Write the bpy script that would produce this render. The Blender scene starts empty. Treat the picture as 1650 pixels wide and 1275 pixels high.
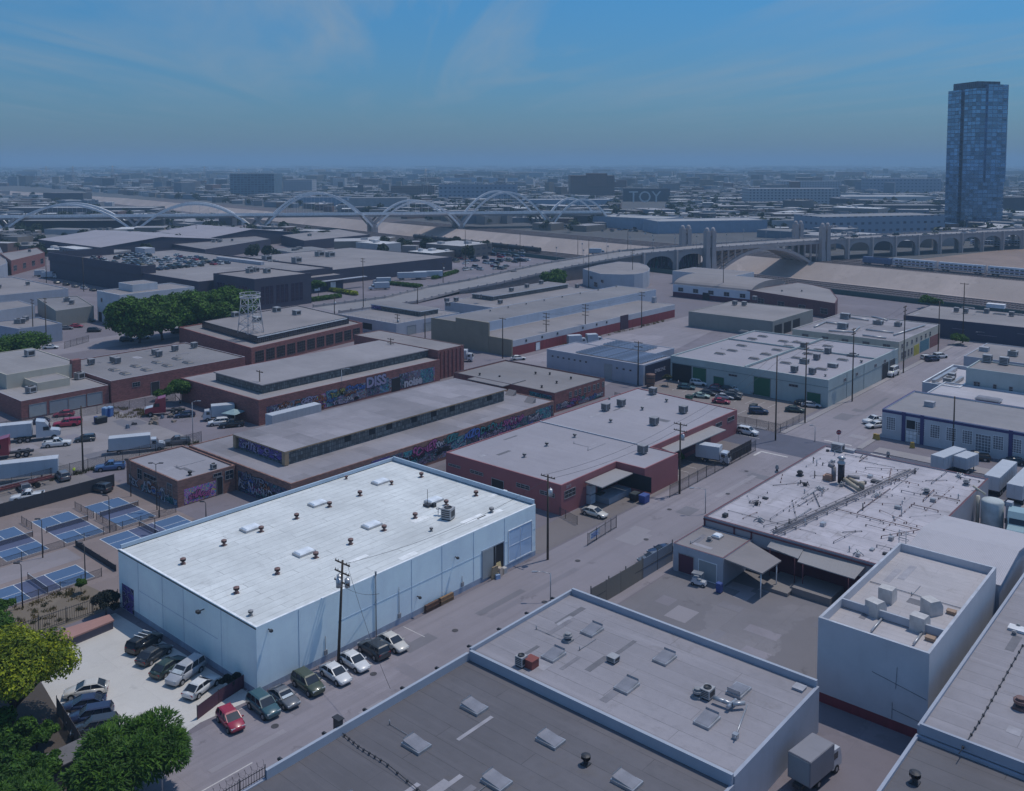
EXPOSURE = -0.58; SUN_E = 3.4; SKY_S = .10
SKY_LOW = (.32, .56, 1.08); SKY_HIGH = (.30, .78, 1.27); SKY_TOP = (.88, 1.25, 1.60); CLOUD = (4.3, 5.3, 6.3)
HAZE_C = (.39, .61, .80); HAZE_D = .0002
import bpy, bmesh, math, random
from mathutils import Vector, Matrix
R = math.radians
SC = bpy.context.scene
COL = SC.collection
rnd = random.Random(11)
V3 = Vector
# ---------------------------------------------------------------- camera model
FPX, CX, CY = 1486.4, 825.0, 365.0
PITCH, PHI, HC = R(3.96), R(40.8), 60.0
RV = V3((math.cos(PHI), math.sin(PHI), 0))
FH = V3((-math.sin(PHI), math.cos(PHI), 0))
FV = FH * math.cos(PITCH) - V3((0, 0, math.sin(PITCH)))
UV_ = FH * math.sin(PITCH) + V3((0, 0, math.cos(PITCH)))
EYE = V3((0, 0, HC))
def ray(px, py):
    return RV * ((px - CX) / FPX) + UV_ * (-(py - CY) / FPX) + FV
def G(px, py, z=0.0):
    d = ray(px, py)
    return EYE + d * ((z - HC) / d.z)
def proj(p):
    q = V3(p) - EYE
    w = q.dot(FV)
    return CX + FPX * q.dot(RV) / w, CY - FPX * q.dot(UV_) / w
def hgt(bx, by, ty):
    """height of an upright thing standing at ground pixel (bx,by) whose top shows at row ty"""
    b = G(bx, by)
    lo, hi = 0.0, 200.0
    for _ in range(40):
        m = (lo + hi) / 2
        if proj((b.x, b.y, m))[1] > ty: lo = m
        else: hi = m
    return lo
def azv(deg):
    """camera azimuth (0 = straight ahead, 90 = right) -> z rotation for a thing whose front is +x"""
    a = R(deg)
    d = FH * math.cos(a) + RV * math.sin(a)
    return math.atan2(d.y, d.x)
# ---------------------------------------------------------------- materials
MATS = {}
def _new(name):
    m = bpy.data.materials.new(name); m.use_nodes = True
    nt = m.node_tree; b = nt.nodes['Principled BSDF']
    return m, nt, b
def N_(nt, t, **kw):
    n = nt.nodes.new(t)
    for k, v in kw.items():
        if k in n.inputs.keys(): n.inputs[k].default_value = v
        else: setattr(n, k, v)
    return n
def mixc(nt, a, b, fac, mode='MIX'):
    n = nt.nodes.new('ShaderNodeMix'); n.data_type = 'RGBA'; n.blend_type = mode
    for sock, val in ((6, a), (7, b), (0, fac)):
        if hasattr(val, 'is_output') or hasattr(val, 'links'): nt.links.new(val, n.inputs[sock])
        elif sock == 0: n.inputs[0].default_value = val
        else: n.inputs[sock].default_value = (*val, 1) if len(val) == 3 else val
    return n.outputs[2]
def noise(nt, vec, scale, detail=4, rough=.6, dist=0):
    n = nt.nodes.new('ShaderNodeTexNoise')
    n.inputs['Scale'].default_value = scale; n.inputs['Detail'].default_value = detail
    n.inputs['Roughness'].default_value = rough; n.inputs['Distortion'].default_value = dist
    nt.links.new(vec, n.inputs['Vector'])
    return n.outputs['Fac']
def rng(nt, v, a, b, c=0., d=1.):
    n = nt.nodes.new('ShaderNodeMapRange')
    n.inputs[1].default_value = a; n.inputs[2].default_value = b
    n.inputs[3].default_value = c; n.inputs[4].default_value = d
    nt.links.new(v, n.inputs[0]); return n.outputs[0]
def mapv(nt, vec, scale=(1, 1, 1), rot=(0, 0, 0), loc=(0, 0, 0)):
    n = nt.nodes.new('ShaderNodeMapping')
    n.inputs['Scale'].default_value = scale; n.inputs['Rotation'].default_value = rot; n.inputs['Location'].default_value = loc
    nt.links.new(vec, n.inputs['Vector']); return n.outputs[0]
def sc3(c, f): return tuple(min(1, x * f) for x in c)
def mat(name, col, kind='plain', rough=.75, metal=0., **k):
    if name in MATS: return MATS[name]
    m, nt, b = _new(name); MATS[name] = m
    L = nt.links.new
    tc = nt.nodes.new('ShaderNodeTexCoord'); ob = tc.outputs['Object']; uv = tc.outputs['UV']
    b.inputs['Roughness'].default_value = rough; b.inputs['Metallic'].default_value = metal
    bump = None
    if kind == 'flat':
        b.inputs['Base Color'].default_value = (*col, 1)
        return m
    if kind == 'plain':
        f = noise(nt, ob, k.get('s', .8), 5)
        c = mixc(nt, sc3(col, .8), sc3(col, 1.15), rng(nt, f, .3, .7))
    elif kind == 'roof':
        big = noise(nt, ob, k.get('s', .06), 6, .65)
        fine = noise(nt, ob, .9, 5, .7)
        st = noise(nt, mapv(nt, ob, (.8, .05, 1) if k.get('turn') else (.05, .8, 1)), 1, 6, .72)
        c = mixc(nt, sc3(col, 1 - k.get('var', .22)), sc3(col, 1 + k.get('var', .22) * .7), rng(nt, big, .3, .7))
        c = mixc(nt, c, sc3(col, .75), rng(nt, fine, .5, .85, 0, k.get('fine', .5)))
        c = mixc(nt, c, sc3(col, 1.2), rng(nt, st, .52, .8, 0, k.get('streak', .5)))
        br = nt.nodes.new('ShaderNodeTexBrick')
        br.inputs['Scale'].default_value = 1; br.inputs['Brick Width'].default_value = k.get('bw', 9.); br.inputs['Row Height'].default_value = k.get('rh', 1.0)
        br.inputs['Mortar Size'].default_value = k.get('ms', .035); br.inputs['Mortar Smooth'].default_value = .4
        b0 = k.get('bc', (.86, 1., .38)); br.inputs['Color1'].default_value = (b0[0],) * 3 + (1,); br.inputs['Color2'].default_value = (b0[1],) * 3 + (1,); br.inputs['Mortar'].default_value = (b0[2],) * 3 + (1,)
        L(mapv(nt, ob, (1, 1, 1), (0, 0, R(90) if k.get('turn') else 0)), br.inputs['Vector'])
        sm = noise(nt, ob, .25, 3)
        c = mixc(nt, c, br.outputs['Color'], rng(nt, sm, .35, .65, k.get('seam', .5) * .35, k.get('seam', .5)), 'MULTIPLY')
        pt = noise(nt, ob, .16, 6, .75, .6)
        c = mixc(nt, c, k.get('dirt', (.12, .10, .08)), rng(nt, pt, .6, .78, 0, k.get('stain', .35)))
    elif kind == 'wall':
        st = noise(nt, mapv(nt, uv, (.7, .06, 1)), 1, 6, .7)
        bl = noise(nt, uv, .12, 5, .65)
        fi = noise(nt, uv, 3.0, 4, .7)
        c = mixc(nt, sc3(col, .86), sc3(col, 1.08), rng(nt, bl, .3, .7))
        c = mixc(nt, c, sc3(col, .62), rng(nt, st, .52, .85, 0, k.get('streak', .45)))
        c = mixc(nt, c, sc3(col, .8), rng(nt, fi, .55, .8, 0, .35))
        if k.get('band'):
            bc, bz = k['band']
            sp = nt.nodes.new('ShaderNodeSeparateXYZ'); L(uv, sp.inputs[0])
            gt = nt.nodes.new('ShaderNodeMath'); gt.operation = 'LESS_THAN'; gt.inputs[1].default_value = bz; L(sp.outputs[1], gt.inputs[0])
            c2 = mixc(nt, sc3(bc, .75), sc3(bc, 1.15), rng(nt, st, .3, .7))
            c = mixc(nt, c, c2, gt.outputs[0])
    elif kind == 'brick':
        br = nt.nodes.new('ShaderNodeTexBrick')
        br.inputs['Scale'].default_value = 1; br.inputs['Brick Width'].default_value = .62; br.inputs['Row Height'].default_value = .21
        br.inputs['Mortar Size'].default_value = .018
        br.inputs['Color1'].default_value = (*sc3(col, .75), 1); br.inputs['Color2'].default_value = (*sc3(col, 1.25), 1); br.inputs['Mortar'].default_value = (*k.get('mortar', (.2, .13, .12)), 1)
        L(uv, br.inputs['Vector'])
        bl = noise(nt, uv, .18, 5, .7)
        c = mixc(nt, br.outputs['Color'], sc3(col, .5), rng(nt, bl, .5, .8, 0, .5))
    elif kind == 'rib':
        w = nt.nodes.new('ShaderNodeTexWave'); w.wave_type = 'BANDS'; w.bands_direction = k.get('dir', 'X'); w.inputs['Scale'].default_value = k.get('s', 1.0)
        L(uv if k.get('uv') else ob, w.inputs['Vector'])
        bl = noise(nt, ob, .3, 5, .7)
        c = mixc(nt, sc3(col, k.get('lo', .7)), sc3(col, 1.08), w.outputs['Fac'])
        c = mixc(nt, c, sc3(col, .6), rng(nt, bl, .5, .8, 0, .4))
        bp = nt.nodes.new('ShaderNodeBump'); bp.inputs['Strength'].default_value = .5; bp.inputs['Distance'].default_value = .05
        L(w.outputs['Fac'], bp.inputs['Height']); L(bp.outputs[0], b.inputs['Normal'])
    elif kind == 'ground':
        big = noise(nt, ob, k.get('s', .035), 7, .68)
        mid = noise(nt, ob, .3, 6, .7, .4)
        fi = noise(nt, ob, 4, 4, .7)
        c = mixc(nt, sc3(col, .8), sc3(col, 1.18), rng(nt, big, .3, .7))
        c = mixc(nt, c, sc3(col, .68), rng(nt, mid, .5, .8, 0, .55))
        c = mixc(nt, c, sc3(col, .8), rng(nt, fi, .5, .8, 0, .5))
        vo = nt.nodes.new('ShaderNodeTexVoronoi'); vo.feature = 'DISTANCE_TO_EDGE'; vo.inputs['Scale'].default_value = k.get('crack', .16)
        wv = nt.nodes.new('ShaderNodeTexNoise'); wv.inputs['Scale'].default_value = .22; wv.inputs['Detail'].default_value = 9; wv.inputs['Roughness'].default_value = .65; L(ob, wv.inputs['Vector'])
        va_ = nt.nodes.new('ShaderNodeVectorMath'); va_.operation = 'MULTIPLY_ADD'; va_.inputs[1].default_value = (9, 9, 0); L(wv.outputs['Color'], va_.inputs[0]); L(ob, va_.inputs[2]); L(mapv(nt, va_.outputs[0], (1, 1, 0)), vo.inputs['Vector'])
        ck = rng(nt, vo.outputs['Distance'], .0, .007, 1, 0)
        pm_ = nt.nodes.new('ShaderNodeMath'); pm_.operation = 'MULTIPLY'; L(ck, pm_.inputs[0]); L(rng(nt, noise(nt, ob, .07, 3), .48, .62), pm_.inputs[1])
        c = mixc(nt, c, sc3(col, .4), rng(nt, pm_.outputs[0], 0, 1, 0, k.get('ca', .55)))
        bt = nt.nodes.new('ShaderNodeTexBrick'); bt.inputs['Scale'].default_value = 1; bt.inputs['Brick Width'].default_value = 11; bt.inputs['Row Height'].default_value = 5.5; bt.inputs['Mortar Size'].default_value = .03
        bt.inputs['Color1'].default_value = (.9, .9, .9, 1); bt.inputs['Color2'].default_value = (1.05, 1.05, 1.05, 1); bt.inputs['Mortar'].default_value = (.72, .72, .72, 1); L(mapv(nt, ob, (1, 1, 1), (0, 0, R(90))), bt.inputs['Vector'])
        c = mixc(nt, c, bt.outputs['Color'], k.get('slab', .6), 'MULTIPLY')
        vp = nt.nodes.new('ShaderNodeTexVoronoi'); vp.inputs['Scale'].default_value = .06; L(mapv(nt, va_.outputs[0], (1, 1, 0)), vp.inputs['Vector'])
        sp_ = nt.nodes.new('ShaderNodeSeparateColor'); L(vp.outputs['Color'], sp_.inputs[0])
        c = mixc(nt, c, sc3(col, .8), rng(nt, sp_.outputs[0], .2, .9, 0, k.get('patch', .75)))
        vo2 = nt.nodes.new('ShaderNodeTexVoronoi'); vo2.inputs['Scale'].default_value = .3; L(mapv(nt, va_.outputs[0], (1, .6, 0)), vo2.inputs['Vector'])
        c = mixc(nt, c, sc3(col, .45), rng(nt, vo2.outputs['Distance'], .02, .16, k.get('oil', .6), 0))
        if k.get('track'):
            st = noise(nt, mapv(nt, ob, (.9, .02, 1), (0, 0, 0)), 1, 4, .6)
            c = mixc(nt, c, sc3(col, .62), rng(nt, st, .48, .75, 0, .55))
    elif kind == 'graf':
        q = mapv(nt, uv, (1, 1.25, 1), (0, 0, 0), (k.get('seed', 0) * 7.3, k.get('seed', 0) * 3.1, 0))
        n1 = noise(nt, q, k.get('s', .55), 1.5, .5, 2.2)
        fr_ = nt.nodes.new('ShaderNodeMath'); fr_.operation = 'FRACT'; ml = nt.nodes.new('ShaderNodeMath'); ml.operation = 'MULTIPLY'; ml.inputs[1].default_value = k.get('rep', 3.2); L(n1, ml.inputs[0]); L(ml.outputs[0], fr_.inputs[0])
        rp = nt.nodes.new('ShaderNodeValToRGB'); rp.color_ramp.interpolation = 'CONSTANT'; pal = k['pal'][:12]; el = rp.color_ramp.elements
        while len(el) < 2 * len(pal): el.new(.5)
        for i, cc in enumerate(pal):
            el[2 * i].position = i / len(pal); el[2 * i].color = (.015, .015, .022, 1); el[2 * i + 1].position = (i + .16) / len(pal); el[2 * i + 1].color = (*cc, 1)
        L(fr_.outputs[0], rp.inputs[0])
        fz = noise(nt, uv, 1.1, 6, .75)
        c = mixc(nt, rp.outputs[0], (.07, .06, .075), rng(nt, fz, .45, .72, 0, k.get('fade', .75)))
    elif kind == 'leaf':
        oi = nt.nodes.new('ShaderNodeNewGeometry')
        f = noise(nt, ob, k.get('s', .5), 4, .65)
        c = mixc(nt, sc3(col, .6), k.get('hi', sc3(col, 1.6)), rng(nt, f, .35, .68))
        c = mixc(nt, c, sc3(col, .8), oi.outputs['Random Per Island'])
        b.inputs['Roughness'].default_value = .6
        b.inputs['Specular IOR Level'].default_value = .25
        tr = nt.nodes.new('ShaderNodeBsdfTranslucent'); L(c, tr.inputs['Color'])
        mx = nt.nodes.new('ShaderNodeMixShader'); mx.inputs[0].default_value = .3
        L(b.outputs[0], mx.inputs[1]); L(tr.outputs[0], mx.inputs[2])
        L(mx.outputs[0], nt.nodes['Material Output'].inputs['Surface'])
    elif kind == 'grid':   # curtain wall: glass panes and mullions by wall coordinates
        br = nt.nodes.new('ShaderNodeTexBrick'); br.offset = 0
        br.inputs['Scale'].default_value = 1; br.inputs['Brick Width'].default_value = k.get('bw', 3.); br.inputs['Row Height'].default_value = k.get('rh', 3.4)
        br.inputs['Mortar Size'].default_value = k.get('ms', .25); br.inputs['Mortar Smooth'].default_value = 0
        br.inputs['Color1'].default_value = (*sc3(col, .5), 1); br.inputs['Color2'].default_value = (*sc3(col, 1.4), 1); br.inputs['Mortar'].default_value = (*k.get('mor', (.1, .1, .12)), 1)
        L(uv, br.inputs['Vector'])
        c = br.outputs['Color']
        L(rng(nt, br.outputs['Fac'], 0, 1, rough, .6), b.inputs['Roughness'])
        if k.get('spec'): b.inputs['Specular IOR Level'].default_value = k['spec']
        L(rng(nt, br.outputs['Fac'], 0, 1, metal, 0), b.inputs['Metallic'])
    elif kind == 'paint':
        f = noise(nt, ob, 1.5, 3)
        c = mixc(nt, sc3(col, .92), sc3(col, 1.05), f)
        b.inputs['Coat Weight'].default_value = .6; b.inputs['Coat Roughness'].default_value = .06
        b.inputs['Roughness'].default_value = .32
    L(c, b.inputs['Base Color'])
    return m
# ---------------------------------------------------------------- mesh builder
class MB:
    def __init__(s): s.v = []; s.f = []; s.m = []; s.uv = []; s.sm = []
    def face(s, pts, m=0, uv=None, sm=False):
        i = len(s.v); s.v += [tuple(p) for p in pts]; s.f.append(tuple(range(i, i + len(pts)))); s.m.append(m); s.uv.append(uv); s.sm.append(sm)
    def box(s, c, d, rz=0., m=0, top=None, mt=None):
        """c = centre of the bottom face, d = full sizes, top = scale of the top face"""
        hx, hy, hz = d[0] / 2, d[1] / 2, d[2]; t = top if isinstance(top, tuple) else ((top or 1.), (top or 1.))
        co, si = math.cos(rz), math.sin(rz); P = []
        for z, (kx, ky) in ((0, (1, 1)), (hz, t)):
            for x, y in ((-hx, -hy), (hx, -hy), (hx, hy), (-hx, hy)):
                x1, y1 = x * kx, y * ky
                P.append((c[0] + x1 * co - y1 * si, c[1] + x1 * si + y1 * co, c[2] + z))
        w = d[0]; h = hz
        for q in ((0, 1, 5, 4), (1, 2, 6, 5), (2, 3, 7, 6), (3, 0, 4, 7), (4, 5, 6, 7), (3, 2, 1, 0)):
            a = d[0] if q in ((0, 1, 5, 4), (2, 3, 7, 6), (4, 5, 6, 7)) else d[1]; bb = d[1] if q == (4, 5, 6, 7) else h
            s.face([P[i] for i in q], (mt if mt is not None and q == (4, 5, 6, 7) else m), [(0, 0), (a, 0), (a, bb), (0, bb)])
        return s
    def prism(s, poly, z0, z1, m=0, mt=None, cap=True, uvo=0.):
        n = len(poly); u = uvo
        for i in range(n):
            a, b = poly[i], poly[(i + 1) % n]; l = math.hypot(b[0] - a[0], b[1] - a[1])
            s.face([(a[0], a[1], z0), (b[0], b[1], z0), (b[0], b[1], z1), (a[0], a[1], z1)], m, [(u, z0), (u + l, z0), (u + l, z1), (u, z1)]); u += l
        if cap: s.face([(p[0], p[1], z1) for p in poly], m if mt is None else mt, [(p[0], p[1]) for p in poly])
        return s
    def tube(s, a, b, r0, r1=None, n=8, m=0, cap=True, sm=True):
        a, b = V3(a), V3(b); r1 = r0 if r1 is None else r1
        d = (b - a); l = d.length
        if l < 1e-6: return s
        d.normalize(); x = d.orthogonal().normalized(); y = d.cross(x)
        A = []; B = []
        for i in range(n):
            t = 2 * math.pi * i / n; w = x * math.cos(t) + y * math.sin(t)
            A.append(a + w * r0); B.append(b + w * r1)
        for i in range(n):
            j = (i + 1) % n; c = 2 * math.pi * r0 / n
            s.face([A[i], A[j], B[j], B[i]], m, [(i * c, 0), (i * c + c, 0), (i * c + c, l), (i * c, l)], sm)
        if cap:
            s.face(B, m, [(p.x, p.y) for p in B]); s.face(A[::-1], m, [(p.x, p.y) for p in A])
        return s
    def path(s, pts, r, n=6, m=0):
        for a, b in zip(pts, pts[1:]): s.tube(a, b, r, r, n, m)
        return s
    def lathe(s, c, prof, n=12, m=0, sm=True):
        for (r0, z0), (r1, z1) in zip(prof, prof[1:]):
            for i in range(n):
                a, b = 2 * math.pi * i / n, 2 * math.pi * (i + 1) / n
                P = [(c[0] + r * math.cos(t), c[1] + r * math.sin(t), c[2] + z) for r, z, t in ((r0, z0, a), (r0, z0, b), (r1, z1, b), (r1, z1, a))]
                if r0 < 1e-4: P = [P[0], P[2], P[3]]
                elif r1 < 1e-4: P = P[:3]
                s.face(P, m, None, sm)
        return s
    def beam(s, a, b, w, h, m=0):
        """box beam between two points, w across (horizontal), h in height"""
        a, b = V3(a), V3(b); d = (b - a).normalized()
        x = V3((-d.y, d.x, 0));
        if x.length < 1e-5: x = V3((1, 0, 0))
        x.normalize(); y = d.cross(x); x = x * w / 2; y = y * h / 2
        A = [a - x - y, a + x - y, a + x + y, a - x + y]; B = [p + (b - a) for p in A]; l = (b - a).length
        for i in range(4):
            j = (i + 1) % 4; s.face([A[i], A[j], B[j], B[i]], m, [(0, 0), (w, 0), (w, l), (0, l)])
        s.face(A[::-1], m); s.face(B, m); return s
    def mesh(s, name, mats, origin=(0, 0, 0)):
        me = bpy.data.meshes.new(name); o = origin
        me.from_pydata([(p[0] - o[0], p[1] - o[1], p[2] - o[2]) for p in s.v], [], s.f)
        for mm in mats: me.materials.append(mm)
        me.polygons.foreach_set('material_index', s.m)
        me.polygons.foreach_set('use_smooth', s.sm)
        uvl = me.uv_layers.new(name='UVMap'); k = 0; buf = []
        for fc, q in zip(s.f, s.uv):
            if q: 
                for t in q: buf += [t[0], t[1]]
            else:
                for i in fc: buf += [s.v[i][0] + s.v[i][1], s.v[i][2]]
        uvl.data.foreach_set('uv', buf)
        if any(s.sm):
            bm = bmesh.new(); bm.from_mesh(me); bmesh.ops.remove_doubles(bm, verts=bm.verts, dist=.0005); bm.to_mesh(me); bm.free()
        me.update(); return me
    def build(s, name, mats, parent=None, origin=None):
        if not isinstance(mats, (list, tuple)): mats = [mats]
        if origin is None: origin = wloc(parent) if parent else (0, 0, 0)
        o = bpy.data.objects.new(name, s.mesh(name, mats, origin)); COL.objects.link(o)
        if parent: o.parent = parent
        return o
def wloc(o):
    v = V3(o.location); p = o.parent
    while p: v = v + p.location; p = p.parent
    return v
def tag(o, label=None, cat=None, group=None, kind=None):
    if label: o['label'] = label
    if cat: o['category'] = cat
    if group: o['group'] = group
    if kind: o['kind'] = kind
    return o
def thing(name, loc, label, cat, rz=0., group=None):
    o = bpy.data.objects.new(name, None); COL.objects.link(o); o.location = loc; o.rotation_euler = (0, 0, rz); o.empty_display_size = .5
    return tag(o, label, cat, group)
def solo(mb, name, mats, loc, label, cat, rz=0., group=None):
    o = mb.build(name, mats, None, (0, 0, 0)); o.location = loc; o.rotation_euler = (0, 0, rz)
    return tag(o, label, cat, group)
def inst(name, me, parent, loc, rz=0., scale=None):
    o = bpy.data.objects.new(name, me); COL.objects.link(o)
    if parent: o.parent = parent
    o.location = loc; o.rotation_euler = (0, 0, rz)
    if scale: o.scale = scale
    return o
def struct(mb, name, mats, kind='structure'):
    return tag(mb.build(name, mats), kind=kind)
def inset(poly, t):
    n = len(poly); out = []
    for i in range(n):
        p0, p1, p2 = V3((*poly[i - 1][:2], 0)), V3((*poly[i][:2], 0)), V3((*poly[(i + 1) % n][:2], 0))
        a = (p1 - p0).normalized(); b = (p2 - p1).normalized()
        na = V3((-a.y, a.x, 0)); nb = V3((-b.y, b.x, 0)); h = (na + nb)
        h = h / max(.3, h.dot(na)) if h.length > 1e-4 else na
        q = p1 + h * t; out.append((q.x, q.y))
    return out
def rectp(x0, y0, x1, y1): return [(x0, y0), (x1, y0), (x1, y1), (x0, y1)]
def polypx(z, *pts): return [tuple(G(p[0], p[1], z)[:2]) for p in pts]
# ---------------------------------------------------------------- shared materials
WHITE = mat('white_metal', (.74, .76, .78), rough=.5)
DARK = mat('dark_metal', (.035, .035, .04), rough=.55)
GREYM = mat('grey_metal', (.30, .31, .33), rough=.45, metal=.3)
GALV = mat('galvanised_metal', (.42, .43, .45), rough=.4, metal=.5)
GLASS = mat('dark_glass', (.025, .032, .045), rough=.08, s=.6)
BLACK = mat('black_rubber', (.015, .015, .016), rough=.8)
WOODP = mat('weathered_pole_wood', (.07, .052, .04), rough=.9, s=2)
BROWNV = mat('rusty_vent_metal', (.19, .11, .10), rough=.6, s=3)
CONC = mat('pale_concrete', (.34, .31, .30), 'wall')
TRIMD = mat('dark_trim', (.05, .04, .05))
# ---------------------------------------------------------------- roof furniture (shared meshes)
def _me(fn):
    c = {}
    def g(*a):
        if a not in c: c[a] = fn(*a)
        return c[a]
    return g
@_me
def me_vent(col):
    """turbine ventilator: curb, neck, slotted drum and cap"""
    b = MB(); mm = {'brown': BROWNV, 'grey': mat('dull_vent_metal', (.27, .27, .28), rough=.6), 'dark': DARK, 'white': WHITE}[col]
    b.box((0, 0, 0), (.62, .62, .1)); b.lathe((0, 0, .1), [(.2, 0), (.2, .3)], 10, 0, False); b.lathe((0, 0, .38), [(.2, 0), (.27, .04), (.27, .36), (0, .36)], 12, 1, False)
    for i in range(14):
        a = i * math.pi / 7; ca, sa = math.cos(a), math.sin(a); c2, s2 = math.cos(a + .3), math.sin(a + .3)
        b.face([(.28 * ca, .28 * sa, .42), (.37 * c2, .37 * s2, .46), (.37 * c2, .37 * s2, .68), (.28 * ca, .28 * sa, .72)]); b.face([(.28 * ca, .28 * sa, .72), (.37 * c2, .37 * s2, .68), (.37 * c2, .37 * s2, .46), (.28 * ca, .28 * sa, .42)])
    b.lathe((0, 0, .7), [(.36, 0), (.38, .05), (.2, .14), (0, .16)], 14, 0, False)
    return b.mesh('roof_vent', [mm, TRIMD])
@_me
def me_mush(col):
    """upblast fan: square curb, drum with a dark gap and a wider band"""
    b = MB(); mm = {'brown': BROWNV, 'grey': mat('dull_vent_metal', (.27, .27, .28), rough=.6), 'dark': DARK, 'white': WHITE}[col]
    b.box((0, 0, 0), (1.0, 1.0, .22)); b.lathe((0, 0, .22), [(.34, 0), (.3, .25)], 14, 1, False); b.lathe((0, 0, .44), [(.34, 0), (.52, .06), (.55, .3), (.5, .34), (.46, .3), (.3, .26)], 16, 0, False); b.lathe((0, 0, .66), [(.32, 0), (.30, .22), (.36, .24), (.36, .3), (0, .34)], 14, 0, False)
    return b.mesh('roof_fan', [mm, TRIMD])
@_me
def me_sky(w, l, dome):
    b = MB(); b.box((0, 0, 0), (w + .24, l + .24, .28))
    m = mat('skylight_panel', (.80, .83, .86), rough=.25) if dome == 1 else (mat('skylight_grey', (.21, .21, .24), rough=.5) if dome != 4 else mat('skylight_tan', (.15, .13, .12), rough=.5))
    if dome == 2:     # tilted lid
        b.face([(-w / 2, -l / 2, .3), (w / 2, -l / 2, .3), (w / 2, l / 2, .55), (-w / 2, l / 2, .55)], 1)
        b.face([(-w / 2, l / 2, .28), (-w / 2, -l / 2, .28), (-w / 2, -l / 2, .3), (-w / 2, l / 2, .55)], 0)
        b.face([(w / 2, -l / 2, .28), (w / 2, l / 2, .28), (w / 2, l / 2, .55), (w / 2, -l / 2, .3)], 0)
        b.face([(w / 2, l / 2, .28), (-w / 2, l / 2, .28), (-w / 2, l / 2, .75), (w / 2, l / 2, .75)], 0)
    else:
        b.box((0, 0, .285), (w, l, .2), 0, 1, (.8, .88))
    return b.mesh('skylight', [GALV, m])
@_me
def me_ac(w, d, h, fan):
    b = MB(); b.box((0, 0, 0), (w * .9, d * .9, .18), 0, 1); b.box((0, 0, .18), (w, d, h))
    for sx in (-1, 1):
        b.box((sx * (w / 2 + .006), 0, .18 + h * .2), (.02, d * .75, h * .6), 0, 1)
    for sy in (-1, 1):
        for i in range(4): b.box((0, sy * (d / 2 + .006), .2 + h * (.15 + .2 * i)), (w * .8, .02, h * .1), 0, 1)
    if fan:
        b.lathe((0, 0, .18 + h), [(min(w, d) * .38, 0), (min(w, d) * .38, .12), (min(w, d) * .3, .12), (min(w, d) * .3, .02), (0, .02)], 14, 1)
    return b.mesh('air_conditioner', [mat('unit_paint', (.36, .36, .37), rough=.5), DARK])
@_me
def me_cooler(kind):
    """evaporative cooler: louvred cube on legs"""
    b = MB(); s = 1.5
    for x in (-.5, .5):
        for y in (-.5, .5): b.box((x, y, 0), (.1, .1, .3), 0, 1)
    b.box((0, 0, .3), (s, s, 1.3)); b.box((0, 0, 1.6), (s + .12, s + .12, .1))
    for i in range(6):
        for sx in (-1, 1):
            b.box((sx * (s / 2 + .01), 0, .42 + i * .19), (.03, s * .82, .09), 0, 1); b.box((0, sx * (s / 2 + .01), .42 + i * .19), (s * .82, .03, .09), 0, 1)
    return b.mesh('air_conditioner', [mat('cooler_paint', (.30, .29, .30), rough=.55), DARK])
@_me
def me_hood(a):
    """slanted intake hood"""
    b = MB(); P = [(-.9, 0), (.9, 0), (.9, 1.0), (.45, 1.7), (-.9, 1.7)]
    for i in range(5):
        p, q = P[i], P[(i + 1) % 5]; b.face([(p[0], -.8, p[1]), (q[0], -.8, q[1]), (q[0], .8, q[1]), (p[0], .8, p[1])])
    b.face([(p[0], -.8, p[1]) for p in P][::-1]); b.face([(p[0], .8, p[1]) for p in P])
    b.box((.907, 0, .15), (.02, 1.2, .75), 0, 1)
    return b.mesh('intake_hood', [mat('hood_paint', (.55, .52, .50), rough=.5), DARK])
@_me
def me_box(w, d, h, col):
    b = MB(); b.box((0, 0, 0), (w, d, h)); b.box((0, 0, h), (w + .1, d + .1, .06))
    return b.mesh('roof_hatch', [mat('hatch_' + col, {'brown': (.35, .24, .17), 'grey': (.35, .35, .38), 'dark': (.05, .05, .06), 'white': (.7, .7, .72), 'red': (.22, .06, .05)}[col])])
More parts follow.
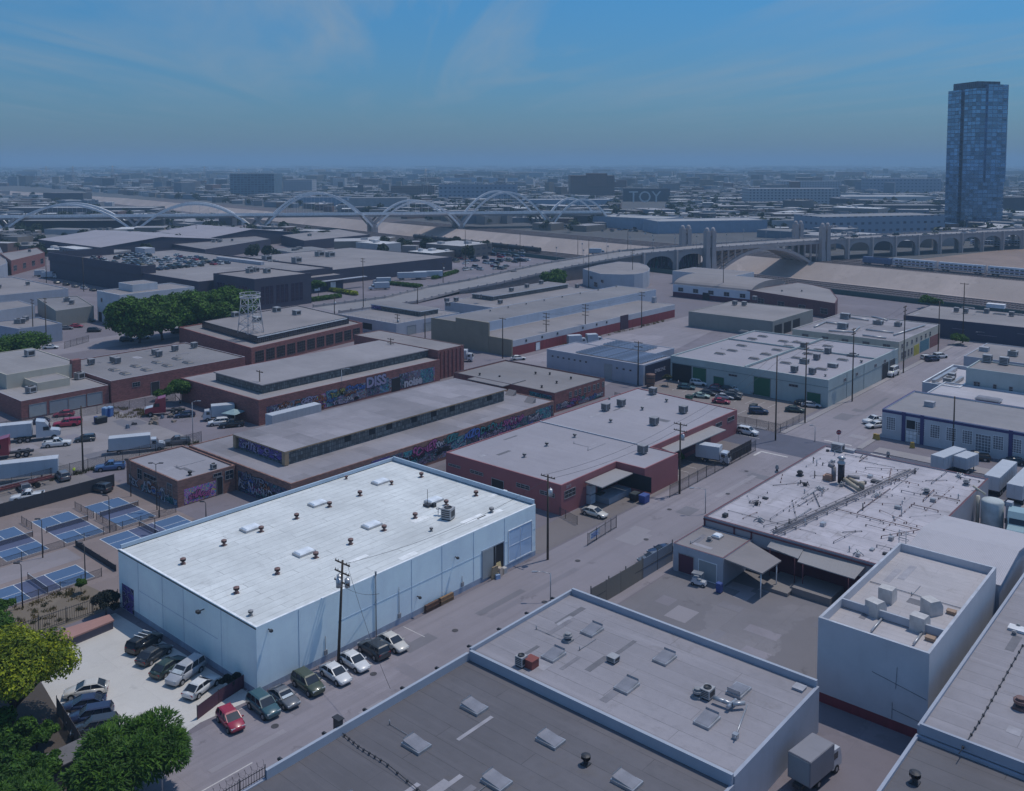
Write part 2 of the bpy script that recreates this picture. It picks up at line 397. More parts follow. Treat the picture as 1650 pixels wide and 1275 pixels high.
# ---------------------------------------------------------------- buildings
BL = []
class Bld:
    def __init__(s, name, label, cat, poly, z, wm, rm, par=.45, pt=.25, z0=0., group=None, cop=None, root=None, over=0.):
        s.poly = poly; s.z = z; s.z0 = z0; s.zr = z - par
        cx = sum(p[0] for p in poly) / len(poly); cy = sum(p[1] for p in poly) / len(poly)
        s.root = root or thing(name, (cx, cy, z0), label, cat, group=group)
        s.o = wloc(s.root); s.wm = wm; s.rm = rm; s.n = {}
        b = MB()
        if over > 0:
            b.prism(poly, z0 - .3, z - .25, 0, cap=False)
            s.wall = b.build('wall', [wm], s.root)
            r = MB(); op = inset(poly, -over); r.prism(op, z - .25, z, 1, 0); r.face([(p[0], p[1], z - .25) for p in op][::-1], 1)
            s.roof = r.build('roof', [rm, cop or WHITE], s.root); s.zr = z
        else:
            b.prism(poly, z0 - .3, z, 0, cap=False)
            ip = inset(poly, pt); n = len(poly)
            for i in range(n):
                j = (i + 1) % n
                b.face([(*poly[i], z), (*poly[j], z), (*ip[j], z), (*ip[i], z)], 1)
                b.face([(*ip[i], z), (*ip[j], z), (*ip[j], s.zr - .02), (*ip[i], s.zr - .02)], 0)
            s.wall = b.build('wall', [wm, cop or wm], s.root)
            MB_ = MB(); MB_.face([(p[0], p[1], s.zr) for p in inset(poly, pt * .6)], 0, [(p[0], p[1]) for p in poly])
            s.roof = MB_.build('roof', [rm], s.root)
        BL.append(s)
    # wall frame of edge i: origin, along, outward normal, length
    def fr(s, i):
        a, b = s.poly[i], s.poly[(i + 1) % len(s.poly)]
        d = V3((b[0] - a[0], b[1] - a[1], 0)); l = d.length; d.normalize()
        return V3((a[0], a[1], 0)), d, V3((d.y, -d.x, 0)), l
    def hit(s, i, px, py):
        a, d, n, l = s.fr(i); r = ray(px, py); t = (a - EYE).dot(n) / r.dot(n); p = EYE + r * t
        return (p - a).dot(d), p.z
    def uvpx(s, i, x0, y0, x1, y1):
        u0, v1 = s.hit(i, x0, y0); u1, v0 = s.hit(i, x1, y1)
        return u0, v0, u1 - u0, v1 - v0
    def panel(s, i, u, v, w, h, mats, name, d=.05, nx=0, ny=0, frame=.0, parent=None, label=None, extra=None):
        """a pane or leaf of depth d on wall i, with a raised frame and nx*ny divisions"""
        a, al, n, l = s.fr(i); b = MB()
        P = lambda x, y, o: a + al * x + n * o + V3((0, 0, y))
        def blk(x0, y0, x1, y1, o0, o1, m):
            q = [P(x0, y0, o1), P(x1, y0, o1), P(x1, y1, o1), P(x0, y1, o1)]; k = [P(x0, y0, o0), P(x1, y0, o0), P(x1, y1, o0), P(x0, y1, o0)]
            b.face(q, m, [(x0, y0), (x1, y0), (x1, y1), (x0, y1)])
            for e in range(4):
                f = (e + 1) % 4; b.face([k[e], k[f], q[f], q[e]], m, [(0, 0), (.1, 0), (.1, .1), (0, .1)])
        f = frame
        if f > 0:
            blk(u + f, v + f, u + w - f, v + h - f, -.02, d * .4, 0)
            for (x0, y0, x1, y1) in ((u, v, u + w, v + f), (u, v + h - f, u + w, v + h), (u, v + f, u + f, v + h - f), (u + w - f, v + f, u + w, v + h - f)):
                blk(x0, y0, x1, y1, -.02, d, 1)
            for k in range(1, nx): x = u + w * k / nx; blk(x - .03, v + f, x + .03, v + h - f, -.02, d * .8, 1)
            for k in range(1, ny):
                y = v + h * k / ny
                for q in range(max(1, nx)):
                    xa = u + w * q / max(1, nx) + (.03 if q else f); xb = u + w * (q + 1) / max(1, nx) - (.03 if q < max(1, nx) - 1 else f)
                    blk(xa, y - .03, xb, y + .03, -.02, d * .8, 1)
        else: blk(u, v, u + w, v + h, -.02, d, 0)
        o = b.build(name, mats, parent or s.root)
        if label: o['label'] = label
        return o
    def win(s, i, u, v, w, h, nx=2, ny=2, fm=None, gm=None, name='window'):
        return s.panel(i, u, v, w, h, [gm or GLASS, fm or GREYM], name, .07, nx, ny, .09)
    def winpx(s, i, x0, y0, x1, y1, **k):
        return s.win(i, *s.uvpx(i, x0, y0, x1, y1), **k)
    def door(s, i, u, v, w, h, m, name='door', nx=0, ny=0, fm=None):
        return s.panel(i, u, v, w, h, [m, fm or GREYM], name, .08, nx, ny, .1)
    def row(s, i, u0, u1, n, v, w, h, **k):
        for q in range(n): s.win(i, u0 + (u1 - u0) * q / max(1, n - 1) - w / 2, v, w, h, **k)
    def at(s, px, py, dz=0.): 
        p = G(px, py, s.zr + dz); return V3((p.x, p.y, s.zr + dz)) - s.o
    def put(s, name, me, px, py, rz=0., dz=0., scale=None): return inst(name, me, s.root, s.at(px, py, dz), rz, scale)
    def vents(s, col, *pts):
        for p in pts: s.put('roof_vent', me_vent(col), p[0], p[1], rnd.random() * 6, 0, (p[2],) * 3 if len(p) > 2 else None)
    def skies(s, w, l, dome, rz, *pts):
        for p in pts: s.put('skylight', me_sky(w, l, dome), p[0], p[1], rz)
    def part(s, mb, name, mats): return mb.build(name, mats, s.root)
    def tagtext(s, i, txt, u, v, h, m, bold=.06, shear=.15, sx=1., calm=False):
        a, al, n, l = s.fr(i); p = a + al * u + V3((0, 0, v))
        lettering(txt, p + n * .05, al, n, h, g_blk, s.root, bold + .12, 'lettering_outline', sx, None, shear, None if calm else u); lettering(txt, p + n * .075, al, n, h, m, s.root, bold, 'lettering', sx, None, shear, None if calm else u)
    def text(s, i, txt, u, v, h, m, bold=0., name='lettering', sx=1., d=.05, label=None):
        a, al, n, l = s.fr(i)
        return lettering(txt, a + al * u + n * d + V3((0, 0, v)), al, n, h, m, s.root, bold, name, sx, label)
def lettering(txt, pos, al, n, h, m, root, bold=0., name='lettering', sx=1., label=None, shear=0., warp=None):
    cu = bpy.data.curves.new(name, 'FONT'); cu.body = txt; cu.size = h * 1.4; cu.extrude = .012; cu.offset = bold; cu.shear = shear; cu.resolution_u = 3; cu.materials.append(m)
    o = bpy.data.objects.new(name, cu); COL.objects.link(o); me = bpy.data.meshes.new_from_object(o); bpy.data.objects.remove(o); bpy.data.curves.remove(cu)
    if not me.materials: me.materials.append(m)
    if warp is not None:
        for v in me.vertices:
            x, y = v.co.x / h, v.co.y / h
            v.co.x += h * (.10 * math.sin(y * 3.1 + x * 1.7 + warp) + .05 * math.sin(y * 7 + warp)); v.co.y = h * (y * (1 + .26 * math.sin(x * 1.9 + warp * 2)) + .14 * math.sin(x * 1.15 + warp * 3))
    o = bpy.data.objects.new(name, me); COL.objects.link(o)
    up = V3((0, 0, 1)); M = Matrix((al * sx, up, n)).transposed().to_4x4(); M.translation = V3(pos) - (wloc(root) if root else V3((0, 0, 0)))
    if root: o.parent = root
    o.matrix_local = M if root else M
    if not root: o.matrix_world = M
    return o
def rect_from(z, N, E, W, y1=None):
    n, e, w = G(*N, z), G(*E, z), G(*W, z)
    return rectp((w.x), (n.y + w.y) / 2, (n.x + e.x) / 2, e.y)
# ---------------------------------------------------------------- camera, light, sky, haze
cam = bpy.data.cameras.new('camera'); camo = bpy.data.objects.new('camera', cam); COL.objects.link(camo); SC.camera = camo
camo.location = EYE; camo.rotation_euler = (math.pi / 2 - PITCH, 0, PHI)
cam.sensor_width = 36; cam.lens = 36 * FPX / 1650; cam.shift_y = -(637.5 - CY) / 1650; cam.clip_start = 1; cam.clip_end = 90000
SC.view_settings.view_transform = 'Standard'; SC.view_settings.look = 'None'; SC.view_settings.exposure = EXPOSURE; SC.view_settings.gamma = 1
SC.cycles.use_denoising = True
SC.cycles.max_bounces = 6; SC.cycles.diffuse_bounces = 2; SC.cycles.glossy_bounces = 2; SC.cycles.transmission_bounces = 2; SC.cycles.volume_bounces = 1; SC.cycles.transparent_max_bounces = 6
SC.cycles.use_adaptive_sampling = True; SC.cycles.adaptive_threshold = .02
SUN_EL = R(67); hd = V3((.33, .944, 0)).normalized()
sd = hd * math.cos(SUN_EL) + V3((0, 0, math.sin(SUN_EL)))
sl = bpy.data.lights.new('sun', 'SUN'); so = bpy.data.objects.new('sun', sl); COL.objects.link(so)
sl.energy = SUN_E; sl.angle = R(.5); sl.color = (1.0, .95, .88); so.rotation_euler = sd.to_track_quat('Z', 'Y').to_euler(); so.location = (0, 0, 300)
wd = bpy.data.worlds.new('World'); SC.world = wd; wd.use_nodes = True
nt = wd.node_tree; bg = nt.nodes['Background']
sk = nt.nodes.new('ShaderNodeTexSky'); sk.sky_type = 'NISHITA'; sk.sun_disc = False; sk.sun_elevation = SUN_EL; sk.sun_rotation = math.atan2(hd.x, hd.y)
sk.air_density = 1.4; sk.dust_density = .4; sk.ozone_density = 3.0; sk.altitude = 60
tc = nt.nodes.new('ShaderNodeTexCoord'); gen = tc.outputs['Generated']
sx = nt.nodes.new('ShaderNodeSeparateXYZ'); nt.links.new(gen, sx.inputs[0])
zz = nt.nodes.new('ShaderNodeMath'); zz.operation = 'MAXIMUM'; zz.inputs[1].default_value = .03; nt.links.new(sx.outputs[2], zz.inputs[0])
dv = nt.nodes.new('ShaderNodeVectorMath'); dv.operation = 'DIVIDE'; cb = nt.nodes.new('ShaderNodeCombineXYZ')
for i in range(3): nt.links.new(zz.outputs[0], cb.inputs[i])
nt.links.new(gen, dv.inputs[0]); nt.links.new(cb.outputs[0], dv.inputs[1])
cv = mapv(nt, dv.outputs[0], (1, 1, 1), (0, 0, -PHI - R(7)))
pv = mapv(nt, cv, (.55, .075, 0), (0, 0, 0), (3.2, 1.1, 0))
c1 = noise(nt, pv, 1.3, 9, .58, 1.1)
c2 = noise(nt, mapv(nt, cv, (.22, .10, 0), (0, 0, 0), (3.1, 5.2, 0)), 1.2, 4, .5)
m1 = rng(nt, c1, .42, .68); m2 = rng(nt, c2, .30, .55)
mm = nt.nodes.new('ShaderNodeMath'); mm.operation = 'MULTIPLY'; nt.links.new(m1, mm.inputs[0]); nt.links.new(m2, mm.inputs[1])
fd = rng(nt, sx.outputs[2], .02, .14)
m3 = nt.nodes.new('ShaderNodeMath'); m3.operation = 'MULTIPLY'; nt.links.new(mm.outputs[0], m3.inputs[0]); nt.links.new(fd, m3.inputs[1])
m4 = nt.nodes.new('ShaderNodeMath'); m4.operation = 'MULTIPLY'; m4.inputs[1].default_value = .62; nt.links.new(m3.outputs[0], m4.inputs[0])
hz = rng(nt, sx.outputs[2], .0, .17)
tint = mixc(nt, SKY_LOW, SKY_HIGH, hz)
tint = mixc(nt, tint, SKY_TOP, rng(nt, sx.outputs[2], .20, .50))
skc = mixc(nt, sk.outputs[0], tint, 1.0, 'MULTIPLY')
cl = mixc(nt, skc, CLOUD, m4.outputs[0])
nt.links.new(cl, bg.inputs['Color']); bg.inputs['Strength'].default_value = SKY_S
hm, hnt, hb = _new('haze_air'); hnt.nodes.remove(hb)
pvn = hnt.nodes.new('ShaderNodeVolumePrincipled'); pvn.inputs['Color'].default_value = (*HAZE_C, 1); pvn.inputs['Density'].default_value = HAZE_D; pvn.inputs['Anisotropy'].default_value = .0
hnt.links.new(pvn.outputs[0], hnt.nodes['Material Output'].inputs['Volume'])
b = MB(); b.box((0, 0, -11), (64000, 64000, 161)); haze = b.build('haze', hm); haze['kind'] = 'stuff'
# ---------------------------------------------------------------- ground, river, rails
asphalt = mat('asphalt_ground', (.195, .172, .195), 'ground', rough=.9, track=False)
roadm = mat('worn_road', (.275, .248, .272), 'ground', rough=.9, crack=.12, track=True)
darkroad = mat('dark_asphalt', (.105, .108, .145), 'ground', rough=.9, crack=.2, ca=.6)
concm = mat('lot_concrete', (.60, .575, .545), 'ground', rough=.9, crack=.3, ca=.9, oil=.75)
lotm = mat('dusty_lot', (.27, .245, .25), 'ground', rough=.95, crack=.1, ca=.25)
yardm = mat('yard_asphalt', (.195, .182, .195), 'ground', rough=.9, crack=.12, ca=.3)
dirtm = mat('dry_dirt', (.19, .155, .12), 'ground', rough=1, ca=.1, slab=0)
bankm = mat('bank_concrete', (.42, .35, .32), 'ground', rough=.9, s=.02, crack=.05, ca=.4, slab=.3)
gravm = mat('track_ballast', (.12, .10, .105), 'ground', rough=1, ca=0., slab=0)
courtg = mat('court_surround', (.25, .20, .19), 'ground', rough=.9, ca=.15)
def nearY(x): return 438 - .165 * (x + 90)
def farY(x): return 520 - .165 * (x + 106)
b = MB(); XS = [-30000, -3000, -1500, -900, -640, -450, -300, -200, -90, 60, 300, 1500, 30000]
def prof(x):
    n, f = (nearY(x), farY(x)) if abs(x) < 2000 else (nearY(math.copysign(2000, x)), farY(math.copysign(2000, x)))
    return [(-1500, 0), (n, 0), (n + 17, -8.5), (f - 17, -8.5), (f, 0), (30000, 0)]
for xa, xb in zip(XS, XS[1:]):
    A, B = prof(xa), prof(xb)
    for i in range(5):
        b.face([(xa, *A[i]), (xb, *B[i]), (xb, *B[i + 1]), (xa, *A[i + 1])], {0: 0, 1: 1, 2: 1, 3: 1, 4: 2}[i])
far_g = mat('far_ground', (.10, .10, .105), 'ground', rough=1, s=.004, ca=0, slab=0)
struct(b, 'ground', [asphalt, bankm, far_g])
def sheet(name, poly, m, z, label=None):
    q = MB(); q.face([(p[0], p[1], z) for p in poly]); return struct(q, name, [m])
sheet('street', rectp(-86.4, 0, -68.7, 178), roadm, .012)
sheet('street', rectp(-86.0, 191, -69.5, 420), roadm, .012)
sheet('cross_street', rectp(-122, 178, 10, 191), darkroad, .016)
sheet('garden_soil', polypx(0, (-200, 1010), (30, 1045), (92, 1140), (130, 1205), (160, 1262), (330, 1400), (-300, 1400)), mat('soil_with_painted_shade', (.075, .06, .05), 'ground', ca=0, slab=0), .010)  # dark soil, with the shade under the trees put into its colour
sheet('parking_lot', polypx(0, (413, 1124), (186, 988), (60, 1030), (36, 1046), (92, 1143), (131, 1207), (160, 1262), (240, 1222), (322, 1165)), concm, .014)
sheet('yard', rectp(-68.4, 92.2, -39, 124.6), yardm, .010)
sheet('sports_ground', rectp(-172, 45, -119.6, 80), courtg, .010)
sheet('path', rectp(-144.2, 40, -138.6, 60.6), mat('court_path', (.26, .23, .24), 'ground', ca=.2), .016)
sheet('vacant_strip', [(-138, 36), (-120, 36), (-119.6, 58), (-130, 56.8), (-130, 45.6), (-138, 45.6)], dirtm, .014)
sheet('truck_yard', rectp(-224.4, 66.8, -178.5, 104), lotm, .010)
sheet('parking_lane', rectp(-200, 60.6, -165.6, 78), mat('lane_concrete', (.23, .205, .2), 'ground', ca=.3), .014)
sheet('parking_lot', rectp(-131, 191.6, -88, 218.8), mat('far_lot', (.225, .19, .18), 'ground', ca=.3), .012)
sheet('side_yard', rectp(-93.4, 107, -86.8, 181), mat('side_yard_asphalt', (.19, .165, .165), 'ground', ca=.4), .014)
sheet('alley', rectp(-128, 105, -121.8, 192), mat('alley_asphalt', (.16, .145, .16), 'ground'), .010)
sheet('street', [(-181, 190), (-140, 196), (-166, 330), (-182, 330)], roadm, .010)
sheet('street', rectp(-312, 40, -293.5, 330), roadm, .012)
sheet('railway_bed', [(-1400, nearY(-1400) - 34), (100, nearY(100) - 34), (100, nearY(100) - .6), (-1400, nearY(-1400) - .6)], gravm, .02)
sheet('railway_bed', [(-1400, farY(-1400) + .6), (100, farY(100) + .6), (100, farY(100) + 34), (-1400, farY(-1400) + 34)], gravm, .02)
sheet('rail_yard', [(-190, 560), (40, 530), (40, 720), (-150, 730)], mat('yard_dirt', (.24, .17, .14), 'ground', ca=0), .02)
# kerbs and pavements along the main street
kerbm = mat('kerb_concrete', (.30, .275, .28), 'ground', ca=.2)
def pave(x0, y0, x1, y1, h=.13):
    q = MB(); q.prism(rectp(x0, y0, x1, y1), -.05, h); struct(q, 'pavement', [kerbm])
pave(-71.6, 92.3, -70.6, 125); pave(-70.6, 125, -68.75, 177); pave(-86.9, 191.6, -85.4, 330); pave(-69.6, 191.6, -68.4, 240, .12); pave(-119, 191.2, -90, 193); pave(-66, 176.4, 5, 178.6); pave(-66, 191.2, 5, 195)
# painted markings
paintm = mat('road_paint', (.55, .52, .50), 'plain', s=2)
b = MB()
def mark(x0, y0, x1, y1, z=.024): b.face([(x0, y0, z), (x1, y0, z), (x1, y1, z), (x0, y1, z)])
mark(-84, 176.2, -78, 176.7); mark(-84, 173, -83.5, 176); mark(-77, 192.5, -71, 193.0); mark(-66, 189.6, -62, 190.1); mark(-58, 182, -52, 182.5); mark(-70, 186, -69.6, 191)
for i in range(5): mark(-92.5 + i * .01, 152 + i * 3, -88.6, 152.12 + i * 3)
for k in range(9): mark(-107.2 + k * 2.6, 47.0 + k * .9, -107.1 + k * 2.6, 51.2 + k * .9)
for k in range(8): mark(-86.2, 58 + k * 2.9, -82.2, 58.1 + k * 2.9)
for k in range(10): mark(-125 + k * 3, 209.5, -124.9 + k * 3, 214.5); mark(-125 + k * 3, 199, -124.9 + k * 3, 204)
mark(-77.6, 20, -77.45, 50); mark(-120, 184.4, -88, 184.55); mark(-66, 184.4, 5, 184.55)
struct(b, 'road_markings', [paintm])
# poured patches, trench scars and manhole lids in the street
rq = random.Random(31); pms = [mat('street_patch_%d' % i, c, 'ground', ca=.1, slab=0) for i, c in enumerate([(.225, .205, .228), (.185, .175, .195), (.30, .275, .295)])]
for k in range(34):
    x = rq.uniform(-84, -72); y = rq.uniform(45, 172) if k < 22 else rq.uniform(194, 330); w, l = (rq.uniform(.6, 1.1), rq.uniform(6, 22)) if rq.random() < .5 else (rq.uniform(1.5, 4), rq.uniform(1.5, 6))
    sheet('street_patch', rectp(x, y, min(x + w, -70), y + l), pms[k % 3], .019 + .0006 * k)
for k in range(14):
    x = rq.uniform(-66, -46); y = rq.uniform(94, 118); sheet('yard_patch', rectp(x, y, x + rq.uniform(1, 5), y + rq.uniform(1, 4)), pms[k % 3], .014 + .0006 * k)
for k in range(12):
    x = rq.uniform(-220, -185); y = rq.uniform(70, 100); sheet('yard_patch', rectp(x, y, x + rq.uniform(1, 7), y + rq.uniform(1, 6)), pms[k % 3], .016 + .0006 * k)
b = MB()
for k in range(9):
    c_ = (-79 + rq.uniform(-3, 3), 55 + k * 13.5, .046); b = MB(); b.face([(c_[0] + .42 * math.cos(a * .5236), c_[1] + .42 * math.sin(a * .5236), c_[2]) for a in range(12)]); struct(b, 'manhole_cover', [mat('iron_lid', (.06, .055, .06))])
def track(y0f, off, x0, x1, label):
    t = thing('railway_track', ((x0 + x1) / 2, y0f((x0 + x1) / 2) + off, 0), label, 'railway track', group='railway tracks beside the river')
    a = V3((x0, y0f(x0) + off, .0)); c = V3((x1, y0f(x1) + off, 0)); d = (c - a).normalized(); n = V3((-d.y, d.x, 0)); q = MB()
    for s in (-.75, .75): q.beam(a + n * s + V3((0, 0, .24)), c + n * s + V3((0, 0, .24)), .12, .16)
    q.build('rail', [mat('rail_steel', (.25, .22, .22), rough=.4, metal=.5)], t)
    q = MB(); L = (c - a).length; k = 0.
    while k < L:
        p = a + d * k; q.beam(p - n * 1.3 + V3((0, 0, .09)), p + n * 1.3 + V3((0, 0, .09)), .5, .14); k += 1.6
    o = q.build('sleepers', [mat('sleeper', (.06, .05, .05))], t)
for i, (off, lab) in enumerate([(-4, 'railway track nearest the concrete river bank on the near side'), (-10, 'second railway track from the near river bank'), (-16, 'third railway track from the near river bank'), (-22, 'fourth railway track from the near river bank'), (-29, 'railway track farthest from the near river bank, behind the warehouses')]):
    track(nearY, off, -900, 20, lab)
for i, (off, lab) in enumerate([(5, 'railway track on the top of the far bank'), (12, 'railway track carrying the passenger train across the river'), (20, 'railway track beyond the passenger train'), (28, 'farthest railway track across the river')]):
    track(farY, off, -700, 20, lab)
# blue game courts
courtm = mat('court_blue', (.075, .145, .27), 'ground', rough=.8, s=.15, ca=.0, slab=0)
netm, _n, _b = _new('net_mesh'); _b.inputs['Base Color'].default_value = (.02, .02, .03, 1); _b.inputs['Alpha'].default_value = .42
courtd = mat('court_blue_dark', (.085, .105, .19), 'ground', rough=.8, s=.15, ca=.0, slab=0)
linem = mat('court_line', (.62, .64, .66))
def court(x0, y0, x1, y1, label, lng='x'):
    cx, cy = (x0 + x1) / 2, (y0 + y1) / 2
    t = thing('pickleball_court', (cx, cy, .02), label, 'sports court', group='blue pickleball courts beside the white warehouse')
    X = lambda u, v: (cx + (u if lng == 'x' else v), cy + (v if lng == 'x' else u))
    hl, hw = 6.7, 3.05
    def rc(q, u0, v0, u1, v1, z):
        p = [X(u0, v0), X(u1, v0), X(u1, v1), X(u0, v1)]
        if lng != 'x': p = p[::-1]
        q.face([(*k, z) for k in p])
    for e in (-1, 1): q = MB(); rc(q, min(e * hl, e * 2.13), -hw, max(e * hl, e * 2.13), hw, .022); q.build('playing_surface', [courtm], t)
    q = MB(); rc(q, -2.13, -hw, 2.13, hw, .022); q.build('net_zone', [courtd], t)
    q = MB()
    for u in (-hl, -2.13, 2.13, hl): rc(q, u - .05, -hw, u + .05, hw, .028)
    for v in (-hw, hw): rc(q, -hl, v - .05, hl, v + .05, .032)
    rc(q, -hl, -.05, -2.13, .05, .032); rc(q, 2.13, -.05, hl, .05, .032)
    q.build('court_lines', [linem], t)
    nn = thing('court_net', (cx, cy, 0), 'black net across the ' + label.replace('blue pickleball court', 'court'), 'net', group='court nets')
    q = MB(); a, c = X(0, -hw - .3), X(0, hw + .3)
    q.beam((*a, .5), (*c, .5), .02, .78); q.build('netting', [netm], nn)
    q = MB(); q.beam((*a, .93), (*c, .93), .04, .07); q.build('net_tape', [linem], nn)
    for p in (a, c):
        q = MB(); q.tube((*p, 0), (*p, 1.05), .05); q.build('post', [DARK], nn)
court(-159.3, 61.5, -145.9, 67.5, 'blue pickleball court in the middle of the row of three')
court(-159.3, 70.3, -145.9, 76.3, 'blue pickleball court beside the brick building with the mural')
court(-159.3, 52.6, -145.9, 58.7, 'blue pickleball court cut by the left edge of the photo')
court(-140.5 - 3, 65.6, -137.5, 79.0, 'blue pickleball court half hidden behind the white warehouse roof', 'y')
court(-137.0, 45.6, -130.9, 58.8, 'blue pickleball court beside the weedy strip, lengthways to the rest', 'y')
# ---------------------------------------------------------------- near buildings
LIL = (.315, .295, .325)
r_white = mat('white_membrane_roof', (.66, .68, .67), 'roof', turn=True, rh=1.35, bw=13, ms=.055, seam=.95, stain=.75, var=.2, streak=.7, fine=.9, s=.12, dirt=(.30, .295, .29), bc=(.90, 1.0, .5), rough=.8)
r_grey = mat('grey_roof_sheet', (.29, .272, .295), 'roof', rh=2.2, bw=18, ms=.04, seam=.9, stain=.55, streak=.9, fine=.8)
r_dim = mat('darkened_grey_roof_sheet', (.125, .118, .130), 'roof', rh=2.2, bw=18, ms=.04, seam=.9, stain=.55, streak=.9, fine=.8)  # same grey sheet, with the dimming toward the lower frame put into its colour
r_lil = mat('pale_roof_coating', LIL, 'roof', rh=3.2, bw=25, seam=.3, stain=.12, var=.12)
r_lil2 = mat('patched_roof_coating', (.27, .25, .27), 'roof', rh=3.5, bw=9, ms=.02, bc=(.72, 1.1, .6), seam=1.0, stain=.35, var=.25, dirt=(.30, .25, .19))
r_pipe = mat('stained_white_roof', (.45, .42, .455), 'roof', rh=3.1, bw=7, ms=.07, seam=.9, stain=.95, var=.3, fine=1.0, s=.1, streak=.3)
r_tan = mat('tan_roof', (.25, .225, .225), 'roof', stain=.3, seam=.3)
r_tan2 = mat('dusty_grey_roof', (.215, .20, .205), 'roof', stain=.35, seam=.35)
r_grav = mat('gravel_roof', (.26, .245, .255), 'roof', stain=.5, seam=.2, fine=.8)
w_white = mat('pale_blue_white_wall', (.80, .93, 1.0), 'wall', streak=.35, band=((.34, .40, .50), .75))
w_grey = mat('grey_wall', (.34, .37, .44), 'wall')
w_lgrey = mat('light_grey_wall', (.40, .42, .47), 'wall', streak=.5)
w_tg = mat('grey_block_wall', (.52, .53, .57), 'wall', streak=.4, band=((.20, .035, .05), 1.1))
w_red = mat('dull_red_wall', (.29, .105, .115), 'wall', streak=.3)
w_brick = mat('old_red_brick', (.235, .085, .08), 'brick')
w_brick2 = mat('brown_brick', (.24, .125, .10), 'brick')
w_navy = mat('navy_wall', (.045, .048, .085), 'wall', streak=.3)
w_black = mat('charcoal_wall', (.055, .055, .085), 'wall', streak=.4)
w_cream = mat('cream_wall', (.50, .46, .38), 'wall')
w_pgreen = mat('pale_green_wall', (.37, .43, .43), 'wall')
w_tan = mat('tan_block_wall', (.27, .235, .18), 'wall')
w_wht = mat('white_wall', (.50, .52, .56), 'wall', streak=.5)
w_lrred = mat('white_over_red_wall', (.50, .50, .54), 'wall', band=((.24, .045, .055), 3.0))
w_metal = mat('ribbed_metal_wall', (.42, .44, .50), 'rib', uv=True, s=1.6, lo=.85)
r_metal = mat('ribbed_metal_roof', (.44, .42, .45), 'rib', dir='X', s=1.6, lo=.9)
r_corr = mat('corrugated_awning', (.34, .32, .32), 'rib', dir='Y', s=1.5, lo=.75)
w_dirty_win = mat('grimy_factory_glazing', (.12, .135, .14), 'grid', bw=.55, rh=.75, ms=.05, mor=(.05, .055, .06), rough=.45)
w_black_win = mat('black_factory_glazing', (.02, .022, .03), 'grid', bw=.8, rh=.6, ms=.05, mor=(.09, .09, .11), rough=.25)
doorgreen = mat('green_roller_door', (.03, .13, .07), 'rib', uv=True, dir='Y', s=2.2)
doorpur = mat('maroon_roller_door', (.11, .035, .06), 'rib', uv=True, dir='Y', s=2.2)
doorgrey = mat('grey_roller_door', (.30, .33, .35), 'rib', uv=True, dir='Y', s=2.2, lo=.85)
doorblue = mat('pale_blue_door', (.45, .58, .74), 'wall', streak=.3)
void = mat('unlit_interior', (.018, .018, .022))
jointm = mat('panel_joint', (.40, .50, .62))
brownm = mat('brown_board', (.20, .12, .07), s=2)
G_PAL = [(.03, .03, .05), (.10, .25, .45), (.45, .12, .30), (.05, .30, .33), (.40, .42, .50), (.03, .03, .05), (.35, .16, .08), (.12, .10, .30), (.25, .28, .30)]
G_PAL2 = [(.05, .16, .50), (.62, .12, .44), (.50, .18, .50), (.05, .34, .52), (.55, .50, .10), (.60, .2, .45), (.08, .09, .28)]
graf = [mat('graffiti_paint', (1, 1, 1), 'graf', pal=G_PAL, seed=3), mat('bright_graffiti_paint', (1, 1, 1), 'graf', pal=G_PAL2, seed=9, rep=3.0, fade=.12), mat('dark_graffiti_paint', (1, 1, 1), 'graf', pal=[(.02, .025, .04), (.03, .03, .06), (.05, .22, .27), (.02, .02, .03), (.25, .28, .36), (.16, .06, .22), (.04, .05, .12)], seed=5), mat('teal_graffiti_paint', (1, 1, 1), 'graf', pal=[(.04, .25, .30), (.06, .33, .36), (.02, .05, .10), (.10, .20, .40), (.30, .36, .42)], seed=7), mat('purple_graffiti_paint', (1, 1, 1), 'graf', pal=[(.10, .06, .30), (.16, .10, .42), (.02, .02, .04), (.30, .26, .45), (.08, .06, .26)], seed=2, s=.3)]
g_wht = mat('white_spray_paint', (.40, .40, .46), s=2.5); g_lil = mat('lilac_spray_paint', (.30, .28, .42), s=2.5); g_blk = mat('black_spray_paint', (.02, .02, .03)); g_blue = mat('blue_spray_paint', (.08, .16, .45)); g_org = mat('orange_spray_paint', (.30, .11, .06)); g_pink = mat('pink_spray_paint', (.34, .09, .24), s=2.5); g_teal = mat('teal_spray_paint', (.06, .22, .24), s=2.5); g_yel = mat('yellow_spray_paint', (.32, .29, .08))
def strip(bl, i, segs, m, name, d=.015, w=.04):
    a, al, n, l = bl.fr(i); b = MB()
    for (u0, v0, u1, v1) in segs:
        p, q = a + al * u0 + n * d + V3((0, 0, v0)), a + al * u1 + n * d + V3((0, 0, v1)); b.beam(p, q, w, w)
    return bl.part(b, name, [m])
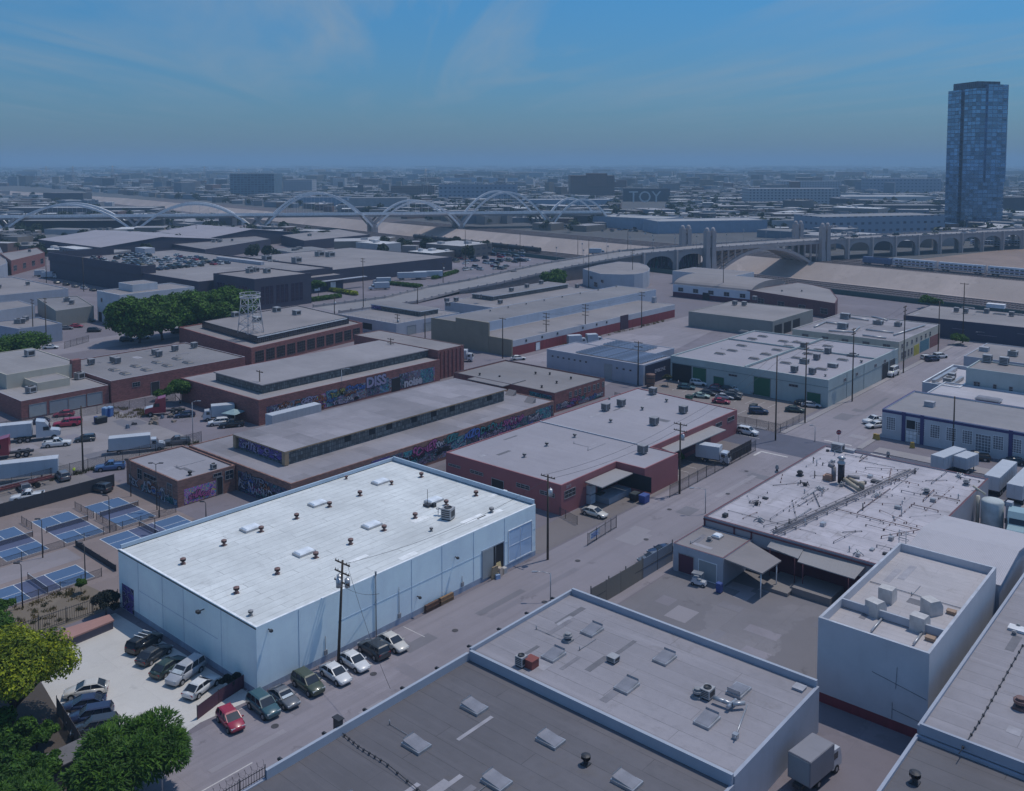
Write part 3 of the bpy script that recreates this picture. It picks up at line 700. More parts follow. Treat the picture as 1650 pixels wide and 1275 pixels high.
# --- the white warehouse
WB = Bld('warehouse', 'bright white flat-roofed warehouse with pale blue panel walls, cars parked along two sides', 'warehouse', rectp(-119.4, 57.0, -87.1, 106.4), 8.0, w_white, r_white, par=.12, pt=.3, cop=mat('white_coping', (.80, .82, .84)))
for i, us in ((0, [WB.hit(0, x, y)[0] for x, y in ((222, 905), (261, 930), (295, 950), (356, 985))]), (1, [WB.hit(1, x, y)[0] for x, y in ((481, 985), (663, 905), (712, 885), (763, 862), (813, 840))])):
    strip(WB, i, [(u, .8, u, 7.9) for u in us], jointm, 'panel_joint')
l1 = WB.fr(1)[3]; l0 = WB.fr(0)[3]
strip(WB, 1, [(11.5, 4.25, l1, 4.25)], jointm, 'panel_joint'); strip(WB, 0, [(5.5, 3.9, l0 - 8, 3.9)], jointm, 'panel_joint')
u = WB.hit(1, 604.5, 940)[0]; a, al, n, l = WB.fr(1); b = MB(); p = a + al * u + n * .12; b.tube(p + V3((0, 0, .2)), p + V3((0, 0, 8.2)), .07); b.tube(p + V3((0, 0, 8.0)), p + V3((0, 0, 8.5)), .13); WB.part(b, 'downpipe', [GREYM])
strip(WB, 0, [(0, 7.8, l0, 7.8)], DARK, 'eave_shadow_strip', .03, .10)  # dark strip stands in for the shadow line under the roof edge
b = MB(); b.beam((-119.25, 57.3, 8.2), (-119.25, 106.4, 8.2), .3, .6); b.beam((-119.1, 106.25, 8.3), (-87.3, 106.25, 8.3), .3, .8); WB.part(b, 'parapet', [mat('blue_grey_parapet', (.40, .50, .60), 'wall')])
u0, v0, w, h = WB.uvpx(1, 818, 882, 858, 905)
WB.door(1, WB.hit(1, 819, 900)[0], .9, WB.hit(1, 857, 880)[0] - WB.hit(1, 819, 900)[0], 4.9, doorblue, 'loading_door', 2, 2, WHITE)
ud = WB.hit(1, 776, 930)[0]; ue = WB.hit(1, 812, 915)[0]
WB.panel(1, ud, .35, ue - ud, 4.3, [void, mat('door_frame', (.3, .36, .44))], 'loading_bay', .1, 0, 0, .16)
WB.panel(1, ud + .1, .4, 2.3, 4.1, [doorgrey], 'sliding_door', .14)
for u, v in ((WB.hit(1, 425, 1020)[0] + .6, 7.2), (WB.hit(1, 733, 905)[0], 5.6), (WB.hit(1, 672, 953)[0], 2.6)):
    a, al, n, l = WB.fr(1); p = a + al * u + V3((0, 0, v)); b = MB(); b.beam(p, p + n * .5, .1, .1); b.box(tuple(p + n * .55 - V3((0, 0, .15))), (.35, .3, .25)); WB.part(b, 'wall_lamp', [DARK])
a, al, n, l = WB.fr(0); p = a + al * WB.hit(0, 329, 980)[0] + V3((0, 0, 6.6)); b = MB(); b.beam(p, p + n * .7, .1, .1); b.box(tuple(p + n * .8 - V3((0, 0, .2))), (.6, .4, .3)); WB.part(b, 'wall_lamp', [DARK])
for u, hh in ((9.5, 3.2), (21.4, 5.0), (33.2, 2.4), (40.2, 4.4)):
    a, al, n, l = WB.fr(1); p = a + al * u + n * .06; b = MB(); b.tube(p + V3((0, 0, .9)), p + V3((0, 0, hh)), .035, n=6); b.box(tuple(p + V3((0, 0, .9))), (.22, .45, .6)); WB.part(b, 'meter_box', [GREYM])
WB.panel(0, .8, .1, 3.2, 3.4, [graf[4]], 'mural', .02)
WB.skies(1.5, 2.4, 1, 0, (404, 853), (490, 892), (599, 848), (512, 813), (613, 778), (699, 808))
WB.vents('brown', (295, 909), (361, 879), (447, 925), (381, 956), (421, 857), (478, 836), (531, 817), (509, 899), (565, 877), (619, 855), (669, 835), (580, 799), (631, 781, .8), (679, 769), (767, 799), (719, 814), (558, 772, .7))
WB.vents('grey', (404, 992, .8), (695, 856, .7), (792, 826))
WB.put('air_conditioner', me_ac(1.6, 1.5, 1.5, 1), 722, 836, .3)
b = MB(); p = G(689, 816, 7.9); b.tube(p, p + V3((0, 0, 2.6)), .04); b.box(tuple(p), (1.2, .8, .35)); b.box(tuple(p + V3((.9, .5, 0))), (.5, .5, .6)); WB.part(b, 'antenna_mast', [DARK])
b = MB(); p = G(706, 830, 7.9)
for k in range(3): b = MB(); b.tube(p + V3((k * .55, k * .3, 0)), p + V3((k * .55, k * .3, .8)), .05); b.lathe(p + V3((k * .55, k * .3, .8)), [(.0, 0), (.32, .12), (.35, .2)], 10); WB.part(b, 'satellite_dish', [GREYM])
pm = mat('new_roof_patch', (.84, .85, .84), 'plain')
b = MB()
for (x0, y0, x1, y1) in ((640, 900, 1, 3), (740, 842, 1.2, 4.5), (768, 836, .9, 5), (660, 840, 1.2, 3), (560, 905, .8, 3), (785, 800, .8, 4)):
    p = G(x0, y0, WB.zr); b = MB(); b.face([(p.x, p.y, WB.zr + .02), (p.x + x1, p.y, WB.zr + .02), (p.x + x1, p.y + y1, WB.zr + .02), (p.x, p.y + y1, WB.zr + .02)]); WB.part(b, 'roof_patch', [pm])
# --- foreground grey warehouse: two roof levels with a parapet between
FG = Bld('warehouse', 'wide grey warehouse nearest the camera with two flat roof levels divided by a long parapet', 'warehouse', rectp(-69.4, 73.0, -36.6, 91.9), 5.0, w_grey, r_grey, par=.10, pt=.35)
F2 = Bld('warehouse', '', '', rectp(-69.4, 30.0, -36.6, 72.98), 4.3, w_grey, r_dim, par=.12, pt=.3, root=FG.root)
for A_, B_, w_, h_ in (((-69.0, 72.8, 4.75), (-36.7, 72.8, 4.75), .36, 1.1), ((-69.2, 46, 4.55), (-69.2, 72.6, 4.55), .34, 1.0), ((-69.2, 73, 5.2), (-69.2, 91.9, 5.2), .3, .36), ((-69.0, 91.75, 5.3), (-36.8, 91.75, 5.3), .36, .75)):
    b = MB(); b.beam(A_, B_, w_, h_); FG.part(b, 'parapet', [mat('parapet_blue_grey', (.36, .40, .47), 'wall', streak=.2)])
FG.skies(1.5, 2.2, 2, 0, (954, 1018), (892, 1058), (1071, 1063), (1010, 1108), (1139, 1163)); FG.skies(1.5, 2.2, 2, R(180), (1190, 1115))
F2.skies(1.5, 2.2, 2, R(90), (764, 1142), (671, 1203), (887, 1195), (800, 1262), (570, 1300), (1010, 1262))
FG.put('roof_fan', me_mush('grey'), 915, 1033); FG.put('roof_fan', me_mush('grey'), 1124, 1123); FG.put('air_conditioner', me_ac(1, 1, 1, 1), 840, 1073); FG.put('roof_hatch', me_box(1.2, 1.2, .9, 'red'), 856, 1074)
FG.put('air_conditioner', me_ac(1.1, 1.1, .5, 0), 988, 1066); F2.put('roof_vent', me_vent('dark'), 944, 1232, scale=(1.2,) * 3); FG.put('roof_hatch', me_box(1.1, 1.1, .2, 'grey'), 1288, 1110)
FG.put('air_conditioner', me_ac(1.1, 1.3, .9, 1), 1140, 1124)
b = MB(); P = [G(x, y, 5.5) for x, y in ((1150, 1124), (1166, 1130), (1180, 1135), (1200, 1133))]; b.path(P, .22, 8); b.path([G(1172, 1140, 5.4), G(1186, 1128, 5.4)], .2, 8); b.path([G(1204, 1136, 5.3), G(1184, 1190, 5.3)], .07); b.box(tuple(G(1185, 1190, 4.9)), (.5, .5, .5)); FG.part(b, 'duct', [GALV])
b = MB(); P = [G(x, y, 4.4) for x, y in ((548, 1178), (580, 1204), (620, 1228), (690, 1285))]; b.path(P, .035)
for k in range(14):
    t = k / 13 * 2.99; i = int(t); q = P[i].lerp(P[i + 1], t - i); b.box(tuple(q - V3((0, 0, .12))), (.18, .18, .16))
FG.part(b, 'roof_cable', [DARK])
b = MB(); p = G(545, 1178, 4.3); b.box(tuple(p), (.9, .5, 1.3)); b.box(tuple(p + V3((0, 0, 1.3))), (1.1, .7, .08)); FG.part(b, 'electrical_box', [DARK])
b = MB()
for k in range(9):
    y = 48 + k * 5.1; z = 5.0 if y < 73 else 5.38
    b = MB(); b.box((-69.75, y, z - .25), (.5, .18, .16)); b.box((-70.0, y, z - .35), (.22, .3, .2)); FG.part(b, 'floodlight', [DARK])
# --- barbed fence in front of it
# --- tall grey block and its metal shed
TG = Bld('industrial_block', 'tall windowless grey block with a dark red foot and rooftop intake hoods', 'building', rectp(-39.1, 97.4, -27.35, 124.2), 9.6, w_tg, mat('pale_block_roof', (.42, .39, .40), 'roof', stain=.4), par=1.0, pt=.32, cop=mat('grey_coping', (.44, .46, .51)))
b = MB(); b.beam((-38.8, 103.6, 9.15), (-27.65, 103.6, 9.15), .3, .88); TG.part(b, 'parapet', [w_lgrey])
TG.put('intake_hood', me_hood(0), 1430, 968, R(90)); TG.put('intake_hood', me_hood(0), 1501, 988, R(60)); TG.put('intake_hood', me_hood(0), 1411, 990, R(75)); TG.put('intake_hood', me_hood(0), 1482, 1014, R(85))
TG.put('roof_hatch', me_box(.9, .7, .35, 'brown'), 1533, 989); TG.put('roof_hatch', me_box(.9, .7, .35, 'brown'), 1499, 1032)
b = MB(); b.path([G(x, y, 8.8) for x, y in ((1404, 1017), (1428, 988))], .12); b.path([G(x, y, 8.8) for x, y in ((1472, 1038), (1486, 1019))], .12); b.path([(-38.6, 112, 8.7), (-28, 112, 8.7)], .05); TG.part(b, 'pipe', [GALV])
b = MB(); q = V3((-38.9, 124.6, 6.5))
for dx in (-.45, .45): b.tube(q + V3((dx, .2, 0)), q + V3((dx, .2, 4.6)), .05)
for k in range(12): b.beam(q + V3((-.45, .2, .4 + k * .35)), q + V3((.45, .2, .4 + k * .35)), .04, .04)
for k in range(3): b.beam(q + V3((-.6, .9, 2.2 + k)), q + V3((.6, .9, 2.2 + k)), .05, .05); b.beam(q + V3((-.6, .2, 2.2 + k)), q + V3((-.6, .9, 2.2 + k)), .05, .05); b.beam(q + V3((.6, .2, 2.2 + k)), q + V3((.6, .9, 2.2 + k)), .05, .05)
TG.part(b, 'ladder', [GREYM])
strip(TG, 0, [(6.0, 5.6, 11.6, 4.6), (8.5, 4.6, 8.6, 7), (8.2, 1.2, 8.2, 3), (8.2, 2.3, 11.7, 1.9)], mat('grey_conduit', (.12, .12, .14)), 'conduit', .03, .035)
def gable(name, label, cat, x0, x1, y0, yr, y1, ze, zr_, ze2, wm, rm, group=None, ov=.3):
    """shed whose ridge runs along x at y=yr"""
    t = thing(name, ((x0 + x1) / 2, (y0 + y1) / 2, 0), label, cat, group=group); b = MB()
    b.face([(x0, y0, -.3), (x1, y0, -.3), (x1, y0, ze), (x0, y0, ze)], 0, [(0, 0), (x1 - x0, 0), (x1 - x0, ze), (0, ze)])
    b.face([(x1, y1, -.3), (x0, y1, -.3), (x0, y1, ze2), (x1, y1, ze2)], 0, [(0, 0), (x1 - x0, 0), (x1 - x0, ze), (0, ze)])
    b.face([(x1, y0, -.3), (x1, y1, -.3), (x1, y1, ze2), (x1, yr, zr_), (x1, y0, ze)], 0, [(0, 0), (y1 - y0, 0), (y1 - y0, ze), (yr - y0, zr_), (0, ze)])
    b.face([(x0, y1, -.3), (x0, y0, -.3), (x0, y0, ze), (x0, yr, zr_), (x0, y1, ze2)], 0, [(0, 0), (y1 - y0, 0), (y1 - y0, ze), (yr - y0, zr_), (0, ze)])
    b.build('wall', [wm], t); b = MB(); d = .14
    for (ya, za, yb, zb) in ((y0 - ov, ze - .1, yr, zr_), (yr, zr_, y1 + ov, ze2 - .1)):
        b.face([(x0 - ov, ya, za + d), (x1 + ov, ya, za + d), (x1 + ov, yb, zb + d), (x0 - ov, yb, zb + d)])
        b.face([(x1 + ov, ya, za), (x1 + ov, yb, zb), (x1 + ov, yb, zb + d), (x1 + ov, ya, za + d)])
        b.face([(x0 - ov, yb, zb), (x0 - ov, ya, za), (x0 - ov, ya, za + d), (x0 - ov, yb, zb + d)])
    b.face([(x0 - ov, y0 - ov, ze - .1), (x1 + ov, y0 - ov, ze - .1), (x1 + ov, y0 - ov, ze - .1 + d), (x0 - ov, y0 - ov, ze - .1 + d)])
    b.face([(x1 + ov, y1 + ov, ze2 - .1), (x0 - ov, y1 + ov, ze2 - .1), (x0 - ov, y1 + ov, ze2 - .1 + d), (x1 + ov, y1 + ov, ze2 - .1 + d)])
    b.build('roof', [rm], t)
    return t
gable('metal_shed', 'pale ribbed metal shed with a low pitched roof behind the tall grey block', 'shed', -39.0, -27.0, 124.6, 134.0, 144.5, 7.3, 8.5, 7.2, w_metal, r_metal, ov=.15)
# --- roof full of pipes
IB = Bld('factory', 'large pale flat-roofed factory covered in pipes, ducts and a black flue', 'factory', rectp(-68.5, 124.7, -39.6, 172), 5.5, mat('factory_wall', (.34, .33, .36), 'wall', streak=.3), r_pipe, par=.22, pt=.3, cop=mat('maroon_coping', (.13, .05, .06)))
strip(IB, 0, [(0, 5.1, 29, 5.1), (.2, 0, .2, 5.2), (5.2, 3.8, 5.2, 5.2), (8.0, 3.8, 8.0, 5.2)], mat('maroon_trim', (.14, .045, .055)), 'trim', .03, .22)
b = MB(); zr = IB.zr; dullp = mat('weathered_pipe', (.24, .225, .24), rough=.7, s=2)
b.tube((-57.5, 125.5, zr + .3), (-51.4, 168, zr + .3), .13); b.tube((-56.9, 125.5, zr + .3), (-50.8, 168, zr + .3), .09); b.tube((-56.4, 125.5, zr + .7), (-50.3, 168, zr + .7), .08); b.tube((-58.1, 126, zr + .3), (-52.0, 167, zr + .3), .06)
for k in range(15):
    y = 126.5 + k * 2.9; x = -57.2 + (y - 125.5) * .1435; b.beam((x - .9, y, zr + .25), (x + 1.1, y, zr + .25), .1, .1); b.box((x - .8, y, zr), (.12, .12, .25)); b.box((x + 1, y, zr), (.12, .12, .6))
IB.part(b, 'main_pipe_run', [dullp])
rp = random.Random(5)
for k in range(56):
    b = MB(); x = rp.uniform(-67, -43); y = rp.uniform(127, 170); L = rp.choice([4, 6, 9, 14]); r = rp.choice([.02, .03, .045, .06]); h = rp.uniform(.1, .4)
    if rp.random() < .55: p, q = V3((x, y, zr + h)), V3((min(x + L, -40.5), y + rp.uniform(-.3, .3), zr + h))
    else: p, q = V3((x, y, zr + h)), V3((x + rp.uniform(-.3, .3), min(y + L, 171), zr + h))
    if rp.random() < .25: q = V3((min(max(x + rp.uniform(-8, 8), -67.5), -40.5), min(y + rp.uniform(2, 8), 171), zr + h))
    b.tube(p, q, r, r, 6); n = max(2, int((q - p).length / 2.2))
    for i in range(n + 1): c = p.lerp(q, i / n); b.box((c.x, c.y, zr), (.13, .13, h))
    IB.part(b, 'pipe', [rp.choice([dullp, GREYM, dullp, BROWNV, DARK])])
for k in range(40):
    x = rp.uniform(-67, -41); y = rp.uniform(126, 170); b = MB(); t = rp.random()
    if t < .4: b.tube((x, y, zr), (x, y, zr + rp.uniform(.5, 1.3)), .09); b.tube((x, y, zr + .5), (x + .3, y, zr + .5), .06)
    elif t < .7:
        for i in range(3): b.path([(x + rp.uniform(-.8, .8), y + rp.uniform(-.8, .8), zr + .1), (x + rp.uniform(-.8, .8), y + rp.uniform(-.8, .8), zr + .7), (x + rp.uniform(-1, 1), y + rp.uniform(-1, 1), zr + .3)], .07)
        b.box((x, y, zr), (.5, .4, .5))
    else: b.box((x, y, zr), (rp.uniform(.4, 1), rp.uniform(.4, .9), rp.uniform(.25, .6)))
    IB.part(b, 'valve_cluster', [rp.choice([GALV, DARK, GREYM])])
p = G(1355, 778, zr); b = MB(); b.tube(p, p + V3((0, 0, 3.3)), .55, .55, 14); IB.part(b, 'flue', [mat('flue_black', (.028, .02, .028), rough=.6)])
b = MB(); b.lathe(p + V3((0, 0, 3.3)), [(.66, 0), (.7, .25), (.45, .45), (.45, .9), (.75, 1.0), (.3, 1.35), (0, 1.4)], 12); IB.part(b, 'flue_cap', [GALV])
b = MB(); b.tube(p + V3((-1.4, .3, 0)), p + V3((-1.4, .3, 2.4)), .4, .4, 12); b.tube(p + V3((-1.4, .3, 2.4)), p + V3((-2.3, .3, 2.6)), .42, .42, 12); b.tube(p + V3((1, .4, 1.2)), p + V3((2.8, 1.0, 1.2)), .3, .3, 12); IB.part(b, 'exhaust_duct', [dullp])
b = MB(); b.tube(p + V3((.8, -.4, .9)), p + V3((4.2, -3.1, .6)), .36, .36, 12); b.tube(p + V3((.8, .6, .9)), p + V3((4.0, -1.2, .8)), .32, .32, 12); b.tube(p + V3((4.0, -1.2, .1)), p + V3((4.0, -1.2, 1.4)), .4, .46, 12); IB.part(b, 'exhaust_duct', [mat('stained_duct', (.36, .31, .24), s=3)])
b = MB(); b.box(tuple(p + V3((-2.2, .2, 0))), (1.5, 1.8, .8)); b.box(tuple(p + V3((-1.9, -.6, .8))), (1.0, .8, .4)); IB.part(b, 'motor_housing', [mat('faded_orange_box', (.38, .22, .16), s=3)])
IB.put('air_conditioner', me_ac(2.1, 1.5, 1.3, 0), 1350, 727, .0); IB.put('roof_hatch', me_box(2.2, 1.2, .5, 'grey'), 1368, 728); IB.put('roof_hatch', me_box(1.6, 1.0, .3, 'dark'), 1412, 778)
IB.put('roof_fan', me_mush('dark'), 1289, 767); IB.put('roof_fan', me_mush('grey'), 1252, 762, scale=(.6, .6, 1.5)); IB.put('roof_fan', me_mush('grey'), 1493, 796); IB.put('roof_fan', me_mush('grey'), 1431, 738, scale=(.6, .6, 1.3)); IB.put('roof_fan', me_mush('grey'), 1557, 782)
# lean-to garage in front of it
AN = Bld('garage', 'small garage with a maroon roller door and a pale roller door facing the fenced yard', 'garage', rectp(-68.5, 115.7, -60.35, 124.5), 4.1, w_lgrey, r_tan, par=.12, pt=.2, cop=mat('maroon_coping', (.13, .05, .06)))
AN.door(0, *[x for x in (.9, 0.05)], 2.6, 2.9, doorpur, 'garage_door'); AN.door(0, 4.2, .05, 3.0, 2.9, doorgrey, 'garage_door', fm=WHITE)
AN.put('roof_fan', me_mush('grey'), 1143, 872, scale=(.7,) * 3); AN.put('skylight', me_sky(1.2, 1.2, 1), 1156, 866)
can = thing('canopy', (-55, 118, 0), 'flat grey canopy on a white post beside the garage with the maroon door', 'canopy')
pp = [G(x, y, 3.9) for x, y in ((1166.5, 900.8), (1228, 924.5), (1259, 904), (1208, 873))]; b = MB(); b.prism([(p.x, p.y) for p in pp], 3.75, 3.95); b.face([(p.x, p.y, 3.75) for p in pp][::-1]); b.build('canopy_roof', [r_tan], can)
q = pp[1].lerp(pp[3], .08); b = MB(); b.tube((q.x, q.y, 0), (q.x, q.y, 3.75), .09); b.build('post', [WHITE], can)
q = pp[2].lerp(pp[0], .08); b = MB(); b.tube((q.x, q.y, 0), (q.x, q.y, 3.75), .09); b.build('post', [WHITE], can)
def awning(label, pts, z1, z0):
    t = thing('awning', tuple(G(pts[0][0], pts[0][1], z1)), label, 'awning'); a, c = G(*pts[0], z1), G(*pts[1], z1); d, e = G(*pts[2], z0), G(*pts[3], z0)
    b = MB(); b.face([e, d, c, a]); lo = V3((0, 0, -.12)); b.face([a + lo, c + lo, d + lo, e + lo]); b.face([e + lo, d + lo, d, e]); b.face([d + lo, c + lo, c, d]); b.face([a + lo, e + lo, e, a]); b.build('awning_sheet', [r_corr], t)
    for k in (.1, .9):
        p = e.lerp(d, k); b = MB(); b.tube((p.x, p.y, 0), (p.x, p.y, p.z - .12), .08); b.build('post', [mat('maroon_trim', (.14, .045, .055))], t)
awning('upper corrugated awning on the factory wall next to the flat canopy', ((1247, 866), (1298, 880), (1286, 900), (1236, 881)), 5.0, 4.2)
awning('lower corrugated awning on the factory wall running to the tall grey block', ((1298, 880), (1396, 911), (1377, 933), (1285, 905)), 4.9, 4.0)
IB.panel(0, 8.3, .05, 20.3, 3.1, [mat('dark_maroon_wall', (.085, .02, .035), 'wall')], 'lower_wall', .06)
b = MB(); b.prism(rectp(-52, 119.8, -46.5, 124.6), 0, 1.05); b.prism(rectp(-55.8, 118.6, -52.05, 124.6), 0, .5); dock = solo(b, 'loading_platform', [mat('platform_concrete', (.24, .22, .22), 'ground')], (0, 0, 0), 'low concrete loading platform under the corrugated awnings', 'loading dock')
# bottom right warehouse
RB = Bld('warehouse', 'long grey warehouse in the bottom right corner with round roof fans and a raised edge', 'warehouse', rectp(-25.7, 88.4, 8, 138), 7.0, w_grey, r_grey, par=.3, pt=.3)
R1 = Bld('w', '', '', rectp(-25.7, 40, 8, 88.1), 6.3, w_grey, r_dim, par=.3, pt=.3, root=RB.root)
b = MB(); b.beam((-25.4, 88.2, 6.9), (8, 88.2, 6.9), .3, 1.0); RB.part(b, 'parapet', [w_grey])
RB.put('roof_fan', me_mush('brown'), 1644, 1142, scale=(1.2,) * 3); R1.put('roof_vent', me_vent('dark'), 1474, 1262, scale=(1.3,) * 3)
RB.put('roof_hatch', me_box(1.8, 1.2, .25, 'white'), 1640, 1016); RB.put('roof_fan', me_mush('grey'), 1641, 1012, scale=(.5,) * 3); RB.put('roof_fan', me_mush('grey'), 1634, 1023, scale=(.5,) * 3)
b = MB(); P = [G(1648, 1040, 6.85), G(1615, 1098, 6.85), G(1580, 1160, 6.85), G(1545, 1215, 6.85)]; b.path(P, .04)
for k in range(16): t = k / 16 * 3; q = P[int(t)].lerp(P[int(t) + 1], t % 1); b.box(tuple(q - V3((0, 0, .12))), (.2, .2, .2))
RB.part(b, 'roof_cable', [DARK])
# --- dull red building
xq = G(1092.8, 730.7, 5.3).x
RED = Bld('warehouse', 'dull red L-shaped warehouse with a pale lilac-grey roof beside the bright white warehouse', 'warehouse', [(-121.4, 121.5), (-93.8, 121.5), (-93.8, 138), (xq, 138), (xq, 149.6), (-93.7, 149.6), (-93.7, 185), (-121.4, 187.4)], 5.3, w_red, r_lil, par=.15, pt=.25)
b = MB(); b.beam((-121.2, 149.5, 5.25), (-93.9, 149.5, 5.25), .3, .22); RED.part(b, 'parapet', [w_lgrey])
for x0, y0, x1, y1 in ((722.7, 746, 742, 756), (757.6, 756, 778.8, 768), (831.8, 777, 853.5, 791), (870, 789, 894, 803)): RED.winpx(0, x0, y0, x1, y1, nx=3, ny=2)
RED.door(0, RED.hit(0, 792, 785)[0], .05, 3.0, 3.0, void, 'doorway'); RED.winpx(1, 909.4, 792, 927.2, 797, nx=3, ny=2)
RED.panel(1, 10.5, 1.2, 5.6, 2.8, [void], 'loading_bay', .05); RED.panel(2, .3, 1.2, 7.2, 2.8, [void], 'loading_bay', .05); RED.panel(5, 1.5, .9, 22, 2.9, [mat('painted_canopy_shade', (.12, .05, .075), 'wall')], 'loading_bay', .05)  # the long purple panel paints the canopy's shade onto the red wall
RED.winpx(5, 1172, 674, 1183, 676, nx=2, ny=1); RED.winpx(5, 1153, 683, 1163, 686, nx=2, ny=1)
def slab(bl, pts, z, m, name='canopy', th=.18):
    pp = [G(x, y, z) for x, y in pts]; b = MB(); b.prism([(p.x, p.y) for p in pp], z - th, z); b.face([(p.x, p.y, z - th) for p in pp][::-1]); return bl.part(b, name, [m])
slab(RED, ((970.5, 785.5), (1020, 762.5), (992, 755), (942.5, 776.5)), 4.2, r_corr); slab(RED, ((1085, 729.5), (1170, 692.6), (1147.5, 686), (1064.7, 721.8)), 4.2, r_corr)
b = MB(); b.prism(rectp(-93.6, 131, -90.5, 137.9), 0, 1.1); RED.part(b, 'loading_dock', [mat('dock_grey', (.28, .32, .38), 'wall')])
for x, y in ((976, 662), (1001, 655), (1054, 685), (1101, 666)): RED.put('air_conditioner', me_cooler(0), x, y)
RED.put('air_conditioner', me_cooler(0), 1035.5, 731); RED.put('air_conditioner', me_cooler(0), 1052, 636); RED.vents('grey', (984, 681), (1035, 661), (1074, 648), (926, 705), (881, 719), (845, 737), (982, 644, .7))
RED.text(1, '2015', 1.3, 4.4, .5, g_wht)
# --- graffiti buildings
GB1 = Bld('workshop', 'low brick workshop with a bright pink and blue mural beside the blue courts', 'workshop', rectp(-165, 80.8, -146.6, 92.2), 4.7, w_brick2, mat('grey_lilac_roof', (.30, .285, .31), 'roof', stain=.1, seam=.2), par=.25, pt=.3)
GB1.panel(1, 1.2, .2, 6.2, 2.7, [graf[1]], 'mural', .02); GB1.door(1, 7.5, 0, 1.3, 3.4, void); GB1.win(1, 6.9, 3.5, 1.7, .7, 2, 1); GB1.win(1, 9.3, 2.4, 1.7, 1.7, 2, 2)
GB1.win(0, 4.2, 2.0, 1.8, 2.0); GB1.win(0, 6.6, 1.3, 4.6, 2.4, 4, 3); GB1.win(0, 14.8, 1.2, 1.8, 2.5); GB1.door(0, 12.9, 0, 1.2, 2.4, void)
GB1.panel(0, 14.2, .1, 3.9, 1.2, [graf[3]], 'mural', .02); GB1.tagtext(0, 'SEK', 1.0, .6, 1.5, g_wht); GB1.tagtext(0, 'ACOYR', 5.9, .3, 1.7, g_wht); GB1.tagtext(1, 'SHAOS', 2.0, .8, .95, g_pink, .07)
GB1.vents('dark', (306, 766)); GB1.put('air_conditioner', me_ac(.9, .9, .8, 1), 344, 756)
GB2 = Bld('workshop', 'long graffiti-covered factory with a raised glazed roof running behind the white warehouse', 'factory', rectp(-163, 92.4, -129.9, 165.4), 5.0, w_brick2, r_lil2, par=.12, pt=.3)
M2 = Bld('w', '', '', rectp(-154.9, 97.8, -139, 158.2), 7.6, w_dirty_win, mat('patched_upper_roof', (.265, .245, .265), 'roof', rh=3.8, bw=8, ms=.02, seam=1.0, bc=(.7, 1.12, .6), stain=.2, var=.3, streak=.6), z0=5.0, root=GB2.root, over=.5, cop=mat('tan_trim', (.34, .24, .15)))
for k, xx in enumerate((600, 560, 628, 668, 700, 730, 790)):
    u = M2.hit(1, xx - 5, 690)[0]; M2.panel(1, u, 6.0, 1.5, 1.15, [void], 'broken_window', .06)
M2.panel(0, 1, 5.3, 14.2, 1.95, [graf[4]], 'mural', .03); M2.tagtext(0, 'SMYE', 2.0, 5.4, 1.4, g_lil, .05)
b = MB()
for x in (-154.9, -139): b = MB(); b.box((x, 97.8, 5), (.9, .9, 2.35)); GB2.part(b, 'corner_post', [mat('tan_trim', (.34, .24, .15))])
GB2.panel(0, 17.0, 0.1, 15, 3.7, [graf[2]], 'mural', .02); GB2.tagtext(0, 'BLASTER', 18.5, 2.7, 1.1, mat('grey_spray_paint', (.2, .2, .25)), .04, .0, 1.2); GB2.tagtext(0, 'FERNANDO', 17.2, .8, 1.7, g_wht, .04, .0, .85)
def murals(bl, i, u0, u1, v0, v1, seq, seed):
    rr = random.Random(seed); u = u0; k = 0
    while u < u1:
        w = rr.uniform(3.2, 6.0); m = graf[seq[k % len(seq)]]; bl.panel(i, u, v0 + rr.uniform(0, .3), min(w, u1 - u) - .15, v1 - v0 - rr.uniform(.2, 1.1), [m], 'mural', .02 + .004 * (k % 2)); u += w; k += 1
murals(GB2, 1, 14, 72.6, .4, 4.5, [2, 4, 2, 3, 2, 0, 3, 2, 4], 3)
for tx, xx, yy, h, m in (('SONER', 664, 736, 1.5, g_pink), ('VIZIE', 714, 715, 1.3, g_teal), ('KIZO', 748, 707, 1.4, g_blue), ('ENRONE', 774, 699, 1.2, g_teal), ('SWAMP', 810, 688, 1.4, g_pink), ('SHOK', 851, 679, 1.0, g_wht)):
    u, v = GB2.hit(1, xx, yy); GB2.tagtext(1, tx, u, v, h, m, .07)
b = MB()
for x, y in ((824, 636), (855, 648)):
    p = G(x, y, 4.9); b = MB(); b.face([p + V3((-1.2, -1, 0)), p + V3((1.2, -1, 0)), p + V3((1.2, .4, 1.1)), p + V3((-1.2, .4, 1.1))]); b.face([p + V3((1.2, .4, 0)), p + V3((-1.2, .4, 0)), p + V3((-1.2, .4, 1.1)), p + V3((1.2, .4, 1.1))]); b.face([p + V3((1.2, -1, 0)), p + V3((1.2, .4, 0)), p + V3((1.2, .4, 1.1))]); b.face([p + V3((-1.2, .4, 0)), p + V3((-1.2, -1, 0)), p + V3((-1.2, .4, 1.1))]); GB2.part(b, 'roof_monitor', [r_tan])
GB3 = Bld('workshop', 'brick workshop with a dark-edged brown roof and painted walls behind the long graffiti factory', 'workshop', rectp(-168.5, 171.6, -134.6, 192.4), 4.8, w_brick, mat('brown_grey_roof', (.22, .20, .20), 'roof', stain=.3, seam=.2), par=.3, pt=.35, cop=TRIMD)
murals(GB3, 1, .5, 20, .2, 2.0, [2, 3, 0, 4], 8); GB3.panel(0, 26, 2.2, 7, 1.9, [graf[3]], 'mural', .02); GB3.tagtext(0, 'TREATED', 26.2, 2.5, 1.1, g_teal)
for k in range(4): GB3.row(1, 6.2 + k * 3.9, 8.4 + k * 3.9, 2, 2.6, 1.0, 1.4, nx=2, ny=3)
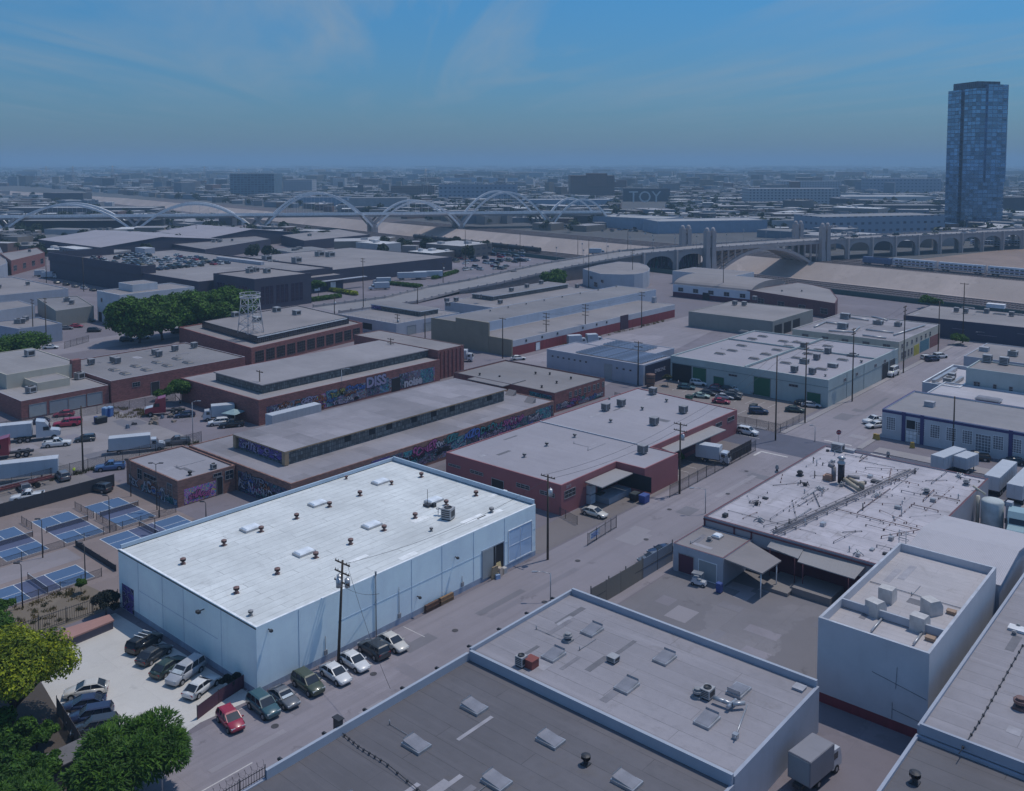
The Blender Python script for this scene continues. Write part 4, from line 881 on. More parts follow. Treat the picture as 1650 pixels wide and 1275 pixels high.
GB3.vents('dark', (773, 605, .8), (805, 609, .8), (863, 603, .8), (886, 604, .8), (897, 618, .8), (920, 611, .8), (873, 625, .8)); 
p = G(800, 613, 4.5); b = MB(); b.box((p.x, p.y, 4.5), (12, 9, .25)); GB3.part(b, 'roof_patch', [r_tan2])
GB4 = Bld('workshop', 'long brick factory with glazed upper storey and a wall of graffiti reading DISS', 'factory', rectp(-213, 119, -179, 177), 5.9, w_brick, mat('dusty_roof', (.30, .275, .28), 'roof', stain=.25), par=.12, pt=.3)
M4 = Bld('w', '', '', rectp(-204, 123.4, -184, 177.3), 8.0, w_dirty_win, mat('smooth_grey_roof', (.27, .25, .26), 'roof', stain=.15, seam=.2, streak=.6), z0=5.9, root=GB4.root, over=.4, cop=mat('grey_trim', (.30, .27, .27)))
E4 = Bld('w', '', '', rectp(-216, 177.3, -180, 187.6), 8.2, w_brick, r_tan, par=.15, root=GB4.root)
for k in range(6): E4.panel(1, .8 + k * 1.6, .5, .35, 7.2, [mat('red_pilaster', (.22, .07, .07), 'wall')], 'pilaster', .18)
def scribbles(bl, i, u0, u1, v1, n, seed):
    rr = random.Random(seed)
    for k in range(n): bl.tagtext(i, ''.join(rr.choice('AEIOKSTRNZXWV') for _ in range(rr.randint(3, 6))), rr.uniform(u0, u1), rr.uniform(.3, v1), rr.uniform(.5, 1.0), rr.choice([g_wht, g_lil, g_blue, g_teal, g_org, g_blk, g_pink]), rr.uniform(.0, .07), rr.uniform(-.2, .4), rr.uniform(.8, 1.3))
scribbles(GB4, 1, 3, 30, 3.2, 18, 4); scribbles(GB2, 1, 16, 68, 3.4, 24, 6); scribbles(GB1, 0, .5, 15, 1.6, 7, 8); scribbles(GB3, 1, 2, 18, 1.4, 10, 9); scribbles(GB2, 0, 18, 30, 2.8, 8, 10)
murals(GB4, 1, 2, 56, .3, 4.6, [2, 0, 3, 1, 3, 0, 0, 2, 3, 0], 12)
for tx, xx, yy, h, m in (('DISS', 590, 625, 2.5, g_lil), ('noise', 651, 624, 2.2, g_wht), ('GEEST', 484, 651, 1.2, g_lil), ('KUSH', 502, 650, 1.2, g_org), ('CONS', 555, 631, 1.0, g_blue), ('FACES', 569, 629, 1.0, g_blue), ('LAGOR', 441, 664, 1.0, g_wht), ('TOMS', 532, 641, 1.3, g_yel)):
    u, v = GB4.hit(1, xx, yy); GB4.tagtext(1, tx, u, v, h, m, .15 if h > 2 else .05, .0 if h > 2 else .15, 1., h > 2)
GB4.panel(1, GB4.hit(1, 631, 620)[0], .2, 3.0, 3.4, [void], 'doorway', .06)
# water-tower building
BB = Bld('office_building', 'brick building with dark factory windows and a white water-tower frame on its roof', 'building', [(-281.3, 157), (-233.1, 152.8), (-241.5, 202), (-285.5, 207.5)], 5.6, w_brick, r_tan, par=.3, pt=.4)
M5 = Bld('w', '', '', [(-275.5, 162), (-238.5, 158.5), (-245, 199), (-279.5, 203)], 7.6, w_black_win, r_tan, z0=5.3, root=BB.root, par=.2)
for k in range(11): BB.win(1, 1.4 + k * 4.35, .9, 3.5, 3.4, 4, 4, gm=mat('black_glazing', (.015, .016, .022), rough=.2), fm=mat('dark_frame', (.10, .085, .095)))
M5.panel(1, 0, 7.1, 40, .35, [WHITE], 'fascia', .1)
BB.put('air_conditioner', me_ac(2.5, 2, 1.6, 0), 446, 503, dz=2); BB.put('air_conditioner', me_ac(2.5, 2, 1.6, 0), 478, 508, dz=2); BB.put('air_conditioner', me_ac(2.5, 2, 1.6, 0), 414, 519, dz=2); BB.put('air_conditioner', me_ac(2, 2, 1.6, 0), 379, 511, dz=2)
b = MB()
for k in range(40): b = MB(); b.box((-240.2 - k * .17, 160 + k * 1.0, 5.35), (.5, rnd.uniform(.3, .9), rnd.uniform(.3, 1.0))); BB.part(b, 'rooftop_equipment', [GREYM])
wt = thing('water_tower_frame', tuple(G(404, 536, 7.4)), 'white steel lattice frame of a water tower without its tank', 'water tower')
twm = mat('tower_frame_paint', (.46, .47, .50)); o = wloc(wt); b = MB(); top = 11.2; rb, rt = 2.8, 1.9; legs = []
for sx_, sy_ in ((-1, -1), (1, -1), (1, 1), (-1, 1)): legs.append((V3((sx_ * rb, sy_ * rb, 0)) + o, V3((sx_ * rt, sy_ * rt, top)) + o))
for a_, c_ in legs: 
    q = MB(); q.tube(a_, c_, .12); q.build('leg', [twm], wt)
for k in range(4):
    a_, c_ = legs[k]; d_, e_ = legs[(k + 1) % 4]
    for j in range(4):
        t0, t1 = j / 4, (j + 1) / 4; b.tube(a_.lerp(c_, t0), d_.lerp(e_, t1), .07); b.tube(d_.lerp(e_, t0), a_.lerp(c_, t1), .07); b.tube(a_.lerp(c_, t1), d_.lerp(e_, t1), .09)
b.build('bracing', [twm], wt); b = MB()
for hgt_ in (top - .1, top + 1.1):
    for i in range(20):
        t0, t1 = 2 * math.pi * i / 20, 2 * math.pi * (i + 1) / 20; b.tube(o + V3((3.1 * math.cos(t0), 3.1 * math.sin(t0), hgt_)), o + V3((3.1 * math.cos(t1), 3.1 * math.sin(t1), hgt_)), .16 if hgt_ < top else .09)
for i in range(10): t0 = 2 * math.pi * i / 10; b.tube(o + V3((3.1 * math.cos(t0), 3.1 * math.sin(t0), top)), o + V3((3.1 * math.cos(t0), 3.1 * math.sin(t0), top + 1.1)), .08)
b.build('ring_platform', [twm], wt)
BB2 = Bld('brick_warehouse', 'brick warehouse with many roof coolers and skylights left of the water tower building', 'warehouse', rectp(-256, 106.4, -224, 144.8), 5.6, w_brick, r_tan2, par=.25, pt=.3, cop=mat('grey_coping2', (.33, .32, .36)))
for x, y in ((147, 588), (183, 584), (189, 586), (250, 572), (256, 575), (282, 566), (313, 561)): BB2.put('air_conditioner', me_cooler(0), x, y)
BB2.skies(1.6, 3, 4, R(90), (184, 597), (202, 603), (219, 591), (236, 597), (253, 585), (270, 590), (286, 579), (303, 585))
BB2.winpx(1, 213, 617, 226, 622, nx=3, ny=2); BB2.door(1, BB2.hit(1, 243, 625)[0], 0, 2.4, 3.4, DARK)
n_, e_ = G(30.5, 646.7, 4.4), G(175.6, 621, 4.4)
LB = Bld('brick_warehouse', 'brick warehouse with loading doors and cream roof blocks at the left edge', 'warehouse', rectp(-254, n_.y, n_.x + 1.2, e_.y - .3), 4.6, w_brick, mat('cream_roof', (.29, .27, .27), 'roof', stain=.25), par=.2, pt=.3, cop=mat('grey_coping2', (.33, .32, .36)))
for xx, w_, m_ in ((47, 4.0, doorgrey), (80, 4.4, mat('pale_roller_door', (.25, .28, .32), 'rib', uv=True, dir='Y', s=2)), (111, 4.2, mat('pale_roller_door', (.36, .40, .44), 'rib')), (141, 3.8, mat('pale_roller_door', (.36, .40, .44), 'rib'))): LB.door(1, LB.hit(1, xx, 665)[0], .3, w_, 3.1, m_, 'loading_door')
a1, a2, a3 = G(60, 617.5, 6.4), G(113, 608.5, 6.4), G(16.5, 601.7, 6.4)
L2 = Bld('w', '', '', rectp(a3.x, a1.y, a1.x, a2.y), 6.4, w_cream, mat('cream_roof', (.36, .335, .33), 'roof'), z0=4.4, root=LB.root, par=.1)
L3 = Bld('w', '', '', rectp(-270, 88, -240, 106.0), 8.0, w_cream, mat('cream_roof', (.36, .335, .33), 'roof'), z0=4.4, root=LB.root, par=.2)
b = MB(); b.box((-240.5, 105, 4.4), (1.6, 2.2, 4.6)); LB.part(b, 'chimney', [w_brick])
LB.vents('brown', (40, 597, .8), (63, 595, .8), (65, 608, .8), (88, 604, .8)); LB.put('air_conditioner', me_ac(2, 1.8, 1.6, 1), 128, 611, .2); LB.put('air_conditioner', me_ac(2, 1.8, 1.4, 1), 50, 633, .2); LB.put('air_conditioner', me_ac(2.4, 2, 1.6, 0), 48, 574, dz=3.4)
# ---------------------------------------------------------------- buildings across the cross street
TH = Bld('studio_building', 'grey building roofed with solar panels, its navy side wall lettered in white', 'building', rectp(-166.3, 208.2, -133.1, 222.4), 5.7, w_grey, r_lil, par=.15, pt=.3)
TH2 = Bld('w', '', '', rectp(-163, 222.5, -139, 234), 5.6, w_grey, r_lil, par=.15, pt=.3, root=TH.root)
sol = mat('solar_panel', (.10, .13, .19), 'grid', bw=1.0, rh=1.6, ms=.03, mor=(.3, .32, .36), rough=.3)
for k in range(11):
    y = 209.6 + k * 1.18; b = MB()
    b.face([(-157, y, 5.75), (-134.5, y, 5.75), (-134.5, y + .72, 5.95), (-157, y + .72, 5.95)], 0, [(0, 0), (22, 0), (22, 1), (0, 1)]); b.face([(-134.5, y + .72, 5.6), (-157, y + .72, 5.6), (-157, y + .72, 5.95), (-134.5, y + .72, 5.95)]); TH.part(b, 'solar_panel', [sol])
for k in range(5):
    y = 224.5 + k * 1.5; b = MB(); b.face([(-158, y, 5.65), (-143, y, 5.65), (-143, y + 1.0, 5.9), (-158, y + 1.0, 5.9)], 0, [(0, 0), (15, 0), (15, 1), (0, 1)]); TH.part(b, 'solar_panel', [sol])
TH.panel(1, .9, .0, 13.2, 5.3, [mat('dark_navy_paint', (.022, .024, .055), 'wall', streak=.2)], 'painted_wall', .05)
TH.text(1, 'EMBONE', 5.6, 2.6, 1.0, g_wht, .02, d=.07)
for k in range(7): TH.win(0, 1.8 + k * 2.0, 3.6, .8, .55, 1, 1)
for k in range(3): TH.win(0, 24.3 + k * 2.2, 3.4, .8, .55, 1, 1)
TH.door(0, 20.5, 0, 2.6, 4.4, doorgrey, 'garage_door'); TH.panel(0, 23.4, .1, 9.4, 2.8, [mat('faded_panel', (.33, .36, .42), 'wall')], 'roller_door', .05)
GRN = Bld('warehouse', 'pale green warehouse with green roller doors behind the full car park', 'warehouse', rectp(-131.2, 219, -86.8, 269.8), 6.9, w_pgreen, r_lil, par=.35, pt=.35)
GRN.panel(0, .6, .05, 6.0, 4.8, [void], 'open_bay', .06); GRN.door(0, 6.9, .05, 4.2, 4.8, doorgreen, 'roller_door'); GRN.door(0, 13.2, .05, 3.2, 3.2, doorgreen, 'roller_door'); GRN.door(0, GRN.hit(0, 1214, 630)[0], .05, 4.7, 4.9, doorgreen, 'roller_door'); GRN.door(0, GRN.hit(0, 1300, 640)[0], .05, 3.6, 3.2, doorgreen, 'roller_door')
GRN.winpx(0, 1174, 602, 1188, 608, nx=3, ny=1); GRN.winpx(0, 1271, 618, 1286, 625, nx=3, ny=1); strip(GRN, 0, [(0, 5.0, 44.4, 5.0)], mat('green_grey_line', (.16, .2, .2)), 'wall_joint', .02, .1); strip(GRN, 1, [(0, 4.2, 50, 4.2), (12, 0, 12, 6.8), (24, 0, 24, 6.8)], mat('green_grey_line', (.16, .2, .2)), 'wall_joint', .02, .08)
GRN.door(1, GRN.hit(1, 1421, 598)[0], .05, 5.0, 4.6, void, 'loading_door'); GRN.door(1, GRN.hit(1, 1433, 590)[0], .05, 4.6, 4.6, DARK, 'loading_door')
for x in (1360, 1379, 1409, 1424): GRN.win(1, GRN.hit(1, x, 590)[0], 4.6, 1.6, .9, 2, 1)
b = MB(); b.beam((-109, 219.2, 6.95), (-109, 269.6, 6.95), .3, .5); b.beam((-131, 252, 6.8), (-87, 252, 6.8), .25, .4); GRN.part(b, 'parapet', [w_pgreen])
GRN.skies(1.3, 2.6, 4, R(90), (1215, 579), (1234, 572), (1252, 565), (1270, 559), (1285, 553), (1266, 586), (1284, 578), (1302, 571), (1319, 565), (1334, 559), (1324, 596), (1358, 581), (1212, 547), (1229, 543), (1262, 551), (1195, 558), (1180, 566), (1160, 571), (1199, 535))
for x, y in ((1280, 600), (1295, 561), (1309, 603), (1334, 570), (1316, 580)): GRN.put('air_conditioner', me_cooler(0), x, y)
GRN.put('air_conditioner', me_ac(2.2, 1.6, 1.2, 1), 1296, 586); GRN.put('air_conditioner', me_ac(2.4, 1.6, .9, 0), 1342, 592); GRN.put('air_conditioner', me_ac(2.6, 2.6, .5, 1), 1374, 574); GRN.vents('grey', (1388, 585), (1330, 607, .8))
YB = Bld('warehouse', 'cream two-storey warehouse at the end of the side street with roof pipes', 'warehouse', rectp(-124, 282, -90.6, 322.5), 6.5, w_cream, r_lil2, par=.25, pt=.3, cop=mat('grey_trim2', (.38, .36, .38)))
for x, y in ((1297, 539), (1329, 543), (1361, 548), (1395, 552), (1428, 556)): YB.win(0, YB.hit(0, x, y)[0] - 1, 4.3, 2.2, 1.1, 2, 1, gm=mat('boarded_pane', (.16, .13, .12)))
YB.row(1, 3, 12, 4, .8, 1.4, 2.2); YB.row(1, 3, 30, 7, 4.0, 1.3, 1.5); YB.panel(1, 14, 0, 5, 3.2, [mat('yellow_door', (.42, .36, .05))], 'door', .06); YB.panel(1, 20, 0, 9, 3.6, [mat('teal_roller_door', (.08, .2, .26), 'rib', uv=True, dir='Y', s=2)], 'roller_door', .06); YB.panel(1, 30, 0, 10, 3.6, [w_brick], 'lower_wall', .06)
for x, y in ((1362, 514), (1358, 530)): YB.put('air_conditioner', me_ac(3, 2, 1.8, 0), x, y)
YB.put('air_conditioner', me_ac(3, 2, 1.2, 1), 1415, 523); YB.put('air_conditioner', me_ac(2, 2, 1.2, 1), 1447, 526)
b = MB(); z = YB.zr + .35
for (x0, y0, x1, y1) in ((1312, 527, 1330, 519), (1330, 519, 1352, 522), (1335, 533, 1375, 535), (1375, 535, 1385, 527), (1390, 540, 1428, 545), (1395, 531, 1440, 536), (1370, 512, 1400, 516), (1440, 540, 1490, 524), (1405, 510, 1430, 516)): b.tube(G(x0, y0, z), G(x1, y1, z), .25)
YB.part(b, 'duct', [GALV])
GY = Bld('warehouse', 'grey warehouse with dark loading bays between the red-walled sheds and the cream building', 'warehouse', rectp(-170, 296, -137.2, 330), 5.6, mat('olive_grey_wall', (.27, .27, .25), 'wall'), r_tan, par=.15, pt=.3)
for k in range(3): GY.panel(1, 1.5 + k * 7.5, .1, 5.8, 3.8, [void], 'loading_bay', .06)
for x, y in ((1184, 492), (1199, 493), (1216, 484)): GY.put('air_conditioner', me_cooler(0), x, y)
NV = Bld('warehouse', 'long navy-walled warehouse with a pale roof beside the rail tracks', 'warehouse', rectp(-106, 334, -46, 364.5), 6.4, w_navy, r_tan, par=.15, pt=.3)
for x, y in ((1541, 503), (1556, 505), (1590, 505), (1630, 510)): NV.put('air_conditioner', me_cooler(0), x, y)
NV.skies(1.6, 4, 4, R(90), (1583, 504), (1611, 507), (1640, 508), (1560, 497)); NV.put('roof_hatch', me_box(6, 3, 1.4, 'white'), 1605, 496)
strip(NV, 0, [(16, 3.6, 20, 3.6), (24, 2.4, 30, 2.4), (36, 4.2, 40, 4.2)], mat('pale_scrawl', (.2, .2, .26)), 'scrawl', .02, .12)
PB = Bld('workshop', 'white workshop with purple trim and tall gridded windows on the corner of the cross street', 'workshop', rectp(-68.4, 203.2, -12, 224.6), 6.3, w_wht, r_grav, par=.35, pt=.35, cop=mat('purple_trim', (.055, .05, .16), 'wall'))
PB.panel(0, 0, 5.6, 50, .55, [mat('purple_trim', (.055, .05, .16))], 'fascia', .06)
for u in (4.2, 8.0, 25.0, 44): PB.panel(0, u, 0, .75, 6.35, [mat('purple_trim', (.055, .05, .16))], 'pilaster', .16)
wgl = mat('hazy_glazing', (.15, .16, .19), rough=.35); 
for xx in (1434, 1481, 1505, 1531, 1557, 1607, 1636): PB.win(0, PB.hit(0, xx - 6, 680)[0], 1.9, 2.0, 2.9, 4, 6, gm=wgl, fm=WHITE)
PB.win(0, PB.hit(0, 1572, 690)[0], .9, 3.0, 3.6, 5, 6, gm=wgl, fm=WHITE); PB.door(0, 5.0, 0, 2.4, 2.6, WHITE, 'door', 3, 3); PB.panel(0, 5.2, 3.0, 2.0, 1.8, [void], 'upper_window', .05)
PB.put('roof_hatch', me_box(2, 1.5, 1.1, 'grey'), 1498, 655); PB.put('skylight', me_sky(2.6, 5, 3), 1593, 644, R(90))
for k in range(2): PB.panel(3, 4 + k * 7, 2, 2.2, 2.2, [wgl, WHITE], 'window', .06, 2, 2, .1)
WF = Bld('workshop', 'low white-roofed building between the purple-trimmed workshop and the taller pale block', 'building', rectp(-66.0, 225.0, -12, 240.6), 5.9, w_wht, mat('clean_white_roof', (.45, .43, .46), 'roof', stain=.08), par=.3, pt=.3)
WH = Bld('block_building', 'taller pale green-grey block with small windows and two roof coolers', 'building', rectp(-61.4, 241, -12, 252.8), 10.0, mat('sage_wall', (.36, .42, .43), 'wall'), r_tan, par=.3, pt=.3)
for x, y in ((1572, 604), (1576, 608), (1603, 612), (1629, 616)): WH.win(0, WH.hit(0, x, y)[0] - .4, 5.6, .9, 1.3, 1, 2)
for x, y in ((1591, 584), (1618, 588)): WH.put('air_conditioner', me_ac(2, 1.6, 1.8, 0), x, y)
EQ = Bld('plant_building', 'low white building with ducts and machines crowded behind its roof parapet', 'building', rectp(-70.3, 237, -61.6, 263), 5.8, w_lgrey, mat('clean_white_roof', (.45, .43, .46), 'roof'), par=.9, pt=.35, cop=WHITE)
b = MB(); z = EQ.zr
b.beam((-68.8, 241, z + .5), (-68.8, 260, z + .5), .9, .8); b.beam((-68, 239.5, z + .4), (-63, 239.5, z + .4), .6, .6); b.beam((-64.5, 240, z + .5), (-64.5, 250, z + .5), .8, .7); EQ.part(b, 'duct', [GALV]); inst('air_conditioner', me_ac(2, 3.4, 1.3, 1), EQ.root, V3((-66, 244, z)) - EQ.o); inst('air_conditioner', me_ac(1.6, 2, 1.2, 0), EQ.root, V3((-67, 250, z)) - EQ.o)
BW = Bld('warehouse', 'pale low warehouse at the end of the side street beyond the pale block', 'warehouse', rectp(-72.3, 281, -14, 306), 5, w_lgrey, r_tan, par=.2, pt=.3)
BW.put('air_conditioner', me_ac(2.4, 2, 1.4, 1), 1632, 574); BW.put('roof_hatch', me_box(2.4, 2, 1.2, 'grey'), 1586, 566)
# long red and white sheds
LR = Bld('warehouse', 'long shed with white walls over a dark red base and stepped tan end wall', 'warehouse', rectp(-201, 214, -184.4, 310.5), 5.0, w_lrred, r_tan, par=.1, pt=.2)
LR2 = Bld('w', '', '', rectp(-219.5, 214.2, -201.1, 323.5), 8.0, mat('pale_clerestory', (.42, .47, .56), 'wall'), r_tan2, par=.1, pt=.2, root=LR.root)
b = MB(); b.prism(rectp(-208.5, 213.4, -194, 213.98), 0, 9.6); b.prism(rectp(-220, 213.5, -208.51, 213.98), 0, 8.3); b.prism(rectp(-193.99, 213.5, -184.4, 213.98), 0, 5.3); LR.part(b, 'end_wall', [w_tan])
LR.panel(1, 59, .1, 5, 5.1, [mat('dark_gate', (.06, .03, .05))], 'gate', .1); LR.door(1, 11.2, .1, 2.2, 2.6, WHITE); LR.panel(0, 11.5, .9, 2.0, 1.6, [doorblue], 'boarded_window', .06)
for u in (6, 14, 22, 36, 44, 50): LR.win(1, u, 3.6, .9, .9, 1, 1)
LR.skies(1, 1.6, 3, 0, (823, 500), (906, 484), (966, 473)); LR.put('roof_hatch', me_box(1.4, 1.4, 2.2, 'grey'), 1054, 488)
for k in range(8): LR2.put('roof_vent', me_vent('grey'), 790 + k * 29, 502 - k * 5.6, scale=(.8,) * 3)
FW = Bld('warehouse', 'flat pale warehouse with a railed roof edge and a long glazed roof box', 'warehouse', rectp(-267, 211.7, -235.3, 243), 4.7, w_lgrey, r_tan, par=.2, pt=.3)
FW2 = Bld('w', '', '', rectp(-268, 228.5, -241, 237.5), 6.4, w_dirty_win, r_tan2, z0=4.4, root=FW.root, par=.1, over=.4)
FW2.panel(0, .2, 4.7, 5.4, 1.4, [graf[4]], 'mural', .03)
b = MB()
for i in (0, 1):
    a, al, n, l = FW.fr(i); k = 0.
    while k < l: p = a + al * k + V3((0, 0, 4.7)) - n * .15; b.tube(p, p + V3((0, 0, 1.0)), .03, n=4); k += 2
    b.tube(a + V3((0, 0, 5.7)) - n * .15, a + al * l + V3((0, 0, 5.7)) - n * .15, .03, n=4)
FW.part(b, 'railing', [GREYM])
for u in (5, 13, 21): FW.door(1, u, .05, 4.2, 3.2, doorgrey, 'roller_door')
for u in (6, 14): FW.panel(0, u, 1, 5, 2.2, [void], 'window', .05)
BR = Bld('warehouse', 'low brown-edged warehouse with a raised roof strip behind the long red-based shed', 'warehouse', rectp(-262, 262, -222, 330), 4.2, w_lgrey, r_tan, par=.15, pt=.3)
BR2 = Bld('w', '', '', rectp(-260, 276, -248.5, 326), 6.0, w_dirty_win, r_tan2, z0=4, root=BR.root, par=.1, over=.3)
for x, y in ((824, 470), (849, 464), (872, 458), (772, 481)): BR2.put('air_conditioner', me_cooler(0), x, y)
for x, y in ((720, 487), (722, 494), (735, 486), (806, 490), (930, 464)): BR.put('air_conditioner', me_cooler(0), x, y)
cp_ = polypx(7.8, (939, 433.4), (968, 441.5), (1003, 442.5), (1022, 442), (1036, 440), (1045, 436.5), (1047, 432.5), (1042, 427.5), (1029, 423.5), (998, 421.5), (965, 427))
CI = Bld('storage_building', 'pale storage building with one rounded end beside the bridge arches', 'building', cp_, 7.8, w_lgrey, r_tan, par=.1, pt=.2)
CI.win(0, 9, 4, 3, 1.4); CI.win(0, 22, 3.8, 3, 1.4); CI.win(0, 14, 1.0, 4, 2.2)
WW = Bld('warehouse', 'white warehouse with a maroon base and domed roof near the river', 'warehouse', rectp(-214, 358.5, -176, 392), 5.6, mat('white_over_maroon', (.52, .55, .62), 'wall', band=((.10, .03, .06), 2.2)), r_tan, par=.1, pt=.2)
b = MB(); S = 12
for k in range(S):
    a0, a1 = math.pi * k / S, math.pi * (k + 1) / S; f = lambda a: (358.6 + 16.7 - 16.7 * math.cos(a), 5.5 + 3.4 * math.sin(a))
    (y0, z0), (y1, z1) = f(a0), f(a1); b.face([(-213.8, y0, z0), (-176.2, y0, z0), (-176.2, y1, z1), (-213.8, y1, z1)])
b.face([(-176.2, 358.6 + 16.7 - 16.7 * math.cos(math.pi * k / S), 5.5 + 3.4 * math.sin(math.pi * k / S)) for k in range(S + 1)]); b.face([(-213.8, 358.6 + 16.7 - 16.7 * math.cos(math.pi * k / S), 5.5 + 3.4 * math.sin(math.pi * k / S)) for k in range(S, -1, -1)])
WW.part(b, 'vaulted_roof', [r_tan]); WW.row(0, 4, 34, 5, 2.6, 2.6, 1.8); WW.panel(0, 15, 0, 3.4, 3.2, [void], 'doorway', .06)
W2 = Bld('warehouse', 'small white warehouse right beside the bridge pylon', 'warehouse', rectp(-238, 398, -205, 420), 6.2, w_wht, r_tan, par=.1, pt=.2)
BK = Bld('warehouse', 'maroon brick warehouse with a curved pale roof end near the rail tracks', 'warehouse', polypx(6.2, (1203, 467), (1346, 489), (1350, 481), (1338, 466), (1310, 459), (1286, 455)), 6.2, mat('maroon_wall', (.13, .05, .06), 'brick'), r_tan, par=.15, pt=.3)
BK.row(0, 8, 40, 4, 1.4, 3.4, 2.2); BK.vents('grey', (1260, 470), (1292, 470))
# left middle distance
LW_ = Bld('white_office', 'white three-storey office with few windows next to the big round street trees', 'office', rectp(-346, 160, -328, 190), 11.6, w_wht, r_tan, par=.3, pt=.3)
for u, v in ((3, 7.5), (8, 5), (12.5, 4.5), (6, 1)): LW_.win(0, u, v, 1.4, 1.6, 1, 2)
LW_.panel(0, 1, 0, 2.4, 3.6, [void], 'doorway', .05); LW_.panel(0, 12.4, 0, 2.6, 3.4, [void], 'doorway', .05); LW_.text(0, 'KINGPIN', 9.6, 3.6, .8, DARK)
LW2 = Bld('w', '', '', rectp(-345, 168, -334, 178), 14, w_wht, r_tan, z0=11.2, root=LW_.root, par=.1); LW_.row(1, 3, 27, 8, 6.8, 2.6, 2.4, nx=3)
def simple(name, label, cat, pts, z, wm, rm, items=0, seed=1, wins=None, **k):
    B = Bld(name, label, cat, polypx(z, *pts), z, wm, rm, **k); rr = random.Random(seed)
    xs = [p[0] for p in B.poly]; ys = [p[1] for p in B.poly]
    for i in range(items):
        w = [rr.random() for _ in B.poly]; s = sum(w); x = sum(a * b for a, b in zip(w, xs)) / s; y = sum(a * b for a, b in zip(w, ys)) / s
        inst('air_conditioner', me_ac(2.4, 2.0, 1.4, 1) if rr.random() < .5 else me_cooler(0), B.root, V3((x, y, B.zr)) - B.o, rr.random() * 3)
    if wins:
        for (i, n, v, w, h) in wins:
            l = B.fr(i)[3]; B.row(i, l * .1, l * .9, n, v, w, h)
    return B
simple('warehouse', 'pale flat warehouse with a navy corner at the left edge behind the round street tree', 'warehouse', ((-60, 482), (110, 465), (20, 446), (-140, 452)), 6, w_lgrey, r_tan, 3, 3, par=.3)
simple('warehouse', 'grey warehouse with a wrinkled tan roof beside the white three-storey office', 'warehouse', ((90, 501), (151, 493), (125, 477), (60, 481)), 6, mat('olive_grey_wall', (.27, .27, .25), 'wall'), r_tan2, 2, 4, par=.2)
simple('workshop', 'low blue-grey workshop with a graffiti wall behind the two tall poles at the left', 'workshop', ((30, 530), (100, 521), (62, 511), (-30, 520)), 6, mat('blue_grey_wall', (.30, .34, .42), 'wall'), r_tan, 3, 5, par=.3)
simple('workshop', 'long pale shed above the round tree at the left edge', 'workshop', ((-40, 506), (56, 492), (30, 484), (-60, 492)), 6, w_lgrey, r_tan, 0, 6, par=.2)
simple('brick_warehouse', 'faded red brick warehouse near three palm trees at the left', 'warehouse', ((18, 420), (72, 407), (60, 399), (0, 408)), 8, w_brick, r_tan, 1, 7, par=.3, wins=((0, 4, 2, 4, 3),))
simple('warehouse', 'pale roofed warehouse cut off by the left edge near the palms', 'warehouse', ((-20, 436), (12, 424), (0, 398), (-90, 402)), 7, w_grey, r_tan, 1, 8, par=.2)
DK = Bld('parking_building', 'huge charcoal warehouse whose roof is a car park full of cars', 'building', rectp(-497, 205.5, -351.5, 276), 10, w_black, mat('roof_car_park', (.25, .23, .235), 'ground', ca=.2), par=.6, pt=.5)
b = MB(); b.prism(rectp(-497, 204.9, -399, 205.45), 9, 13.2); b.prism(rectp(-497.5, 205.5, -497.05, 240), 9, 13.2); b.prism(rectp(-399.6, 205.5, -399, 212), 9, 13.2); DK.part(b, 'screen_wall', [w_black])
b = MB(); b.prism(rectp(-497, 252, -486, 258), 9.4, 12.5); DK.part(b, 'stair_tower', [w_lgrey]); b = MB(); b.prism(rectp(-430, 262, -390, 264), 9.4, 11); DK.part(b, 'deck_wall', [w_lgrey])
DO = Bld('office_building', 'charcoal office block with tall gridded windows on the corner by the truck yard', 'office', rectp(-351, 212.2, -320.6, 240.2), 13, w_black, r_tan, par=.4, pt=.4)
for i in (0, 1):
    l = DO.fr(i)[3]
    for k in range(3):
        for q in range(3): DO.win(i, 3 + k * (l - 6) / 3 + q * 2.1, 2, 1.7, 7.6, 2, 5, gm=mat('purple_glazing', (.03, .02, .045), rough=.15), fm=mat('frame_dark', (.06, .05, .09)))
for x, y in ((405, 437), (412, 438), (402, 440), (430, 440)): DO.put('air_conditioner', me_ac(3, 2, 1.8, 1), x, y)
LWH = Bld('warehouse', 'long charcoal warehouse with loading docks beyond the truck yard', 'warehouse', rectp(-449, 277, -361, 367), 7.4, w_black, r_tan, par=.2, pt=.4)
LWH2 = Bld('w', '', '', rectp(-363, 245, -345, 277), 7.2, w_black, r_tan, root=LWH.root, par=.2)
for k in range(6): LWH2.panel(1, 1.5 + k * 4.6, .8, 3.0, 3.2, [WHITE if k % 2 else void], 'dock_door', .06)
b = MB(); b.beam((-344, 245, 5), (-344, 290, 5), 2.4, .3); LWH.part(b, 'canopy', [w_lgrey])
for x, y in ((478, 423), (532, 414), (515, 413), (440, 428), (430, 420)): LWH.put('air_conditioner', me_ac(4, 4, 2.6, 1), x, y)
gable('warehouse_hall', 'long gabled warehouse hall with a pale roof behind the rooftop car park', 'warehouse', -650, -560, 262, 262 + 40, 345, 8, 12, 8, w_black, r_lil)
gable('warehouse_hall', 'second gabled warehouse hall with a pale roof farther along behind the rooftop car park', 'warehouse', -650, -575, 346, 380, 415, 8, 12, 8, w_black, r_lil)
simple('warehouse', 'low charcoal warehouse in front of the arched viaduct with a pale roof', 'warehouse', ((490, 388), (596, 378), (545, 369), (453, 379)), 7, w_black, r_tan, 2, 9, par=.2)
simple('warehouse', 'low dark warehouse right of the gabled halls with roof machines', 'warehouse', ((330, 402), (436, 385), (400, 378), (270, 392)), 7, w_black, r_tan2, 4, 10, par=.2)
